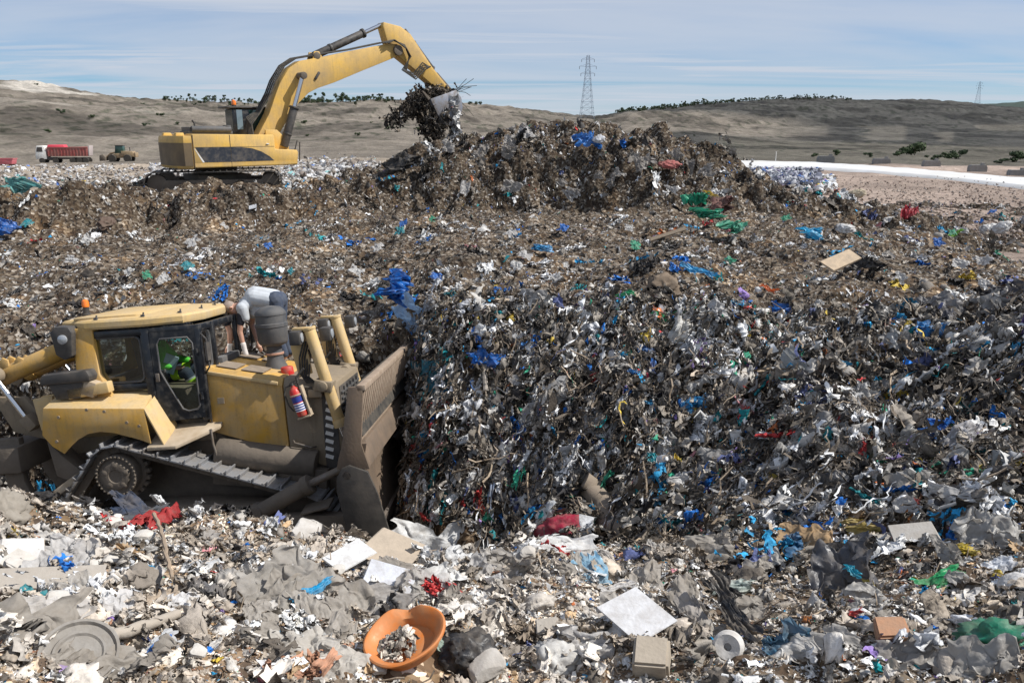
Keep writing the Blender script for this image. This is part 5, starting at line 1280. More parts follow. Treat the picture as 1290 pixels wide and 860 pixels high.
def hand(w_, d, side, r=1.0, curl=.6):
    """palm and five bent fingers from wrist w_ along d; side = thumb side"""
    w_ = Vector(w_); d = Vector(d).normalized(); side = Vector(side); side = (side - d * side.dot(d)).normalized(); n = d.cross(side)
    out = [(w_, w_ + d * .075, .028, .034)]
    for k, L in enumerate((.060, .068, .064, .050)):
        b = w_ + d * .085 + side * (.030 - .020 * k); m_ = b + d * L * .55 + n * .008; t = m_ + (d * math.cos(curl) + n * math.sin(curl)) * L * .6
        out += [(b - d * .03, b, .011, .0105), (b, m_, .0105, .0095), (m_, t, .0095, .008)]
    b = w_ + d * .025 + side * .028; m_ = b + (d * .6 + side * .7) * .042; t = m_ + (d * .9 + side * .1 + n * .3) * .036
    out += [(b, m_, .014, .0115), (m_, t, .0115, .009)]
    return out
def head_parts(c, fwd, up_, r=.098):
    c = Vector(c); f = Vector(fwd).normalized(); u = Vector(up_); u = (u - f * u.dot(f)).normalized(); s_ = f.cross(u)
    P = [(c + u * .02, c + u * .02 - f * .01, r * .98, r * .95), (c - u * .055 + f * .035, c - u * .085 + f * .05, .062, .04), (c + f * .094 - u * .005, c + f * .118 - u * .03, .012, .017),
         (c + f * .085 - u * .062 + s_ * .018, c + f * .085 - u * .062 - s_ * .018, .012, .012)]
    for q in (-1, 1): P += [(c + s_ * q * .094 - u * .01, c + s_ * q * .100 - u * .035 - f * .01, .018, .013), (c + f * .082 + s_ * q * .034 + u * .026, c + f * .086 + s_ * q * .03 + u * .028, .014, .012)]
    return P, f, u, s_
def eyes(c, f, u, s_, parent):
    g = G()
    for q in (-1, 1): g.ball(Vector(c) + f * .090 + s_ * q * .034 + u * .008, .012, 2)
    g.build('eyes', M['black'], parent)
# --- worker bending over the far side of the hood
w0 = dozp(0, 0, 0); Rd = Euler(DOZ_ROT).to_matrix()
def D(x, y, z): return Vector((x, y, z))
per = empty('person', DOZ_T, 'person in light grey shirt and dusty cap bending over the bulldozer hood', 'person', None, DOZ_ROT)
hip = D(1.93, .66, 3.50); chest = D(1.60, .62, 3.58); neck = D(1.41, .60, 3.49); hd_ = D(1.20, .60, 3.42)
fwd = D(-.30, -.25, -.80); upv = D(-.85, 0, .35)
hp, f_, u_, s_ = head_parts(hd_, fwd, upv)
shR, shL = D(1.44, .43, 3.43), D(1.50, .80, 3.46); elR, wrR = D(1.36, .42, 3.06), D(1.40, .42, 2.78); elL, wrL = D(1.40, .86, 3.12), D(1.52, .72, 2.82)
bp = hp + [(neck, hd_, .058, .06), (chest, neck, .12, .07), (hip, chest, .135, .15), (hip, hip + D(0, -.1, 0), .14, .12), (hip, hip + D(0, .1, 0), .14, .12),
     (chest, shR, .09, .068), (chest, shL, .09, .068), (shR, elR, .058, .044), (elR, wrR, .044, .030), (shL, elL, .058, .044), (elL, wrL, .044, .030)]
for q in (-1, 1):
    h_ = hip + D(.02, q * .10, -.02); kn = D(1.92, .62 + q * .13, 3.02); an = D(2.02, .60 + q * .12, 2.60)
    bp += [(h_, kn, .095, .064), (kn, an, .062, .042), (an, an + D(-.17, 0, -.06), .042, .036)]
bp += hand(wrR, wrR - elR, D(-1, 0, 0)) + hand(wrL, wrL - elL, D(-1, 0, 0))
body_ = figure('body', bp, M['skin'], per)
eyes(hd_, f_, u_, s_, per)
figure('shirt', [(hip + D(-.04, 0, .02), chest, .165, .178), (hip + D(-.05, -.09, 0), chest + D(0, -.08, 0), .13, .13), (hip + D(-.05, .09, 0), chest + D(0, .08, 0), .13, .13), (chest, neck, .15, .085), (chest, shR, .115, .086), (chest, shL, .115, .086), (shL, shL.lerp(elL, .55), .082, .072), (shR, shR.lerp(elR, .25), .080, .07), (hip + D(-.1, 0, -.05), chest + D(.1, 0, -.22), .14, .12), (chest, chest + D(-.05, -.02, -.24), .14, .08), (shR, shR + D(.03, 0, -.16), .10, .07)], M['tshirt'], per)
figure('sleeve', [(shR.lerp(elR, .22), shR.lerp(elR, .62), .074, .062)], M['darkcloth'], per)
figure('trousers', [(hip + D(.0, -.08, 0), hip + D(0, .08, 0), .155, .155)] + [x for q in (-1, 1) for x in ((hip + D(.03, q * .10, -.02), D(1.92, .62 + q * .13, 3.02), .115, .082), (D(1.92, .62 + q * .13, 3.02), D(2.02, .60 + q * .12, 2.64), .082, .066))], M['jeans'], per)
cp = figure('cap', [(hd_ + u_ * .045 - f_ * .01, hd_ + u_ * .055, .108, .100), (hd_ + u_ * .06 + f_ * .08, hd_ + u_ * .055 + f_ * .15, .05, .035)], M['cap'], per)
for (a, b) in ((elR, wrR),):
    figure('glove', [(a.lerp(b, .72), b, .043, .04), (b, b + (b - a).normalized() * .09, .040, .042)] + hand(b, b - a, D(-1, 0, 0)), M['glove'], per)
# --- operator in the cab seat
op = empty('person', DOZ_T, 'bulldozer operator in a green high visibility jacket seated behind the cab window', 'person', None, DOZ_ROT)
hp, f_, u_, s_ = head_parts((.20, 0, 3.20), (1, -.25, -.1), (0, 0, 1))
hipc = D(.16, 0, 2.52); ch = D(.16, 0, 2.86); nk = D(.18, 0, 3.06)
A_ = {}
for q in (-1, 1): A_[q] = (D(.16, q * .20, 2.98), D(.30, q * .34, 2.72), D(.56, q * .30, 2.66))
bp = hp + [(nk, D(.2, 0, 3.16), .058, .058), (hipc, ch, .14, .15), (ch, nk, .13, .065)]
for q in (-1, 1):
    sh, el, wr = A_[q]; kn = D(.70, q * .20, 2.56); an = D(.92, q * .20, 2.10)
    bp += [(ch + D(0, q * .1, .06), sh, .09, .066), (sh, el, .056, .044), (el, wr, .044, .030), (hipc + D(0, q * .1, 0), kn, .095, .066), (kn, an, .064, .042), (an, an + D(.17, 0, -.04), .042, .036)] + hand(wr, wr - el, D(0, -q, .3))
figure('body', bp, M['skin'], op); eyes((.20, 0, 3.20), f_, u_, s_, op)
figure('jacket', [(hipc, ch, .165, .18), (ch, nk, .15, .085)] + [x for q in (-1, 1) for x in ((ch + D(0, q * .1, .06), A_[q][0], .115, .088), (A_[q][0], A_[q][1], .078, .066), (A_[q][1], A_[q][1].lerp(A_[q][2], .8), .066, .052))], M['hivis'], op)
tr_ = figure('trousers', [x for q in (-1, 1) for x in ((hipc + D(0, q * .1, 0), D(.70, q * .20, 2.56), .115, .085), (D(.70, q * .20, 2.56), D(.91, q * .20, 2.15), .085, .07))], M['jeans'], op)
for q in (-1, 1):
    a, b = D(.70, q * .20, 2.56), D(.91, q * .20, 2.15)
    for t0, t1, m_, nm in ((.30, .62, 'lime', 'lime_band'), (.24, .31, 'silver', 'reflective_band'), (.62, .70, 'silver', 'reflective_band')):
        g = G(); g.cyl(a.lerp(b, t0), a.lerp(b, t1), .093, .086); g.build(nm, M[m_], tr_)
    a, b = hipc + D(0, q * .1, 0), D(.70, q * .20, 2.56)
    g = G(); g.cyl(a.lerp(b, .62), a.lerp(b, .84), .108, .102); g.build('lime_band', M['lime'], tr_)
g = G(); g.ball((.19, 0, 3.255), .108, 3, (1, .95, .8)); g.build('hair', M['hair'], op)
g = G(); g.box((.52, -.32, 2.72), (.20, .02, .28), (0, R(25), 0)); tag(g.build('paper_folder', mat('pale_blue_folder', (.45, .62, .68), .5)), 'pale blue folder held by the bulldozer operator', 'folder')
fo = bpy.data.objects['paper_folder']; fo.matrix_world = Matrix.Translation(DOZ_T) @ Euler(DOZ_ROT).to_matrix().to_4x4()
# ------------------------------------------------------------------ far vehicles
def far_at(u, v, r):
    az, el = azel(u, v); return Vector((r * math.sin(az), r * math.cos(az), far_z(r * math.sin(az), r * math.cos(az))))
def shrink(root, k): root.scale = (k, k, k)
def wheel(parent, x, y, z, r, w_, s_, name='wheel'):
    g = G(); g.lathe([(r * .6, -w_ / 2), (r * .95, -w_ / 2), (r, -w_ / 3), (r, w_ / 3), (r * .95, w_ / 2), (r * .6, w_ / 2)], (x, y, z), 'y', 22); t = g.build(name, M['rubber'], parent)
    g = G(); g.lathe([(.02, -w_ * .3), (r * .58, -w_ * .35), (r * .62, 0), (r * .58, w_ * .35), (.02, w_ * .3)], (x, y, z), 'y', 18); g.build('rim', M['steel'], t)
# tipper truck, heading left
p = far_at(82, 204, 142)
tk = empty('tipper_truck', (p.x, p.y, p.z - .05), 'white cab tipper truck with a red ribbed body on the far dirt track', 'truck', None, (0, 0, math.pi + R(12)))
redt = mat('dusty_red_body', (.36, .055, .05), .6, dirt=(.28, .17, .14), dscale=2, damt=.7)
g = G(); g.prism([(2.55, .75), (2.6, 2.0), (2.75, 2.95), (3.0, 3.1), (4.0, 3.1), (4.25, 2.2), (4.35, 1.5), (4.35, .75)], -1.2, 1.2); cab_ = g.build('cab', M['white'], tk, .06)
g = G(); g.prism([(3.1, 2.05), (3.1, 2.85), (3.95, 2.85), (4.12, 2.05)], -1.22, 1.22); g.prism([(4.13, 2.1), (4.0, 2.9), (4.03, 2.9), (4.3, 2.1)], -1.0, 1.0); g.build('cab_window', M['black'], cab_)
g = G(); g.box((0, 0, .85), (8.2, .9, .3)); g.box((2.0, 0, .8), (1.0, 2.2, .5)); g.build('chassis', M['black'], tk, .02)
g = G(); g.prism([(-4.3, 1.25), (-4.45, 2.9), (2.35, 2.75), (2.35, 1.25)], -1.22, 1.22); bd = g.build('tipper_body', redt, tk, .03)
g = G()
for k in range(13):
    for s_ in (-1, 1): g.box((-4.1 + .52 * k, s_ * 1.25, 2.0), (.10, .08, 1.5))
g.box((-1, -1.26, 2.78), (6.7, .1, .14)); g.box((-1, 1.26, 2.78), (6.7, .1, .14)); g.build('body_rib', redt, bd)
g = G(); g.box((.9, 0, 3.0), (2.9, 2.3, .5), None, .9); g.build('rolled_cover', mat('bright_red_tarp', (.62, .06, .09), .6), tk, .08)
g = G(); g.prism([(-4.52, 1.3), (-4.7, 3.1), (-4.45, 3.1), (-4.35, 1.3)], -1.2, 1.2); g.build('tailgate', mat('dusty_grey_steel', (.42, .36, .34), .7), tk, .02)
for x in (3.4, 1.2, -1.6, -2.75, -3.85):
    for y in (-1.05, 1.05): wheel(tk, x, y, .5, .5, .32, 1)
g = G(); g.box((4.36, 0, 1.0), (.08, 2.2, .3)); g.build('bumper', M['steel'], tk, .02)
for y in (-.9, .9):
    g = G(); g.box((4.4, y, 1.25), (.05, .3, .2)); g.build('headlight', M['lens'], tk)
    g = G(); g.box((3.4, y * 1.28, .95), (1.2, .06, .12)); g.build('mudguard', M['black'], tk)
# wheel loader behind it
p = far_at(153, 198, 146)
ld = empty('wheel_loader', (p.x, p.y, p.z - .05), 'dirty yellow wheel loader with green tinted cab behind the red truck', 'wheel loader', None, (0, 0, R(8)))
ly = mat('dull_loader_yellow', (.36, .25, .13), .7, dirt=(.25, .19, .13), dscale=2, damt=.8)
g = G(); g.prism([(.2, 1.0), (.3, 2.1), (2.4, 2.0), (2.6, 1.0)], -.9, .9); g.build('engine_hood', ly, ld, .06)
g = G(); g.prism([(-1.2, .8), (-1.2, 1.6), (.4, 1.7), (.4, .8)], -.8, .8); g.build('front_frame', ly, ld, .05)
g = G(); g.prism([(-.9, 1.6), (-.7, 3.1), (.6, 3.1), (.7, 1.6)], -.75, .75); c_ = g.build('cab', mat('green_tint_glass', (.03, .07, .055), .2), ld, .05)
g = G(); g.box((-.05, 0, 3.15), (1.6, 1.6, .12)); g.build('cab_roof', M['mud'], c_, .03)
for x in (-1.35, 1.45):
    for y in (-1.1, 1.1): wheel(ld, x, y, .72, .72, .5, 1)
g = G(); g.prism([(-3.6, .25), (-3.5, 1.3), (-2.9, 1.5), (-2.5, 1.0), (-2.6, .3)], -1.4, 1.4); g.build('loader_bucket', M['mud'], ld, .04)
for y in (-.6, .6):
    g = G(); g.tube([(-.6, y, 1.9), (-1.7, y, 1.7), (-2.7, y, .8)], .12, 8); g.build('lift_arm', ly, ld)
g = G(); g.cyl((1.6, .3, 2.0), (1.6, .3, 2.8), .08); g.build('exhaust_stack', M['black'], ld)
g = G(); g.box((2.75, 0, 1.35), (.3, 1.7, .9)); g.build('counterweight', ly, ld, .06)
# pink skip at the left edge
p = far_at(9, 206, 128)
sk = empty('waste_skip', p, 'small faded pink skip standing alone at the far left track', 'skip', None, (0, 0, R(6)))
pk = mat('faded_pink_paint', (.62, .12, .16), .7, dirt=(.4, .2, .18), dscale=3, damt=.5)
g = G(); g.prism([(-.95, .25), (-1.2, 1.05), (1.2, 1.05), (.95, .25)], -.7, .7); b_ = g.build('skip_body', pk, sk, .03)
g = G(); g.box((0, -.72, 1.06), (2.5, .08, .1)); g.box((0, .72, 1.06), (2.5, .08, .1)); g.box((-1.2, 0, 1.06), (.08, 1.5, .1)); g.box((1.2, 0, 1.06), (.08, 1.5, .1)); g.build('rim', pk, b_)
g = G(); g.box((-.6, 0, .125), (.2, 1.3, .25)); g.box((.6, 0, .125), (.2, 1.3, .25)); g.build('skid', M['mud'], sk)

# ------------------------------------------------------------------ pylons
def pylon(u, vtop, vbot, r, label, Hm):
    az, el1 = azel(u, vtop); _, el0 = azel(u, vbot)
    x, y = r * math.sin(az), r * math.cos(az); zt = EYE + el1 * r; zb = far_z(x, y); Hh = zt - zb
    py = empty('electricity_pylon', (x, y, zb), label, 'pylon', None, (0, 0, -az + R(10)))
    g = G(); n = 11; k = Hh / 40.
    wd = lambda t: (3.6 * (1 - t) ** 1.2 + .85) * k
    q = .062 * k
    for i in range(n):
        t0, t1 = i / n, (i + 1) / n
        c0 = [(sx * wd(t0), sy * wd(t0), t0 * Hh) for sx, sy in ((-1, -1), (1, -1), (1, 1), (-1, 1))]; c1 = [(sx * wd(t1), sy * wd(t1), t1 * Hh) for sx, sy in ((-1, -1), (1, -1), (1, 1), (-1, 1))]
        for a in range(4):
            b = (a + 1) % 4
            g.tube([c0[a], c1[a]], q * 1.5, 4); g.tube([c0[a], c1[b]], q, 4); g.tube([c0[b], c1[a]], q, 4); g.tube([c1[a], c1[b]], q, 4)
    g.build('lattice_tower', M['pyl'], py)
    for t, L in ((.72, 4.6), (.83, 5.6), (.94, 4.2)):
        g = G()
        for s_ in (-1, 1):
            g.tube([(0, 0, t * Hh + 1.6 * k), (s_ * L * k, 0, t * Hh)], q * 1.3, 4); g.tube([(0, -.5 * k, t * Hh), (s_ * L * k, 0, t * Hh)], q * 1.3, 4); g.tube([(0, .5 * k, t * Hh), (s_ * L * k, 0, t * Hh)], q * 1.3, 4)
        ca = g.build('cross_arm', M['pyl'], py)
        for s_ in (-1, 1):
            g = G(); g.tube([(s_ * L * k, 0, t * Hh), (s_ * L * k, 0, t * Hh - 1.8 * k)], .14 * k, 6); g.build('insulator', M['greypl'], ca)
M['pyl'] = mat('galvanised_steel', (.26, .30, .36), .6, .2)
pylon(741, 70, 142, 560, 'tall lattice electricity pylon rising behind the rear rubbish pile', 40)
pylon(1235, 103, 132, 900, 'distant lattice electricity pylon on the right hill crest', 40)

# ------------------------------------------------------------------ membrane, blocks, posts, bank
lin = mat('white_membrane', (.62, .63, .64), .6, dirt=(.52, .50, .46), dscale=.16, damt=.6)
up_e = [(905, 202), (960, 202.5), (1020, 204), (1090, 208), (1160, 213), (1230, 219), (1300, 225), (1400, 235)]
lo_e = [(905, 207.5), (960, 208.5), (1020, 210), (1090, 214.5), (1160, 220), (1230, 227), (1300, 235), (1400, 247)]
def on_h(u, v, h): az, el = azel(u, v); r = h / -el; return (r * math.sin(az), r * math.cos(az), EYE - h)
NS = 90; ue = np.array(up_e); le = np.array(lo_e); uu = np.linspace(905, 1400, NS)
V = []
for k in range(NS):
    a = Vector(on_h(uu[k], np.interp(uu[k], ue[:, 0], ue[:, 1]), 4.02)); b = Vector(on_h(uu[k], np.interp(uu[k], le[:, 0], le[:, 1]), 4.02))
    for t in np.linspace(0, 1, 9):
        q = a.lerp(b, t); q.z += .07 * noise2(np.array([q.x / 2.4]), np.array([q.y / 2.4]), 55)[0]; V.append(q)
    c = b + (b - a).normalized() * .9; c.z -= .45; V.append(c)
i = np.arange(NS * 10).reshape(NS, 10); F = np.concatenate([np.stack([i[:-1, j], i[1:, j], i[1:, j + 1], i[:-1, j + 1]], -1) for j in range(9)])
tag(link('white_liner', np_mesh('white_liner', V, [F], None, True), lin), 'long white membrane strip edging the gravel field', 'membrane')
conc = mat('grey_concrete', (.30, .29, .28), .85, dirt=(.2, .19, .17), dscale=2, damt=.8)
def fz(u, v, h=3.55): return Vector(on_h(u, v, h))
for k, (u, v) in enumerate(((1040, 202), (1110, 205), (1173, 207.5), (1231, 213), (1281, 219))):
    q = fz(u, v, 4.05); r = q.length
    b = G(); L = 20 / 1000 * q.y; Hb = .30 * L; b.prism([(-L / 2, -.3), (-L / 2, Hb * .6), (-L * .42, Hb), (L * .42, Hb), (L / 2, Hb * .5), (L / 2, -.3)], -.4, .4)
    o = b.build('concrete_block', conc, None, .0, loc=(q.x, q.y, q.z - .1)); o.rotation_euler = (0, 0, R(-6))
    tag(o, 'low grey concrete block standing along the far edge of the white strip', 'concrete block', 'concrete blocks along the membrane')
    b = G(); b.prism([(L * .2, Hb), (L * .2, Hb * 1.4), (L * .36, Hb * 1.4), (L * .36, Hb)], -.2, .2); b.build('block_cap', conc, o)
for k, (u, v, hh) in enumerate(((915, 205, 14), (977, 204, 12))):
    q = fz(u, v, 4.05); Hh = hh / 1000 * q.y
    b = G(); b.cyl((0, 0, -.4), (0, 0, Hh), .05, .045, 8); b.box((0, 0, Hh), (.14, .14, .05)); o = b.build('marker_post', M['white'], None, loc=q)
    tag(o, 'thin pale marker post beyond the white strip, ' + ('by the pile' if k == 0 else 'further right'), 'post')
# bales and bags heaped behind the pile
hb = Heap(); g7 = np.random.default_rng(71)
def farheap(n, u0, u1, v0, v1, h, s0, s1, pi_, seed):
    g7 = np.random.default_rng(seed)
    P = np.array([on_h(g7.uniform(u0, u1), g7.uniform(v0, v1), h + .15 * g7.normal()) for _ in range(n)]); C, w_ = PALS[pi_]; ci = g7.choice(len(C), size=n, p=w_)
    for kd in ('sheet_lo', 'bag', 'chunk', 'sheet'):
        s = np.nonzero(g7.random(n) < .33)[0]
        hb.put(kd, P[s], frames(np.tile([0, 0, 1.], (len(s), 1)), g7, .5), s0 * (s1 / s0) ** g7.random(len(s)), C[ci][s], g7)
BLUEW = [((.40, .41, .44), 3), ((.24, .25, .30), 2.5), ((.54, .55, .56), 1.4), ((.06, .14, .36), 1), ((.12, .12, .15), 1.5), ((.30, .26, .38), 1)]
PALS.append(pal((BLUEW, 1.)))
farheap(2600, 915, 1032, 213, 232, 3.9, .3, .9, 7, 72)
farheap(1500, 1000, 1050, 222, 240, 4.15, .3, .8, 5, 73)
LW = [((.46, .45, .44), 3), ((.36, .34, .32), 3), ((.25, .22, .19), 3), ((.60, .60, .60), 2), ((.10, .20, .5), .35), ((.2, .4, .4), .25), ((.18, .15, .13), 2)]
PALS.append(pal((LW, 1.)))
farheap(4200, -60, 520, 207, 234, 4.28, .2, .6, 8, 74)
farheap(3600, 360, 480, 193, 222, 4.25, .4, 1.0, 8, 75)
farheap(1500, 190, 250, 207, 222, 4.2, .3, .9, 8, 76)
GRV = [((.33, .27, .225), 3), ((.26, .20, .165), 3), ((.40, .345, .30), 2), ((.20, .16, .135), 1.5)]
PALS.append(pal((GRV, 1.))); hg = Heap(); hb_ = hb; hb = hg
farheap(9000, 1010, 1420, 222, 300, 4.3, .06, .22, 9, 77); hb = hb_

tag(hg.build('gravel', LITTER), kind='stuff')
tag(hb.build('far_litter', LITTER), 'pale scattered rubbish on the flat ground beyond the heap', kind='stuff')

# ------------------------------------------------------------------ trees and bushes
bark = mat('grey_bark', (.12, .09, .06), .9)
leafm = [mat('pine_green_%d' % k, c, .85, dirt=tuple(q * .55 for q in c), dscale=.6, damt=.9) for k, c in enumerate(((.045, .075, .03), (.06, .09, .035), (.07, .105, .04)))]
def tree_mesh(H_, wd, nleaf, seed, shrub=False):
    g_ = np.random.default_rng(seed); V, F = [], []
    nb = 7 if shrub else 6
    cents = [np.array([g_.normal() * wd * .28, g_.normal() * wd * .28, H_ * (.18 + .6 * g_.random() if shrub else .22 + .66 * g_.random() ** 1.2)]) for _ in range(nb)]
    for k in range(nleaf):
        c = cents[g_.integers(nb)]; d = g_.normal(size=3); d /= np.linalg.norm(d); p = c + d * (.5 + .5 * g_.random()) * np.array([wd * .28, wd * .28, H_ * (.24 if shrub else .20)]) * (1 if shrub else 1.25 - .75 * c[2] / H_)
        p[2] = max(p[2], .03 * H_)
        a = g_.normal(size=3); a /= np.linalg.norm(a); b = np.cross(a, d); s = wd * .055 * (.6 + .8 * g_.random()); n = len(V)
        V += [p - a * s, p + b * s, p + a * s, p - b * s]; F.append([n, n + 1, n + 2, n + 3])
    return np.array(V), np.array(F)
CROWN = [np_mesh('crown', tree_mesh(5, 3.8, 520, s)[0], [tree_mesh(5, 3.8, 520, s)[1]]) for s in (1, 2, 3, 4)]
SHRUB = [np_mesh('foliage', tree_mesh(3, 4.2, 900, s, True)[0], [tree_mesh(3, 4.2, 900, s, True)[1]]) for s in (11, 12, 13)]
for k, m_ in enumerate(CROWN): m_.materials.append(leafm[k % 3])
for k, m_ in enumerate(SHRUB): m_.materials.append(leafm[(k + 1) % 3])
g = G(); g.tube([(0, 0, -.6), (.05, .02, 1.2), (0, .08, 2.6), (.1, 0, 4.0)], .1, 7, [.20, .15, .10, .04])
for a in range(4): g.tube([(0, .03, 1.6 + .4 * a), (.9 * math.cos(a * 1.7), .9 * math.sin(a * 1.7), 2.5 + .4 * a)], .05, 5, [.07, .02])
tmp = g.build('trunk', bark); TRUNK = tmp.data; bpy.data.objects.remove(tmp)
def tree(x, y, s, label, group, shrub=False, k=0, name='pine_tree'):
    t = empty(name, (x, y, far_z(x, y) - .05 * s), label, 'bush' if shrub else 'tree', group, (0, 0, rnd.uniform(0, 6.28)))
    t.scale = (s * rnd.uniform(.9, 1.25), s, s * rnd.uniform(.75, 1.1))
    for nm, me in (('trunk', TRUNK), ('foliage' if shrub else 'crown', (SHRUB if shrub else CROWN)[k % (3 if shrub else 4)])):
        o = bpy.data.objects.new(nm, me); COL.objects.link(o); o.parent = t
        if shrub and nm == 'trunk': o.scale = (.5, .5, .35)
    return t
def crest_r(u):
    az, _ = azel(u, 200); a = [(math.atan2(HZ[i, j] - EYE, FR[j]), FR[j]) for i in [int((az - FA[0]) / (FA[1] - FA[0]))] for j in range(len(FR)) if FR[j] > 250]
    return az, max(a)[1]
for u0, u1, n, grp, lab, s0, s1 in ((215, 345, 26, 'low shrubs along the left hill crest', 'small dark shrub tree on the crest of the left hill', .45, .8),
                           (345, 500, 52, 'trees along the left hill crest', 'dark green pine tree on the hill crest behind the excavator boom', .5, .95),
                           (590, 610, 3, 'trees by the raised bucket', 'tiny dark tree on the hill crest right of the raised bucket', .6, .8),
                           (775, 1065, 230, 'trees along the right hill crest', 'dark green pine tree on the crest of the right hill', .5, .95)):
    for k in range(n):
        u = u0 + (u1 - u0) * (k + rnd.random()) / n
        az, r = crest_r(u)
        if u0 > 700 and rnd.random() < .35: u = u0 + (u1 - u0) * .5 * rnd.random(); az, r = crest_r(u)
        r *= rnd.uniform(.93, 1.012) if u < 900 else rnd.uniform(.96, 1.01)
        tree(r * math.sin(az), r * math.cos(az), rnd.uniform(s0, s1) * (1.25 if rnd.random() < .2 else 1), lab, grp, False, rnd.randrange(4))
for u, v, r, s, lab in ((1152, 196, 175, 1.25, 'round dark green bush, largest one beyond the white strip'), (1133, 197, 172, .6, 'small green bush touching the left of the largest bush'), (1208, 199, 165, .75, 'round green bush midway between the largest bush and the right edge'),
                        (1197, 200, 160, .55, 'little green bush left beside the midway round bush'), (1278, 202, 150, .9, 'dark bush at the right edge beyond the white strip'), (1180, 203, 150, .5, 'low green shrub beside the third concrete block'),
                        (1052, 201, 165, .5, 'low dark shrub right of the leftmost concrete block'), (1095, 201, 160, .45, 'low dark shrub left of the second concrete block'), (1026, 202, 160, .4, 'flat olive shrub near the left end of the white strip'), (1262, 205, 140, .45, 'low pale shrub left of the right edge bush')):
    az, _ = azel(u, v); tree(r * math.sin(az), r * math.cos(az), s * .72, lab, 'bushes beyond the white strip', True, rnd.randrange(3), 'bush')
for k in range(34):
    u = rnd.uniform(0, 900); az, _ = azel(u, 180); r = rnd.uniform(190, 400)
    tree(r * math.sin(az), r * math.cos(az), rnd.uniform(.2, .42), 'small dry shrub dotted on the bare hillside', 'shrubs dotted on the bare hillsides', True, rnd.randrange(3), 'bush')
# far wooded ridge on the right
V = []
for k, u in enumerate(np.linspace(1200, 1500, 40)):
    az, _ = azel(u, 140); top_ = np.interp(u, [1200, 1240, 1262, 1300, 1500], [140, 131, 130, 127, 122]) + .8 * math.sin(k * 2.1) * .5
    el = azel(u, top_)[1]
    for r, e in ((2300, -.02), (2600, el), (3000, el * .9), (3100, -.03)): V.append((r * math.sin(az), r * math.cos(az), EYE + e * r))
i = np.arange(160).reshape(40, 4); F = np.concatenate([np.stack([i[:-1, j], i[1:, j], i[1:, j + 1], i[:-1, j + 1]], -1) for j in range(3)])
tag(link('wooded_hill', np_mesh('wooded_hill', V, [F[:, ::-1]], None, True), mat('far_wood', (.035, .06, .045), .95, dirt=(.02, .035, .03), dscale=.02, damt=.8)), kind='structure')

shrink(tk, .84); shrink(ld, .84); shrink(sk, .9)
# ------------------------------------------------------------------ single pieces of rubbish one can point at
def plastic(name, c, rough=.38, dust=.35, hard=False):
    m = mat(name, c, rough, 0, .5, dirt=tuple(.35 * q + .65 * d for q, d in zip(c, (.24, .20, .155))), dscale=9, damt=(.8 if hard else .35) + dust, bump=.2, bscale=45)
    if hard: return m
    nt = m.node_tree; bp = [n for n in nt.nodes if n.type == 'BUMP'][0]; tc = [n for n in nt.nodes if n.type == 'TEX_COORD'][0]; b = nt.nodes['Principled BSDF']
    n0 = nt.nodes.new('ShaderNodeTexNoise'); n0.inputs['Scale'].default_value = 6; nt.links.new(tc.outputs['Object'], n0.inputs['Vector'])
    av = nt.nodes.new('ShaderNodeMix'); av.data_type = 'VECTOR'; av.inputs[0].default_value = .25; nt.links.new(tc.outputs['Object'], av.inputs[4]); nt.links.new(n0.outputs['Color'], av.inputs[5])
    vo = nt.nodes.new('ShaderNodeTexVoronoi'); vo.inputs['Scale'].default_value = 11; vo.feature = 'F1'; nt.links.new(av.outputs[1], vo.inputs['Vector'])
    b2 = nt.nodes.new('ShaderNodeBump'); b2.inputs['Strength'].default_value = .28; b2.inputs['Distance'].default_value = .03
    nt.links.new(vo.outputs['Distance'], b2.inputs['Height']); nt.links.new(bp.outputs['Normal'], b2.inputs['Normal']); nt.links.new(b2.outputs['Normal'], b.inputs['Normal'])
    tr = nt.nodes.new('ShaderNodeBsdfTranslucent'); ms = nt.nodes.new('ShaderNodeMixShader'); ms.inputs[0].default_value = .33; ot = [n for n in nt.nodes if n.type == 'OUTPUT_MATERIAL'][0]
    src = b.inputs['Base Color'].links[0].from_socket; nt.links.new(src, tr.inputs[0]); nt.links.new(b.outputs[0], ms.inputs[1]); nt.links.new(tr.outputs[0], ms.inputs[2]); nt.links.new(ms.outputs[0], ot.inputs['Surface'])
    return m
PM = {}
def pm(c, rough=.38, dust=.35, hard=False):
    k = (tuple(c), rough, dust, hard)
    if k not in PM: PM[k] = plastic('rubbish_%d' % len(PM), c, rough, dust, hard)
    return PM[k]
BLUE = (.015, .17, .58); TEAL = (.01, .27, .32); WHT = (.78, .78, .77); GRY = (.36, .34, .31); PALE = (.55, .52, .48); BLK = (.022, .023, .026); RED = (.45, .02, .06); GRN = (.02, .34, .16); YEL = (.60, .46, .05); ORG = (.62, .20, .03); TAN = (.44, .29, .15); CARD = (.42, .33, .24)
def item(name, u, v, label, cat, group=None):
    p = ground_hit(u, v); n = surf_normal(p.x, p.y)
    return p, n
def px_m(p): return (p - Vector((0, 0, EYE))).length / FPX       # metres spanned by one pixel there
def basis(n, ang):
    """tangent frame on the slope; first axis points across the view, turned by ang degrees"""
    x = Vector((1, 0, 0)); x = (x - n * x.dot(n)).normalized(); y = n.cross(x)
    c, s = math.cos(R(ang)), math.sin(R(ang)); return Matrix((x * c + y * s, y * c - x * s, n)).transposed()
SOLID = {'brown_ball', 'carrier_bag', 'white_container', 'foam_roll', 'red_cushion', 'beige_cushion', 'red_bag', 'brown_sack', 'white_bag'}
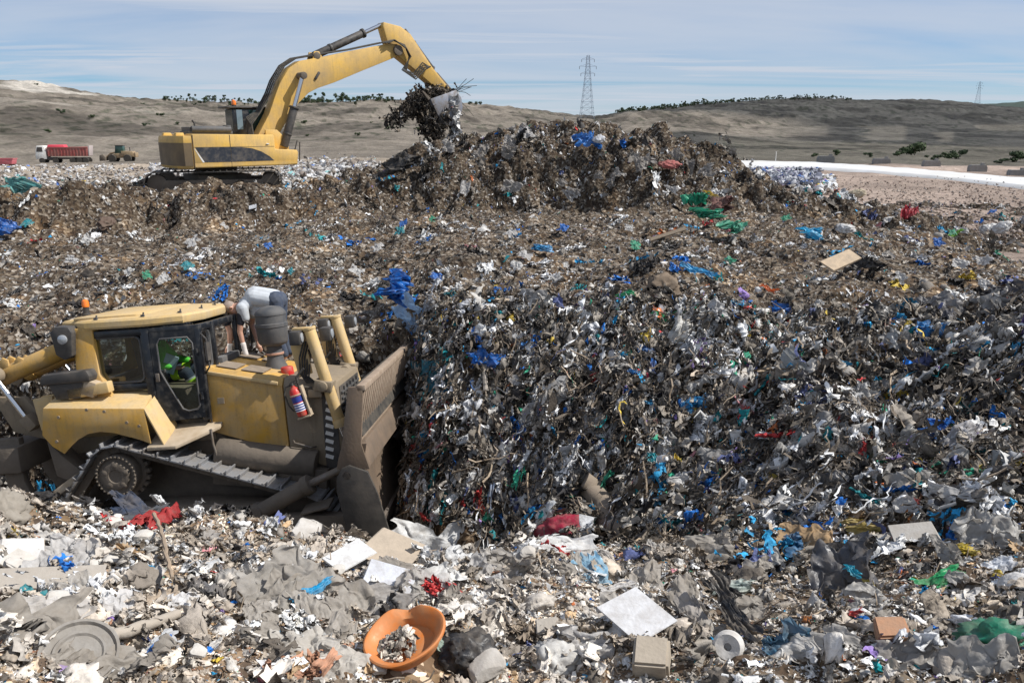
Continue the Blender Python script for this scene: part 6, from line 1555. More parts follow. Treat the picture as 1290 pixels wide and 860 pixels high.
def cloth_item(kind, u, v, wpx, hpx, col, label, cat, name, ang=0, seed=None, rough=.4, dust=.35, lift=.3, group=None, thick=1.0):
    """crumpled sheet or bag sized by its extent, set down on the slope"""
    p = ground_hit(u, v); n = surf_normal(p.x, p.y); k = px_m(p)
    g_ = np.random.default_rng(seed if seed is not None else int(u * 7 + v))
    view = (Vector((0, 0, EYE)) - p).normalized(); up = (n * .75 + view * .45).normalized() if kind != 'drape' else (n * .5 + view * .7).normalized()
    B = basis(up, ang); w_, h_ = wpx * k, hpx * k / max(.45, abs(up.dot(view)))
    if kind in ('sheet', 'drape'):
        V, F = P_sheet(46, g_, 16, 1.25, 1., 0 if kind == 'sheet' else 1); V = V.copy(); ss = int(g_.integers(9999))
        V[:, 2] += crumple(V[:, 0], V[:, 1], ss, 3.4, 4, .045)
        V[:, :2] /= (np.percentile(V[:, :2], 97, axis=0) - np.percentile(V[:, :2], 3, axis=0))
        S_ = np.array([w_, h_, min(w_, h_) * thick * .8]); lift_ = lift * min(w_, h_) * .35
    elif kind == 'bag' and max(wpx, hpx) < 42 and name not in SOLID:        # a wad of crumpled film rather than a full bag
        V, F = P_sheet(34, g_, 16, 1.7, .8, 3); V = V.copy(); ss = int(g_.integers(9999)); V[:, 2] += crumple(V[:, 0], V[:, 1], ss, 3.2, 4, .10)
        V[:, :2] /= (np.percentile(V[:, :2], 96, axis=0) - np.percentile(V[:, :2], 4, axis=0)); V[:, 2] /= np.ptp(V[:, 2]) + 1e-6
        S_ = np.array([w_, h_, min(w_, h_) * .75 * thick]); lift_ = lift * min(w_, h_) * .4
    elif kind == 'bag':
        V, F = P_bag(4, g_); V = V.copy(); V[:, :2] /= (V[:, :2].max(0) - V[:, :2].min(0)); V[:, 2] /= (V[:, 2].max() - V[:, 2].min())
        ss = int(g_.integers(9999)); V *= (1 - .12 * np.abs(n3(V, 8, ss)) - .07 * np.abs(n3(V, 19, ss + 1)))[:, None]
        S_ = np.array([w_ * 1.08, h_ * 1.08, min(w_, h_) * .75 * thick]); lift_ = lift * min(w_, h_) * .3
    elif kind == 'strip':
        V, F = P_sheet(40, g_, 12, 1.1, 1.0, 0); V = V.copy(); V[:, :2] /= np.ptp(V[:, :2], axis=0); ss = int(g_.integers(9999))
        V[:, 1] = V[:, 1] * (.45 + .6 * np.abs(noise2(V[:, 0] * 4, V[:, 0] * 0, ss))) + .30 * noise2(V[:, 0] * 2, V[:, 0] * 0 + 3, ss + 1)
        V[:, 2] += .22 * np.abs(noise2(V[:, 1] * 8, V[:, 0] * 2.2, ss + 3)); S_ = np.array([w_, h_, min(w_, h_) * .7]); lift_ = lift * min(w_, h_) * .7
    elif kind == 'board':
        V, F = P_box(g_, 1.0, 1.0); S_ = np.array([w_, h_, min(w_, h_) * .28 * thick]); lift_ = lift * min(w_, h_)
    elif kind == 'block':
        V, F = P_box(g_, 1.0, 1.0); S_ = np.array([w_, h_, min(w_, h_) * .8 * thick]); lift_ = .35 * min(w_, h_)
    elif kind == 'lump':
        V = ICO[4][0].copy(); F = ICO[4][1]; ss = int(g_.integers(9999))
        V = np.sign(V) * np.abs(V) ** .45; V *= (1 + .22 * n3(V, .9, ss) + .05 * n3(V, 4, ss + 1) + .03 * n3(V, 11, ss + 2))[:, None]
        for _ in range(3):
            d_ = g_.normal(size=3); d_ /= np.linalg.norm(d_); k_ = V @ d_ - .75; V = V - np.outer(np.maximum(k_, 0), d_)
        V[:, :2] /= np.ptp(V[:, :2], axis=0); V[:, 2] /= np.ptp(V[:, 2]); S_ = np.array([w_, h_, min(w_, h_) * .42]); lift_ = lift * min(w_, h_)
    if kind in ('board', 'block'):
        bm = bmesh.new(); vs = [bm.verts.new(q * S_) for q in V]
        for f in F: bm.faces.new([vs[i] for i in f])
        bmesh.ops.recalc_face_normals(bm, faces=bm.faces)
        bmesh.ops.bevel(bm, geom=list(bm.edges), offset=min(S_) * .09, segments=2, affect='EDGES')
        me = bpy.data.meshes.new(name); bm.to_mesh(me); bm.free(); o = link(name, me, pm(col, rough, dust, True))
    else:
        W = V * S_
        if kind in ('sheet', 'drape', 'strip'):            # settle onto the uneven ground beneath
            q = W @ np.array(B).T + np.array(p + n * lift_); gz = ground_z(q[:, 0], q[:, 1]); nz_ = max(n.z, .35)
            pz = p.z - (n.x * (q[:, 0] - p.x) + n.y * (q[:, 1] - p.y)) / nz_
            W[:, 2] += np.clip((gz - pz) * nz_, -.5 * min(w_, h_), .5 * min(w_, h_)) * .75
        o = link(name, np_mesh(name, W, [F], None, True), pm(col, rough, dust, kind == 'lump'))
    o.matrix_world = Matrix.Translation(p + n * (lift_ + min(.25, .09 * max(0, math.hypot(p.x, p.y) / 10 - .6)))) @ B.to_4x4()
    return tag(o, label, cat, group)
C_ = cloth_item
# near mound
C_('sheet', 368, 745, 88, 70, (.40, .38, .35), 'torn grey woven sack spread open with a bright blue border', 'sack', 'woven_sack', -35, 3, .7, .5)
C_('strip', 388, 760, 66, 20, (.01, .33, .62), 'shiny bright blue plastic fold lying along the torn grey sack', 'plastic film', 'blue_film', 52, 4, .3, .1, .9)
C_('drape', 560, 692, 112, 46, WHT, 'large white plastic sheet draped over the mound crest beside the blade', 'plastic sheet', 'white_sheet', -4, 5, .5, .1)
C_('drape', 592, 715, 48, 44, WHT, 'ragged white film hanging down from the large draped white sheet', 'plastic film', 'white_film', -60, 6, .5, .15)
C_('drape', 535, 742, 40, 60, (.70, .70, .68), 'crumpled white film trailing down left of the ragged white film', 'plastic film', 'white_film', -70, 7, .5, .25)
C_('board', 492, 712, 64, 38, (.50, .41, .31), 'beige cardboard panel leaning above the orange basin', 'cardboard', 'cardboard_panel', -22, 8, .8, .4, .3, None, .12)
C_('board', 490, 740, 58, 34, (.68, .72, .80), 'bluish white foam board under the beige cardboard panel', 'foam board', 'foam_board', -14, 9, .6, .2, .3, None, .2)
C_('board', 440, 718, 34, 36, (.74, .76, .78), 'white foam board upright left of the beige cardboard panel', 'foam board', 'foam_board', -40, 10, .6, .2, .5, None, .2)
C_('drape', 425, 770, 60, 76, (.42, .39, .35), 'dusty translucent sheet hanging right of the torn grey sack', 'plastic sheet', 'dusty_sheet', 68, 11, .5, .4)
C_('drape', 480, 775, 80, 46, (.44, .42, .40), 'clear dusty film bunched against the left side of the orange basin', 'plastic film', 'clear_film', 30, 12, .35, .3)
C_('lump', 385, 675, 36, 22, (.60, .58, .55), 'rounded pale foam lump on the mound crest below the track', 'foam lump', 'foam_lump', 8, 13, .8, .4, .2)
C_('sheet', 380, 828, 60, 46, (.62, .59, .54), 'upper of two crumpled dirty white sheets near the bottom edge', 'plastic sheet', 'dirty_sheet', 15, 14, .9, .5, .25)
C_('sheet', 425, 842, 56, 44, (.66, .63, .58), 'lower of two crumpled dirty white sheets near the bottom edge', 'plastic sheet', 'dirty_sheet', -20, 15, .9, .45, .3)
C_('sheet', 70, 778, 64, 34, (.68, .66, .64), 'folded dirty white cloth below the curved grey board', 'cloth', 'folded_cloth', 22, 16, .8, .4)
C_('board', 55, 738, 112, 22, (.42, .39, .35), 'long curved weathered grey board at the left edge', 'board', 'weathered_board', 18, 17, .9, .6, .3, None, .5)
C_('board', 25, 702, 40, 22, (.72, .73, .74), 'upper white foam slab at the left edge', 'foam slab', 'foam_slab', 28, 18, .7, .3, .3, None, .4)
C_('board', 30, 722, 44, 20, (.66, .64, .60), 'lower dusty white foam slab at the left edge', 'foam slab', 'foam_slab', -12, 19, .7, .4, .3, None, .4)
C_('bag', 8, 645, 44, 46, (.46, .42, .36), 'large pale dusty bag on the crest at the left edge', 'bag', 'dusty_bag', 60, 20, .8, .6, .3)
C_('drape', 168, 652, 62, 32, (.025, .045, .09), 'dark blue denim garment crumpled on the mound crest', 'garment', 'denim_garment', -20, 21, .9, .25)
C_('drape', 180, 668, 34, 40, (.06, .08, .11), 'faded black denim leg hanging beside the dark blue garment', 'garment', 'denim_garment', -55, 22, .9, .35)
C_('drape', 40, 800, 90, 60, (.38, .35, .31), 'wide dusty translucent sheet left of the round grey lid', 'plastic sheet', 'dusty_sheet', 20, 23, .6, .5)
C_('strip', 192, 826, 70, 30, (.58, .60, .62), 'torn white printed wrapper with blue patches near the bottom left', 'wrapper', 'printed_wrapper', 55, 24, .35, .15)
C_('strip', 200, 822, 44, 12, (.02, .20, .62), 'blue strip of the torn printed wrapper near the bottom left', 'wrapper', 'printed_wrapper', 62, 25, .3, .05, 1.0)
C_('sheet', 97, 858, 36, 12, (.42, .30, .60), 'lilac plastic scrap at the bottom edge on the grey lid', 'plastic scrap', 'lilac_scrap', 5, 26, .4, .1, 1.0)
C_('sheet', 150, 775, 36, 46, (.72, .71, .70), 'torn white card with a ragged top left of the pale log', 'card', 'torn_card', 35, 27, .7, .3)
C_('sheet', 228, 770, 34, 30, (.76, .76, .77), 'crumpled white paper right of the thin leaning stick', 'paper', 'crumpled_paper', 10, 28, .7, .2)
C_('bag', 175, 735, 48, 30, (.35, .31, .27), 'rounded mud grey bundle with a blue tie in the near mound', 'bundle', 'muddy_bundle', -10, 29, .9, .6, .35)
C_('strip', 180, 727, 22, 8, (.02, .38, .70), 'small blue tie on the mud grey bundle', 'plastic strip', 'blue_tie', -4, 30, .3, .05, 1.8)
C_('bag', 258, 752, 26, 34, (.16, .16, .17), 'small crumpled grey black bag left of the torn grey sack', 'bag', 'crumpled_bag', 70, 31, .35, .3)
C_('bag', 265, 690, 28, 30, (.45, .43, .41), 'dusty grey bag above the small grey black bag', 'bag', 'dusty_bag', 50, 32, .5, .4)
C_('sheet', 35, 760, 24, 14, TEAL, 'small teal blue rag under the curved grey board', 'rag', 'teal_rag', 0, 33, .5, .1, .8)
C_('sheet', 336, 806, 30, 12, (.02, .35, .62), 'bright blue film scrap below the torn grey sack', 'plastic scrap', 'blue_scrap', 10, 34, .35, .1, .8)
C_('bag', 588, 832, 70, 56, (.03, .033, .04), 'full black rubbish bag at the bottom edge below the orange basin', 'rubbish bag', 'rubbish_bag', -10, 35, .28, .2, .55)
C_('drape', 555, 824, 26, 56, (.34, .45, .38), 'pale green net strip draped on the left of the black bag', 'net', 'green_net', 60, 36, .7, .2, 1.2)
C_('lump', 612, 852, 44, 28, (.52, .50, .47), 'pale grey crumpled paper in front of the black bag', 'paper', 'crumpled_paper', 30, 37, .8, .4, .5)
C_('bag', 715, 675, 72, 34, RED, 'crimson red bag lying on the crest below the dark face', 'bag', 'red_bag', -4, 38, .55, .2, .55)
C_('drape', 712, 698, 70, 34, WHT, 'white cloth spread below the crimson red bag', 'cloth', 'white_cloth', 6, 39, .7, .12)
C_('bag', 766, 684, 30, 32, (.74, .74, .73), 'rounded white carrier bag right of the crimson bag', 'bag', 'carrier_bag', 80, 40, .5, .15, .6)
C_('strip', 770, 715, 62, 18, (.56, .53, .49), 'pale cloth strip running downhill right of the white cloth', 'cloth', 'cloth_strip', -52, 41, .8, .3)
C_('sheet', 746, 728, 40, 44, (.25, .48, .66), 'crumpled pale blue wrapping below the white cloth', 'wrapping', 'blue_wrapping', 20, 42, .35, .2)
C_('strip', 775, 748, 52, 14, (.68, .67, .66), 'white torn strip below the pale blue wrapping', 'plastic strip', 'white_strip', 14, 43, .5, .2, .6)
C_('board', 805, 800, 58, 52, (.76, .77, .79), 'tilted white foam panel behind the beige foam block', 'foam panel', 'foam_sheet', 30, 44, .6, .2, .4, None, .15)
C_('block', 822, 846, 42, 34, (.44, .38, .30), 'beige foam block at the bottom edge in front of the white panel', 'foam block', 'foam_block', -12, 45, .9, .4)
C_('block', 692, 800, 28, 16, (.50, .46, .40), 'small beige block on the near mound right of the basin', 'block', 'beige_block', 2, 46, .9, .4)
C_('bag', 700, 835, 58, 44, (.76, .75, .72), 'torn white bag with a yellow stain near the bottom centre', 'bag', 'torn_bag', 20, 47, .6, .25)
C_('strip', 924, 800, 120, 34, BLK, 'long black plastic strip hanging down to the bottom edge', 'plastic strip', 'black_strip', -76, 48, .22, .08, .8)
C_('strip', 905, 758, 60, 20, BLK, 'black plastic fold above the long hanging black strip', 'plastic strip', 'black_strip', -36, 49, .22, .1, .8)
C_('drape', 864, 765, 70, 34, (.40, .37, .33), 'left of two long grey cloths hanging above the white disc', 'cloth', 'hanging_cloth', 72, 50, .8, .4)
C_('drape', 880, 780, 60, 24, (.46, .43, .40), 'right of two long grey cloths hanging above the white disc', 'cloth', 'hanging_cloth', -74, 51, .8, .4)
C_('bag', 922, 750, 40, 16, (.55, .64, .60), 'crumpled pale mint film above the long black strip', 'plastic film', 'mint_film', 0, 52, .3, .2, .8)
C_('sheet', 1016, 705, 58, 52, TAN, 'crumpled tan fabric beside the large dark grey bag', 'fabric', 'tan_fabric', -30, 53, .8, .2)
C_('bag', 998, 703, 26, 24, (.02, .14, .30), 'dark blue bundle on the upper left of the tan fabric', 'bundle', 'blue_bundle', 20, 54, .5, .15, .9)
C_('drape', 1072, 742, 78, 66, (.075, .08, .095), 'large dark grey plastic bag spread open on the right slope', 'plastic bag', 'grey_bag', 24, 55, .28, .15, .6)
C_('strip', 1082, 752, 26, 12, (.02, .36, .50), 'bright blue scrap lying in the large dark grey bag', 'plastic scrap', 'blue_scrap', -60, 56, .3, .05, 2.4)
C_('drape', 1000, 822, 66, 44, (.05, .17, .28), 'blue plastic sack sprawled downhill near the bottom edge', 'plastic sack', 'blue_sack', -66, 57, .35, .25)
C_('bag', 1255, 812, 48, 50, (.015, .26, .15), 'green plastic bag bundle in the lower right corner', 'plastic bag', 'green_bag', 50, 58, .35, .2, .5)
C_('sheet', 1188, 738, 46, 14, (.02, .36, .12), 'bright green film scrap on the right slope above the bundle', 'plastic scrap', 'green_scrap', 14, 59, .35, .05, 1.0)
C_('block', 1124, 812, 32, 22, (.50, .24, .12), 'terracotta sponge slab on the lower right slope', 'sponge', 'sponge_slab', -10, 60, .95, .3)
C_('drape', 1235, 846, 76, 44, (.38, .37, .35), 'clear crumpled film at the bottom right below the green bundle', 'plastic film', 'clear_film', 10, 61, .3, .2)
C_('drape', 1150, 836, 60, 34, (.36, .34, .32), 'clear crumpled film at the bottom edge below the terracotta slab', 'plastic film', 'clear_film', -10, 62, .3, .25)
C_('sheet', 1262, 720, 26, 14, (.76, .79, .84), 'small bluish white tray lid at the right edge', 'lid', 'tray_cover', -10, 63, .4, .05, .8)
C_('bag', 1236, 605, 26, 18, YEL, 'yellow plastic bag left of the other yellow bag at right edge', 'plastic bag', 'yellow_bag', 20, 64, .4, .2, .6)
C_('bag', 1280, 592, 24, 16, YEL, 'yellow plastic bag touching the right edge of the slope', 'plastic bag', 'yellow_bag', -10, 65, .4, .2, .6)
C_('bag', 1088, 671, 18, 26, (.50, .38, .10), 'mustard yellow bag upright on the right slope', 'plastic bag', 'mustard_bag', 70, 66, .4, .2, .6)
C_('board', 1150, 680, 46, 18, (.42, .41, .39), 'flat grey sheet wedged above the white plastic pipe', 'sheet', 'grey_sheet', -6, 67, .6, .4, .3, None, .2)
C_('bag', 1220, 676, 34, 22, (.50, .47, .42), 'smooth beige cushion below the white plastic pipe', 'cushion', 'beige_cushion', 0, 68, .8, .3)
# working face
C_('bag', 612, 455, 40, 20, BLUE, 'bright blue bag sagging out of the middle of the dark face', 'plastic bag', 'blue_bag', -8, 70, .3, .03, .9)
C_('bag', 508, 383, 40, 26, BLUE, 'bright blue bag on the face top just beyond the blade', 'plastic bag', 'blue_bag', -24, 71, .3, .03, .9)
C_('drape', 524, 402, 40, 30, (.30, .48, .72), 'tangled pale blue film below the bag beyond the blade', 'plastic film', 'blue_film', -40, 72, .3, .1, .8)
C_('strip', 603, 428, 22, 14, BLUE, 'small blue rag directly above the sagging blue bag', 'rag', 'blue_rag', -60, 73, .35, .05, .9)
C_('sheet', 550, 480, 40, 50, (.012, .16, .24), 'dark teal netting hanging on the left of the face', 'netting', 'teal_netting', 70, 74, .6, .1, .6)
C_('bag', 760, 482, 14, 26, (.62, .04, .03), 'scarlet rag standing out in the middle of the face', 'rag', 'scarlet_rag', 80, 75, .5, .03, .9)
C_('bag', 893, 551, 30, 30, (.80, .81, .82), 'bright white crumpled paper in the middle of the dark face', 'paper', 'white_paper', 30, 76, .6, .03, .9)
C_('bag', 857, 614, 30, 28, (.72, .72, .71), 'rounded white bag low in the dark face', 'bag', 'white_bag', 20, 77, .4, .1, .9)
C_('drape', 845, 412, 34, 20, (.02, .36, .14), 'bright green film near the top of the face', 'plastic film', 'green_film', 10, 78, .35, .03, .9)
C_('strip', 790, 380, 30, 10, (.02, .34, .14), 'narrow green film at the face top left of the brown sack', 'plastic film', 'green_film', -4, 79, .35, .03, .9)
C_('bag', 862, 430, 30, 24, (.66, .65, .62), 'lumpy white bag right below the bright green film', 'bag', 'lumpy_bag', 40, 80, .5, .1, .8)
C_('strip', 967, 381, 26, 10, (.75, .16, .03), 'vivid orange strip on the upper right of the face', 'plastic strip', 'orange_strip', -40, 81, .4, .03, 1.6)
C_('bag', 986, 396, 18, 12, BLUE, 'small blue rag just below the vivid orange strip', 'rag', 'blue_rag', -30, 82, .35, .05, .9)
C_('bag', 836, 376, 44, 34, (.27, .20, .14), 'bulging brown sack on the face top', 'sack', 'brown_sack', 40, 83, .9, .3, .6)
C_('bag', 1096, 346, 24, 26, BLK, 'black bag on the plateau right of the pale plank', 'rubbish bag', 'black_bag', 60, 84, .3, .1, .7)
C_('drape', 1104, 410, 32, 28, BLK, 'torn black bag below the plateau edge left of the pink rag', 'rubbish bag', 'black_bag', -40, 85, .3, .1, .8)
C_('bag', 1128, 424, 18, 14, (.58, .22, .22), 'salmon pink rag right of the torn black bag', 'rag', 'pink_rag', -20, 86, .7, .1, .8)
C_('strip', 820, 482, 46, 12, BLUE, 'long blue rag hanging right of the scarlet rag', 'rag', 'blue_rag', 80, 87, .4, .05, 1.0)
C_('strip', 808, 488, 26, 8, (.50, .03, .08), 'dark red ribbon left of the long blue rag', 'ribbon', 'red_ribbon', 70, 88, .4, .05, 1.4)
C_('bag', 826, 518, 18, 16, (.03, .36, .66), 'sky blue rag below the long blue rag', 'rag', 'blue_rag', 30, 89, .35, .05, .9)
C_('bag', 882, 514, 18, 26, (.02, .28, .60), 'blue rag crumpled above the bright white paper', 'rag', 'blue_rag', 70, 90, .35, .05, .9)
C_('strip', 833, 600, 40, 12, TEAL, 'upper of two teal ribbons hanging low on the face', 'ribbon', 'teal_ribbon', -78, 91, .35, .05, 1.0)
C_('strip', 849, 675, 56, 12, TEAL, 'lower of two teal ribbons hanging down to the near mound', 'ribbon', 'teal_ribbon', -76, 92, .35, .05, 1.0)
C_('strip', 724, 530, 62, 12, BLK, 'long black film hanging in the centre of the face', 'plastic film', 'black_film', 82, 93, .25, .05, 1.0)
C_('bag', 727, 630, 26, 34, (.03, .035, .05), 'dark navy bag at the top of the mud caked carpet roll', 'bag', 'navy_bag', 80, 94, .35, .1, .8)
C_('drape', 1012, 478, 64, 22, (.38, .40, .40), 'long grey green film hanging on the right face', 'plastic film', 'grey_film', -64, 95, .35, .15, .7)
C_('drape', 697, 512, 70, 26, (.40, .40, .40), 'twisted clear film running diagonally across the face', 'plastic film', 'clear_film', 40, 96, .3, .15, .7)
C_('drape', 1040, 545, 50, 30, (.30, .30, .30), 'grey film draped over the right slope left of the blue bag', 'plastic film', 'grey_film', -30, 97, .35, .15, .7)
C_('bag', 1182, 556, 30, 18, BLUE, 'blue crumpled bag on the right slope beside pale film', 'plastic bag', 'blue_bag', -10, 98, .35, .1, .8)
C_('drape', 1208, 564, 44, 26, (.45, .45, .47), 'pale translucent film right of the blue bag on the slope', 'plastic film', 'pale_film', 40, 99, .3, .15, .7)
C_('bag', 1072, 510, 34, 26, (.56, .56, .55), 'pale crumpled bag above the right slope boards', 'bag', 'pale_bag', 30, 100, .4, .15, .7)
C_('board', 1094, 567, 22, 9, (.78, .78, .76), 'small clean white plastic board on the right slope', 'board', 'white_board', 34, 101, .4, .03, .7, None, .3)
C_('bag', 940, 660, 18, 20, (.02, .33, .68), 'bright blue rag at the foot of the face', 'rag', 'blue_rag', 80, 102, .35, .05, .8)
C_('bag', 1130, 517, 22, 12, BLUE, 'small blue bag high on the right slope', 'plastic bag', 'blue_bag', 5, 103, .35, .08, .8)
C_('bag', 1172, 430, 26, 16, (.02, .22, .55), 'blue scrap right of the salmon pink rag', 'plastic scrap', 'blue_scrap', -30, 104, .35, .08, .8)
C_('strip', 900, 612, 30, 10, (.20, .08, .36), 'small purple ribbon right of the rounded white bag', 'ribbon', 'purple_ribbon', 70, 105, .4, .1, 1.0)
C_('strip', 606, 640, 34, 14, (.55, .04, .02), 'red rag hanging low at the left of the face', 'rag', 'red_rag', -70, 106, .5, .1, .9)
C_('strip', 620, 640, 60, 14, (.26, .32, .44), 'grey blue cloth hanging right of the low red rag', 'cloth', 'grey_blue_cloth', 84, 107, .8, .1, .9)
# plateau and rear pile
C_('drape', 651, 156, 46, 24, (.66, .63, .58), 'dusty white sheet over the top of the rear pile', 'sheet', 'dusty_sheet', -14, 110, .8, .3, .8)
C_('bag', 741, 188, 26, 14, (.03, .22, .66), 'blue and white bag on the front of the rear pile', 'bag', 'blue_white_bag', 0, 111, .35, .03, 1.0)
C_('bag', 757, 189, 16, 10, (.68, .70, .74), 'white half of the bag on the front of the rear pile', 'bag', 'white_bag', 0, 112, .35, .03, 1.2)
C_('bag', 838, 217, 30, 10, (.55, .16, .15), 'faded red cushion on the right shoulder of the rear pile', 'cushion', 'red_cushion', 0, 113, .8, .2, .9)
C_('bag', 880, 263, 20, 18, (.02, .42, .24), 'upper green bag at the right foot of the rear pile', 'plastic bag', 'green_bag', 40, 114, .35, .03, .9)
C_('bag', 893, 283, 32, 12, (.03, .40, .24), 'middle green bag at the right foot of the rear pile', 'plastic bag', 'green_bag', -6, 115, .35, .05, .9)
C_('bag', 922, 299, 30, 12, (.10, .45, .30), 'lower green bag on the plateau before the rear pile', 'plastic bag', 'green_bag', 5, 116, .35, .1, .9)
C_('strip', 893, 262, 26, 8, (.60, .42, .05), 'yellow ribbon between the green bags and maroon bundle', 'ribbon', 'yellow_ribbon', -62, 117, .4, .05, 1.2)
C_('bag', 912, 273, 24, 14, (.22, .10, .09), 'maroon brown bundle beside the green bags', 'bundle', 'maroon_bundle', 0, 118, .9, .2, .9)
C_('bag', 1080, 253, 28, 10, (.60, .53, .40), 'pale beige foam roll on the right rim of the heap', 'foam roll', 'foam_roll', -12, 119, .9, .1, .9)
C_('bag', 1240, 298, 24, 12, (.66, .66, .66), 'left of two white bottles bunched at the right rim', 'container', 'white_container', 4, 120, .4, .1, .9)
C_('bag', 1264, 299, 22, 11, (.68, .68, .68), 'right of two white bottles bunched at the right rim', 'container', 'white_container', -6, 121, .4, .1, .9)
C_('strip', 1210, 308, 24, 8, (.22, .48, .06), 'lime green strip on the right of the plateau', 'plastic strip', 'lime_strip', 24, 122, .4, .05, 1.2)
C_('bag', 30, 248, 28, 10, (.12, .38, .36), 'turquoise tarpaulin lump on the left bench', 'tarpaulin', 'tarpaulin_lump', 0, 123, .5, .1, .9)
C_('bag', 512, 222, 40, 24, BLK, 'black tarpaulin lump at the left foot of the rear pile', 'tarpaulin', 'tarpaulin_lump', 0, 124, .5, .1, .8)
C_('bag', 130, 292, 16, 16, (.13, .08, .06), 'dark brown ball at the foot of the left bench', 'ball', 'brown_ball', 0, 125, .9, .2, .8)
C_('bag', 8, 300, 20, 12, (.02, .14, .48), 'dark blue bag at the left edge below the bench', 'plastic bag', 'blue_bag', 0, 126, .35, .05, .9)
C_('board', 1057, 349, 40, 13, (.66, .50, .33), 'pale wooden plank lying on the right of the plateau', 'plank', 'wooden_plank', 24, 127, .8, .15, .6, None, .5)
C_('strip', 870, 358, 50, 18, (.03, .32, .62), 'crumpled blue film on the plateau rim left of the brown earth', 'plastic film', 'blue_film', -30, 128, .35, .08, .9)
C_('board', 845, 305, 44, 4, (.36, .27, .18), 'thin brown lath on the plateau before the rear pile', 'lath', 'wooden_lath', 2, 129, .9, .3, .8)
C_('bag', 1064, 299, 22, 10, (.70, .70, .70), 'white bag on the plateau left of the lime strip', 'bag', 'white_bag', -20, 130, .5, .1, .9)
C_('bag', 1020, 307, 24, 8, (.02, .38, .66), 'sky blue scrap on the plateau below the foam roll', 'plastic scrap', 'blue_scrap', -20, 131, .35, .05, .9)
C_('bag', 1142, 280, 12, 12, (.55, .05, .07), 'red rag on the plateau right of the foam roll', 'rag', 'red_rag', -20, 132, .35, .05, .9)
C_('bag', 680, 320, 22, 7, (.02, .25, .52), 'blue scrap in the middle of the plateau', 'plastic scrap', 'blue_scrap', 0, 133, .35, .05, .9)

# orange broken basin with dry rubbish inside
p = ground_hit(516, 836); n = surf_normal(p.x, p.y); k = px_m(p)
bs = empty('plastic_basin', p + Vector((0, .02, .10)), 'broken orange plastic basin lying tilted on the near mound', 'basin', None, (R(14), R(-13), 0))
Rb = 47 * k; g = G(); g.lathe([(.02, .02), (Rb * .62, .02), (Rb * .70, .06), (Rb * .90, Rb * .46), (Rb * .96, Rb * .48), (Rb, Rb * .46), (Rb, Rb * .41), (Rb * .93, Rb * .41), (Rb * .74, 0), (Rb * .02, -.01)], n=48)
for v_ in g.bm.verts:
    a = math.atan2(v_.co.y, v_.co.x)
    if v_.co.z > Rb * .3 and 1.2 < a < 2.0: v_.co.z -= Rb * .22 * (1 - abs(a - 1.6) / .4)
    v_.co.x *= 1.0 + .05 * math.sin(2 * a + .7); v_.co.y *= .93 + .04 * math.cos(3 * a)
g.build('basin_shell', mat('orange_plastic', (.60, .17, .02), .38, dirt=(.42, .20, .09), dscale=9, damt=.6, bump=.05, bscale=40), bs)
hB = Heap(); g8 = np.random.default_rng(88); nB = 130; ang = g8.random(nB) * 6.28; rr_ = Rb * .6 * np.sqrt(g8.random(nB)); Pq = np.stack([rr_ * np.cos(ang) * .8 - Rb * .22, rr_ * np.sin(ang) * .8 - Rb * .12, .04 + .07 * g8.random(nB) * (1 - rr_ / Rb)], -1)
for kd in ('strip', 'twig', 'sheet_lo', 'chunk'):
    s = np.nonzero(g8.random(nB) < .4)[0]; cc = np.array([.36, .32, .27]) * np.exp(g8.normal(size=(len(s), 1)) * .5); hB.put(kd, Pq[s], frames(np.tile([0, 0, 1.], (len(s), 1)), g8, .6), .02 + .05 * g8.random(len(s)), cc, g8)
o = hB.build('dry_contents', LITTER); o.parent = bs; o['kind'] = 'stuff'
# round grey lid
p = ground_hit(96, 836); k = px_m(p); n = surf_normal(p.x, p.y)
ld_ = G(); Rl = 38 * k; ld_.lathe([(.01, .0), (Rl * .55, .0), (Rl * .60, .012), (Rl * .66, .012), (Rl * .70, .0), (Rl * .88, .004), (Rl * .92, .024), (Rl, .024), (Rl, .0), (Rl * .9, -.03), (.01, -.03)], n=48)
o = ld_.build('round_lid', pm((.42, .40, .37), .5, .6)); o.matrix_world = Matrix.Translation(p + n * .06) @ basis((n + Vector((.05, -.45, .2))).normalized(), 20).to_4x4()
tag(o, 'round dusty grey container lid in the lower left corner', 'lid')
# white disc
p = ground_hit(914, 822); k = px_m(p); g = G(); Rl = 17 * k; g.lathe([(Rl * .25, .02), (Rl * .25, .06), (Rl * .8, .07), (Rl, .05), (Rl, -.02), (Rl * .25, -.02)], n=32)
o = g.build('cable_reel', pm((.70, .69, .67), .6, .3, True)); o.matrix_world = Matrix.Translation(p + Vector((0, -.05, .08))) @ basis(Vector((-.35, -.8, .45)).normalized(), 0).to_4x4(); tag(o, 'small white plastic reel left of the long hanging black strip', 'reel')
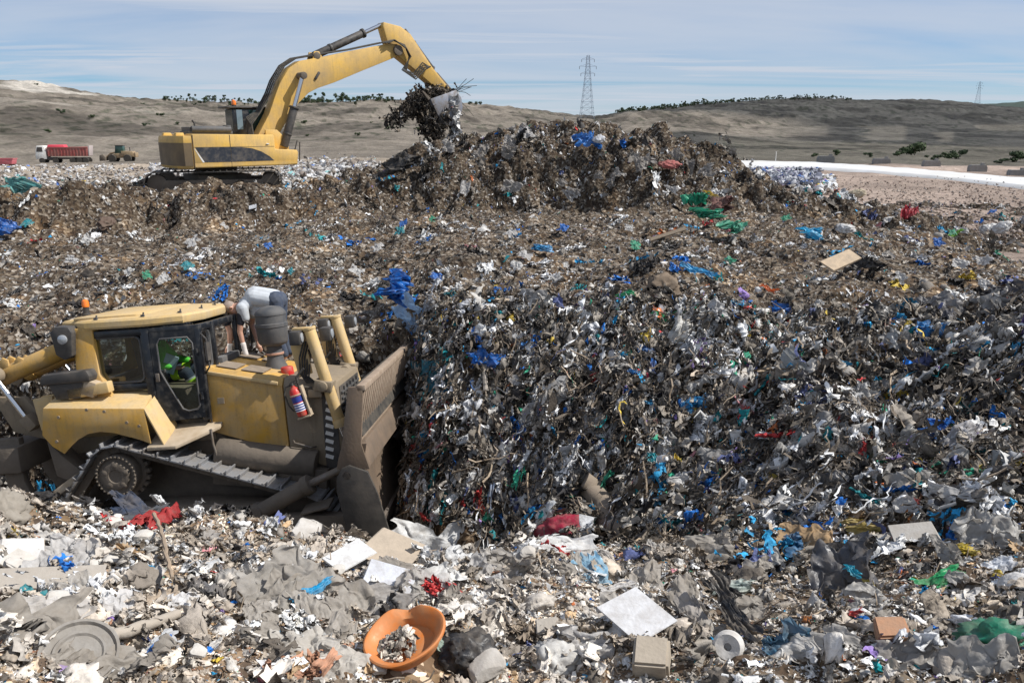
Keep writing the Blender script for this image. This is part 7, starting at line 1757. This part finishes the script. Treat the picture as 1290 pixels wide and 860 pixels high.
# tubes, ropes, branches: drawn along the surface
def line_item(name, pts, rpx, col, label, cat, rough=.6, lift=.04, n=10, taper=1.0, wob=0.):
    W = []
    for u, v in pts:
        q = ground_hit(u, v); W.append(q + surf_normal(q.x, q.y) * (lift + .5 * rpx * px_m(q)))
    P = []
    for a, b in zip(W[:-1], W[1:]):
        for t in np.linspace(0, 1, 7)[:-1]: P.append(a.lerp(b, t) + Vector((rnd.gauss(0, wob), rnd.gauss(0, wob), rnd.gauss(0, wob * .5))))
    P.append(W[-1]); r = rpx * px_m(W[0])
    g = G(); g.tube(P, r, n, [r * (1 + (taper - 1) * i / (len(P) - 1)) * (1 + .06 * rnd.gauss(0, 1)) for i in range(len(P))])
    return tag(g.build(name, pm(col, rough, .5, True)), label, cat)
line_item('carpet_roll', [(735, 622), (760, 645), (785, 668), (808, 692)], 15, (.20, .155, .115), 'mud caked carpet roll sloping down the middle of the face', 'carpet roll', .95, .10, 16, 1.0, .015)
line_item('pale_log', [(125, 818), (165, 806), (220, 788)], 7, (.44, .39, .33), 'pale dusty log lying right of the round grey lid', 'log', .9, .05, 12, .8, .006)
line_item('thin_stick', [(192, 668), (203, 700), (210, 725), (217, 752)], 2.2, (.36, .26, .17), 'thin leaning stick on the left of the near mound', 'stick', .8, .12, 7, .8, .004)
line_item('white_pipe', [(1190, 652), (1216, 645), (1245, 641)], 2.0, (.74, .73, .70), 'thin white plastic pipe on the right slope', 'pipe', .5, .08, 8)
line_item('bare_branch', [(999, 596), (1002, 625), (1010, 648), (1020, 668)], 3.0, (.46, .42, .38), 'crooked bare grey branch standing on the right face', 'branch', .9, .08, 7, .5, .008)
line_item('wooden_batten', [(975, 652), (973, 682)], 2.2, (.58, .46, .32), 'short pale wooden batten at the foot of the face', 'batten', .8, .08, 4)
line_item('pale_string', [(632, 575), (636, 610), (633, 645), (638, 672)], 1.0, (.66, .65, .62), 'thin white cord hanging left of centre on the face', 'cord', .7, .10, 6, 1, .012)
line_item('blue_hose', [(655, 600), (672, 604), (676, 620), (662, 630), (648, 622), (650, 606)], 1.2, (.01, .10, .42), 'looped thin blue hose low on the face', 'hose', .4, .10, 6)
line_item('bag_handle', [(758, 672), (762, 655), (776, 652), (782, 668)], 1.3, (.50, .47, .42), 'looped beige cord above the rounded white carrier bag', 'cord', .7, .12, 6)
line_item('grey_post', [(309, 405), (312, 420)], 3, (.3, .28, .26), 'short grey stake behind the bulldozer hood', 'stake', .9, .1, 7)
line_item('rusty_rod', [(640, 485), (660, 465), (684, 445)], 1.0, (.30, .24, .20), 'thin rod slanting across the upper face', 'rod', .7, .15, 6)
line_item('grey_pipe', [(610, 460), (612, 480), (613, 500)], 3.2, (.34, .31, .28), 'short grey pipe hanging below the sagging blue bag', 'pipe', .8, .12, 8)

# countable medium pieces, each an object of its own
def many(n, group, label, cat, name, kind, cols, umin, umax, vmin, vmax, s0, s1, seed, rough=.4, dust=.15, cond=None):
    g_ = random.Random(seed); done = 0
    while done < n:
        u, v = g_.uniform(umin, umax), g_.uniform(vmin, vmax)
        if cond and not cond(u, v): continue
        w_ = g_.uniform(s0, s1) * (v / 600) ** .5
        C_(kind, u, v, w_, w_ * g_.uniform(.45, .9), g_.choice(cols), label, cat, name, g_.uniform(-80, 80), seed * 100 + done, rough, dust, .5, group); done += 1
face_ok = lambda u, v: not (u < 560 and v > 440)
many(34, 'white scraps in the face', 'small crumpled white plastic scrap stuck in the dark working face', 'plastic scrap', 'white_scrap', 'bag', [(.68, .68, .67), (.58, .58, .59), (.74, .74, .73)], 530, 1285, 385, 640, 12, 24, 201, .45, .15, face_ok)
many(30, 'blue scraps in the face', 'small crumpled blue plastic scrap stuck in the dark working face', 'plastic scrap', 'blue_scrap', 'bag', [(.02, .20, .55), (.03, .30, .55), (.02, .14, .40), TEAL], 530, 1285, 370, 680, 8, 18, 202, .4, .1, face_ok)
many(44, 'grey film in the face', 'torn grey plastic film hanging from the dark working face', 'plastic film', 'grey_film', 'drape', [(.30, .30, .30), (.44, .43, .42), (.22, .22, .23), (.55, .55, .55)], 540, 1285, 380, 650, 20, 56, 203, .35, .2, face_ok)
many(24, 'black film in the face', 'torn black plastic film hanging from the dark working face', 'plastic film', 'black_film', 'drape', [BLK, (.04, .04, .05)], 560, 1285, 380, 640, 18, 52, 204, .28, .1, face_ok)
many(30, 'pale sheets on the near mound', 'dusty pale plastic sheet crumpled on the near mound', 'plastic sheet', 'pale_sheet', 'drape', [(.36, .33, .29), (.43, .40, .36), (.50, .48, .45), (.62, .61, .60)], 10, 960, 690, 850, 24, 52, 205, .5, .4)
many(22, 'foam bits on the near mound', 'small dusty white foam chunk on the near mound', 'foam chunk', 'foam_chunk', 'lump', [(.66, .64, .60), (.58, .55, .50)], 10, 700, 665, 850, 9, 19, 206, .9, .4)
many(20, 'white bags on the plateau', 'small white bag flattened on the middle plateau', 'bag', 'white_bag', 'sheet', [(.62, .62, .61), (.52, .52, .52)], 20, 1270, 285, 370, 12, 22, 207, .5, .2)
many(16, 'coloured rags on the plateau', 'small blue or green rag flattened on the middle plateau', 'rag', 'coloured_rag', 'sheet', [BLUE, TEAL, (.04, .34, .2)], 20, 1270, 270, 370, 9, 18, 208, .45, .1)
many(22, 'pale scraps on the right slope', 'crumpled pale film scrap on the lower right slope', 'plastic film', 'film_scrap', 'drape', [(.46, .45, .43), (.58, .57, .55), (.34, .33, .31)], 980, 1285, 560, 850, 22, 50, 209, .4, .2)
many(12, 'yellow and red scraps', 'small yellow or red scrap on the lower right slope', 'plastic scrap', 'bright_scrap', 'bag', [YEL, (.5, .05, .05), (.55, .2, .05)], 980, 1285, 520, 850, 8, 16, 210, .4, .1)
many(24, 'pale rags on the rear pile', 'pale grey rag caught on the front of the rear pile', 'rag', 'pale_rag', 'drape', [(.40, .38, .36), (.55, .54, .53), (.30, .28, .26)], 560, 900, 160, 250, 16, 34, 211, .6, .2, lambda u, v: v > 150 + abs(u - 700) * .3)
